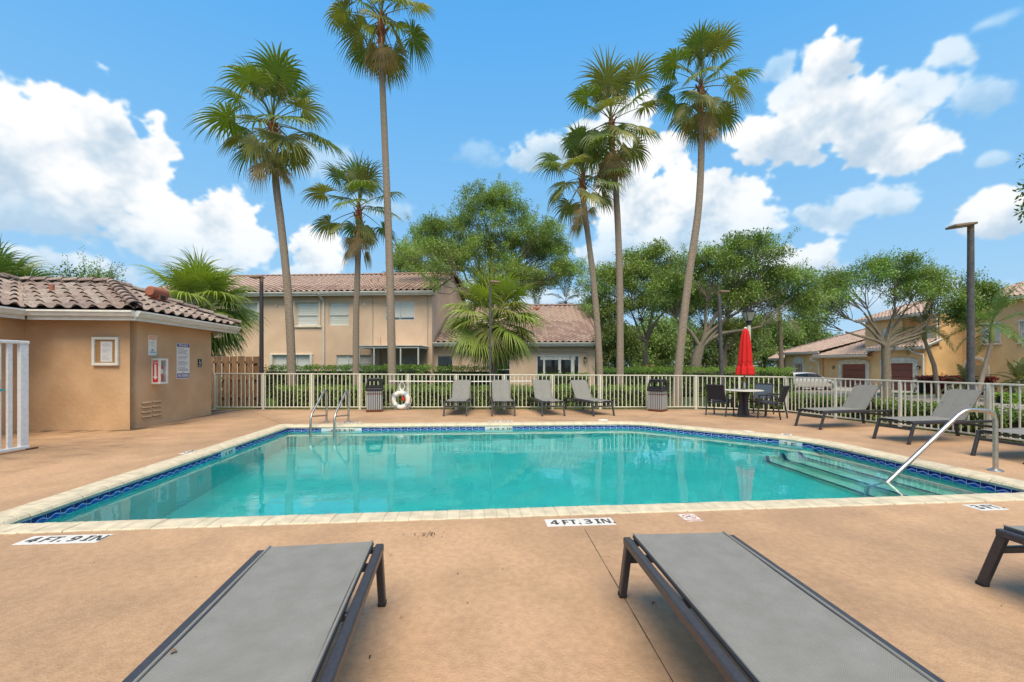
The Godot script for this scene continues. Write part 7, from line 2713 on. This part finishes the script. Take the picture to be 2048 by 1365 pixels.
func lantern_post(label: String, at: Vector3, high: float) -> void:
	var t := thing("lantern_post", label, "lamp post", at, 0.0, "lantern posts along the street")
	var p := MB.new()
	p.tube(PackedVector3Array([Vector3.ZERO, Vector3(0, 0.5, 0), Vector3(0, high - 0.85, 0)]), PackedFloat32Array([0.13, 0.10, 0.085]), 14)
	put("pole", p, M.cream_trim, t)
	var f := MB.new()
	var y := high - 0.62
	f.lathe([Vector2(0.0, y - 0.22), Vector2(0.11, y - 0.22), Vector2(0.11, y - 0.1), Vector2(0.15, y - 0.04), Vector2(0.15, y), Vector2(0.0, y)], 12)
	for k in 4:
		var a := k * PI / 2 + PI / 4
		f.bar(Vector3(cos(a) * 0.18, y, sin(a) * 0.18), Vector3(cos(a) * 0.32, y + 0.42, sin(a) * 0.32), 0.03, 0.03)
	f.lathe([Vector2(0.36, y + 0.42), Vector2(0.36, y + 0.46), Vector2(0.2, y + 0.56), Vector2(0.06, y + 0.62), Vector2(0.0, y + 0.64)], 4)
	put("lantern_frame", f, M.black_plastic, t, Transform3D(Basis(Vector3.UP, 0.0), Vector3.ZERO))
	var g2 := MB.new()
	g2.tf = Transform3D(Basis(Vector3.UP, PI / 4), Vector3.ZERO)
	g2.lathe([Vector2(0.175, y + 0.005), Vector2(0.315, y + 0.42)], 4)
	put("pane", g2, M.lantern_glass, t)


func build_car() -> void:
	# length along x, nose towards +x; loft of sections (x, half width at sill, shoulder, roof; heights)
	var t := thing("parked_car", "silver hatchback parked nose in before the first garage door", "car", Vector3(24.2, -0.62, -36.2), 3.0)
	var S := [
		[-2.02, 0.62, 0.76, 0.42, 0.86, 0.0], [-1.98, 0.80, 0.84, 0.30, 0.92, 0.0], [-1.75, 0.85, 0.87, 0.22, 0.97, 0.0], [-1.0, 0.87, 0.89, 0.20, 0.97, 0.0],
		[0.0, 0.87, 0.89, 0.20, 0.95, 0.0], [0.9, 0.87, 0.88, 0.20, 0.93, 0.0], [1.5, 0.85, 0.85, 0.21, 0.85, 0.0], [1.95, 0.76, 0.76, 0.25, 0.74, 0.0], [2.15, 0.55, 0.56, 0.34, 0.62, 0.0]]
	var rows := []
	for s in S:
		var r := PackedVector3Array()
		for e in [[-0.0, s[3]], [-s[1], s[3]], [-s[1] - 0.03, s[3] + 0.14], [-s[2] - 0.025, lerpf(s[3], s[4], 0.62)], [-s[2], s[4] - 0.06], [-s[2] + 0.07, s[4]], [0.0, s[4] + 0.025]]:
			r.append(Vector3(s[0], e[1], e[0]))
		var full := r.duplicate()
		for i in range(r.size() - 2, 0, -1):
			full.append(Vector3(r[i].x, r[i].y, -r[i].z))
		rows.append(full)
	put("body", loft(rows, Vector3(0, 0.55, 0)), M.silver_paint, t)
	# cabin
	var C := [[-1.93, 0.94, 0.95, 0.70, 0.62], [-1.62, 0.94, 1.33, 0.76, 0.60], [-1.2, 0.95, 1.42, 0.80, 0.62], [-0.3, 0.95, 1.455, 0.81, 0.63], [0.35, 0.94, 1.40, 0.80, 0.60], [0.8, 0.93, 1.16, 0.78, 0.66], [1.2, 0.92, 0.93, 0.74, 0.70]]
	var cr := []
	for s in C:
		var r := PackedVector3Array()
		for e in [[0.0, s[1] - 0.05], [-s[3], s[1] - 0.05], [-lerpf(s[3], s[4], 0.9), lerpf(s[1], s[2], 0.86)], [-s[4] * 0.86, s[2] - 0.015], [0.0, s[2] + 0.015]]:
			r.append(Vector3(s[0], e[1], e[0]))
		var full := r.duplicate()
		for i in range(r.size() - 2, 0, -1):
			full.append(Vector3(r[i].x, r[i].y, -r[i].z))
		cr.append(full)
	put("cabin", loft(cr, Vector3(-0.3, 1.1, 0)), M.silver_paint, t)
	for sd in [-1.0, 1.0]:
		var w := MB.new()
		var P := [[-1.5, 0.98, 0.80, 1.30, 0.655], [-0.35, 0.98, 0.822, 1.385, 0.675], [0.3, 0.97, 0.812, 1.345, 0.66], [0.98, 0.965, 0.775, 0.99, 0.765]]
		for i in 3:
			var a: Array = P[i]
			var b: Array = P[i + 1]
			var x0: float = a[0] + (0.03 if i > 0 else 0.0)
			w.quad(Vector3(x0, a[1], a[2] * sd), Vector3(b[0], b[1], b[2] * sd), Vector3(b[0], b[3], b[4] * sd), Vector3(x0 + (0.12 if i == 0 else 0.0), a[3], a[4] * sd), Vector3(0, 0.2, sd))
		put("side_window", w, M.car_glass, t)
	var rw := MB.new()
	rw.quad(Vector3(-1.935, 0.985, -0.60), Vector3(-1.935, 0.985, 0.60), Vector3(-1.665, 1.30, 0.54), Vector3(-1.665, 1.30, -0.54), Vector3(-1, 0.6, 0))
	put("rear_window", rw, M.car_glass, t)
	var fw := MB.new()
	fw.quad(Vector3(1.15, 0.985, -0.66), Vector3(1.15, 0.985, 0.66), Vector3(0.46, 1.37, 0.54), Vector3(0.46, 1.37, -0.54), Vector3(0.6, 1, 0))
	put("windscreen", fw, M.car_glass, t)
	var sp := MB.new()
	sp.box(Vector3(-1.72, 1.36, 0), Vector3(0.26, 0.035, 1.1), Basis(Vector3(0, 0, 1), 0.1), 0.012)
	put("spoiler", sp, M.car_glass, t)
	for sd in [-1.0, 1.0]:
		var tl := MB.new()
		tl.box(Vector3(-1.97, 0.82, 0.63 * sd), Vector3(0.1, 0.15, 0.32), Basis(Vector3.UP, 0.25 * sd), 0.03)
		put("tail_light", tl, M.tail_red, t)
		var hl := MB.new()
		hl.box(Vector3(1.93, 0.66, 0.58 * sd), Vector3(0.16, 0.12, 0.3), Basis(Vector3.UP, -0.4 * sd), 0.03)
		put("headlight", hl, M.lantern_glass, t)
		var mi := MB.new()
		mi.box(Vector3(0.72, 1.02, 0.92 * sd), Vector3(0.12, 0.12, 0.18), Basis(), 0.03)
		put("mirror", mi, M.silver_paint, t)
		for x in [-1.30, 1.28]:
			var wl := MB.new()
			wl.tf = Transform3D(Basis(Vector3.RIGHT, PI / 2 * sd), Vector3(x, 0.33, 0.79 * sd))
			wl.lathe([Vector2(0.2, 0.09), Vector2(0.30, 0.10), Vector2(0.33, 0.07), Vector2(0.33, -0.1), Vector2(0.0, -0.1)], 28)
			var wh := put("wheel", wl, M.tyre, t)
			var rm := MB.new()
			rm.tf = wl.tf
			rm.lathe([Vector2(0.205, 0.085), Vector2(0.19, 0.06), Vector2(0.16, 0.03), Vector2(0.0, 0.03)], 24)
			for k in 5:
				var a := TAU * k / 5.0
				rm.bar(Vector3(cos(a) * 0.03, 0.07, sin(a) * 0.03), Vector3(cos(a) * 0.2, 0.08, sin(a) * 0.2), 0.06, 0.03, 0.006)
			put("rim", rm, M.alloy, wh)
			var ac := MB.new()
			ac.tf = Transform3D(Basis(Vector3.RIGHT, PI / 2 * sd), Vector3(x, 0.345, 0.80 * sd))
			ac.lathe([Vector2(0.335, 0.101), Vector2(0.375, 0.098), Vector2(0.375, 0.0)], 28)
			put("wheel_arch", ac, M.black_plastic, t)
	var bm := MB.new()
	bm.box(Vector3(-1.95, 0.36, 0), Vector3(0.2, 0.2, 1.5), Basis(), 0.05)
	put("rear_bumper", bm, M.black_plastic, t)
	var pl := MB.new()
	pl.box(Vector3(-2.045, 0.66, 0), Vector3(0.012, 0.11, 0.34), Basis(), 0.004)
	put("number_plate", pl, M.sign_white, t)


func loft(rows: Array, mid: Vector3) -> MB:
	var mb := MB.new()
	var m: int = rows[0].size()
	var nor := []
	for i in rows.size():
		var r := PackedVector3Array()
		for k in m:
			var a: Vector3 = rows[mini(i + 1, rows.size() - 1)][k] - rows[maxi(i - 1, 0)][k]
			var b: Vector3 = rows[i][(k + 1) % m] - rows[i][(k + m - 1) % m]
			var n := a.cross(b).normalized()
			if n.dot(rows[i][k] - Vector3(clampf(rows[i][k].x, -1.2, 1.0), mid.y, 0)) < 0.0:
				n = -n
			r.append(n)
		nor.append(r)
	for i in rows.size() - 1:
		for k in m:
			var l := (k + 1) % m
			mb.tri(rows[i][k], rows[i][l], rows[i + 1][l], nor[i][k], nor[i][l], nor[i + 1][l])
			mb.tri(rows[i][k], rows[i + 1][l], rows[i + 1][k], nor[i][k], nor[i + 1][l], nor[i + 1][k])
	for e in [0, rows.size() - 1]:
		var c := Vector3.ZERO
		for p in rows[e]:
			c += p
		c /= m
		for k in m:
			mb.face(c, rows[e][k], rows[e][(k + 1) % m], Vector3(-1 if e == 0 else 1, 0, 0))
	return mb


func build_lamps() -> void:
	area_light_post("black lamp post beside the wooden board fence", Vector3(-8.29, -0.04, -14.55), 4.33, 0.13, 0.38, M.pole_black, 175.0)
	area_light_post("grey lamp post standing before the drooping fan palm", Vector3(-0.73, -0.04, -14.75), 4.20, 0.085, 0.34, M.pole_grey, 12.0)
	area_light_post("dark grey lamp post between the leaning palm and the red umbrella", Vector3(7.66, -0.06, -16.0), 4.1, 0.14, 0.34, M.pole_grey, 0.0, -0.12)
	area_light_post("thick dark lamp post beyond the side fence, its head turned to the pool", Vector3(10.85, -0.3, -10.4), 5.0, 0.14, -0.52, M.pole_grey, 0.0)
	lantern_post("cream lantern post rising behind the red umbrella", Vector3(11.85, -0.4, -22.0), 4.65)
	lantern_post("small far lantern post seen between two palm trunks", Vector3(14.5, -0.4, -46.0), 4.4)
	var w := MB.new()
	w.box(Vector3(0, 0.9, 0), Vector3(13.0, 1.8, 0.25), Basis(), 0.02)
	var o := thing("garden_wall", "long low salmon wall far behind the oak trunks", "wall", Vector3(19.5, -0.5, -47.0), 2.0)
	put("wall", w, M.salmon_wall, o)
	var cp := MB.new()
	cp.box(Vector3(0, 1.84, 0), Vector3(13.1, 0.09, 0.36), Basis(), 0.02)
	put("coping", cp, M.cream_trim, o)


func _ready() -> void:
	# camera: level, with the lens shifted upwards as the photograph's was
	var cam := Camera3D.new()
	cam.name = "camera"
	cam.projection = Camera3D.PROJECTION_FRUSTUM
	cam.near = 0.05
	cam.far = 2500.0
	cam.size = 2.0 * 0.05 * 682.5 / 880.0
	cam.frustum_offset = Vector2(0.0, 0.05 * 48.5 / 880.0)
	cam.position = Vector3(0, 1.4, 0)
	cam.current = true
	add_child(cam)
	# sky, exposure and sun
	var env := Environment.new()
	env.background_mode = Environment.BG_SKY
	var sm := PanoramaSkyMaterial.new()
	sm.panorama = ImageTexture.create_from_image(make_sky())
	sm.energy_multiplier = 1.0
	env.sky = Sky.new()
	env.sky.sky_material = sm
	env.background_energy_multiplier = SKY_ENERGY
	env.tonemap_mode = Environment.TONE_MAPPER_LINEAR
	env.tonemap_exposure = EXPOSURE
	env.sdfgi_enabled = true
	env.ssao_enabled = true
	env.ssil_enabled = true
	var we := WorldEnvironment.new()
	we.name = "world_environment"
	we.environment = env
	add_child(we)
	var sun := DirectionalLight3D.new()
	sun.name = "sun"
	sun.light_energy = 0.5
	sun.light_color = Color(1.0, 0.93, 0.80)
	sun.light_angular_distance = 45.0
	sun.shadow_enabled = true
	sun.look_at_from_position(Vector3(0.02, 0.88, 0.48), Vector3.ZERO)
	add_child(sun)
	make_materials()
	build_ground()
	build_pool()
	pool_house()
	town_house()
	clubhouse()
	far_block()
	garage_house()
	side_porch()
	build_plants()
	build_fences()
	build_lamps()
	build_car()
	build_loungers()
	build_table()
	build_bin("slatted bin with dark hood and rusty bands beside the life ring", Vector3(-4.17, 0, -13.35), 14.0, 0.98, 1.0)
	build_bin("slatted bin with twin openings set cornerwise near the straight palm", Vector3(4.46, 0, -13.45), 48.0, 0.94, 0.5)
	build_rescue()
	build_rails()
	build_markers()
	build_litter()


const SKY_ENERGY := 0.31
const EXPOSURE := 3.35
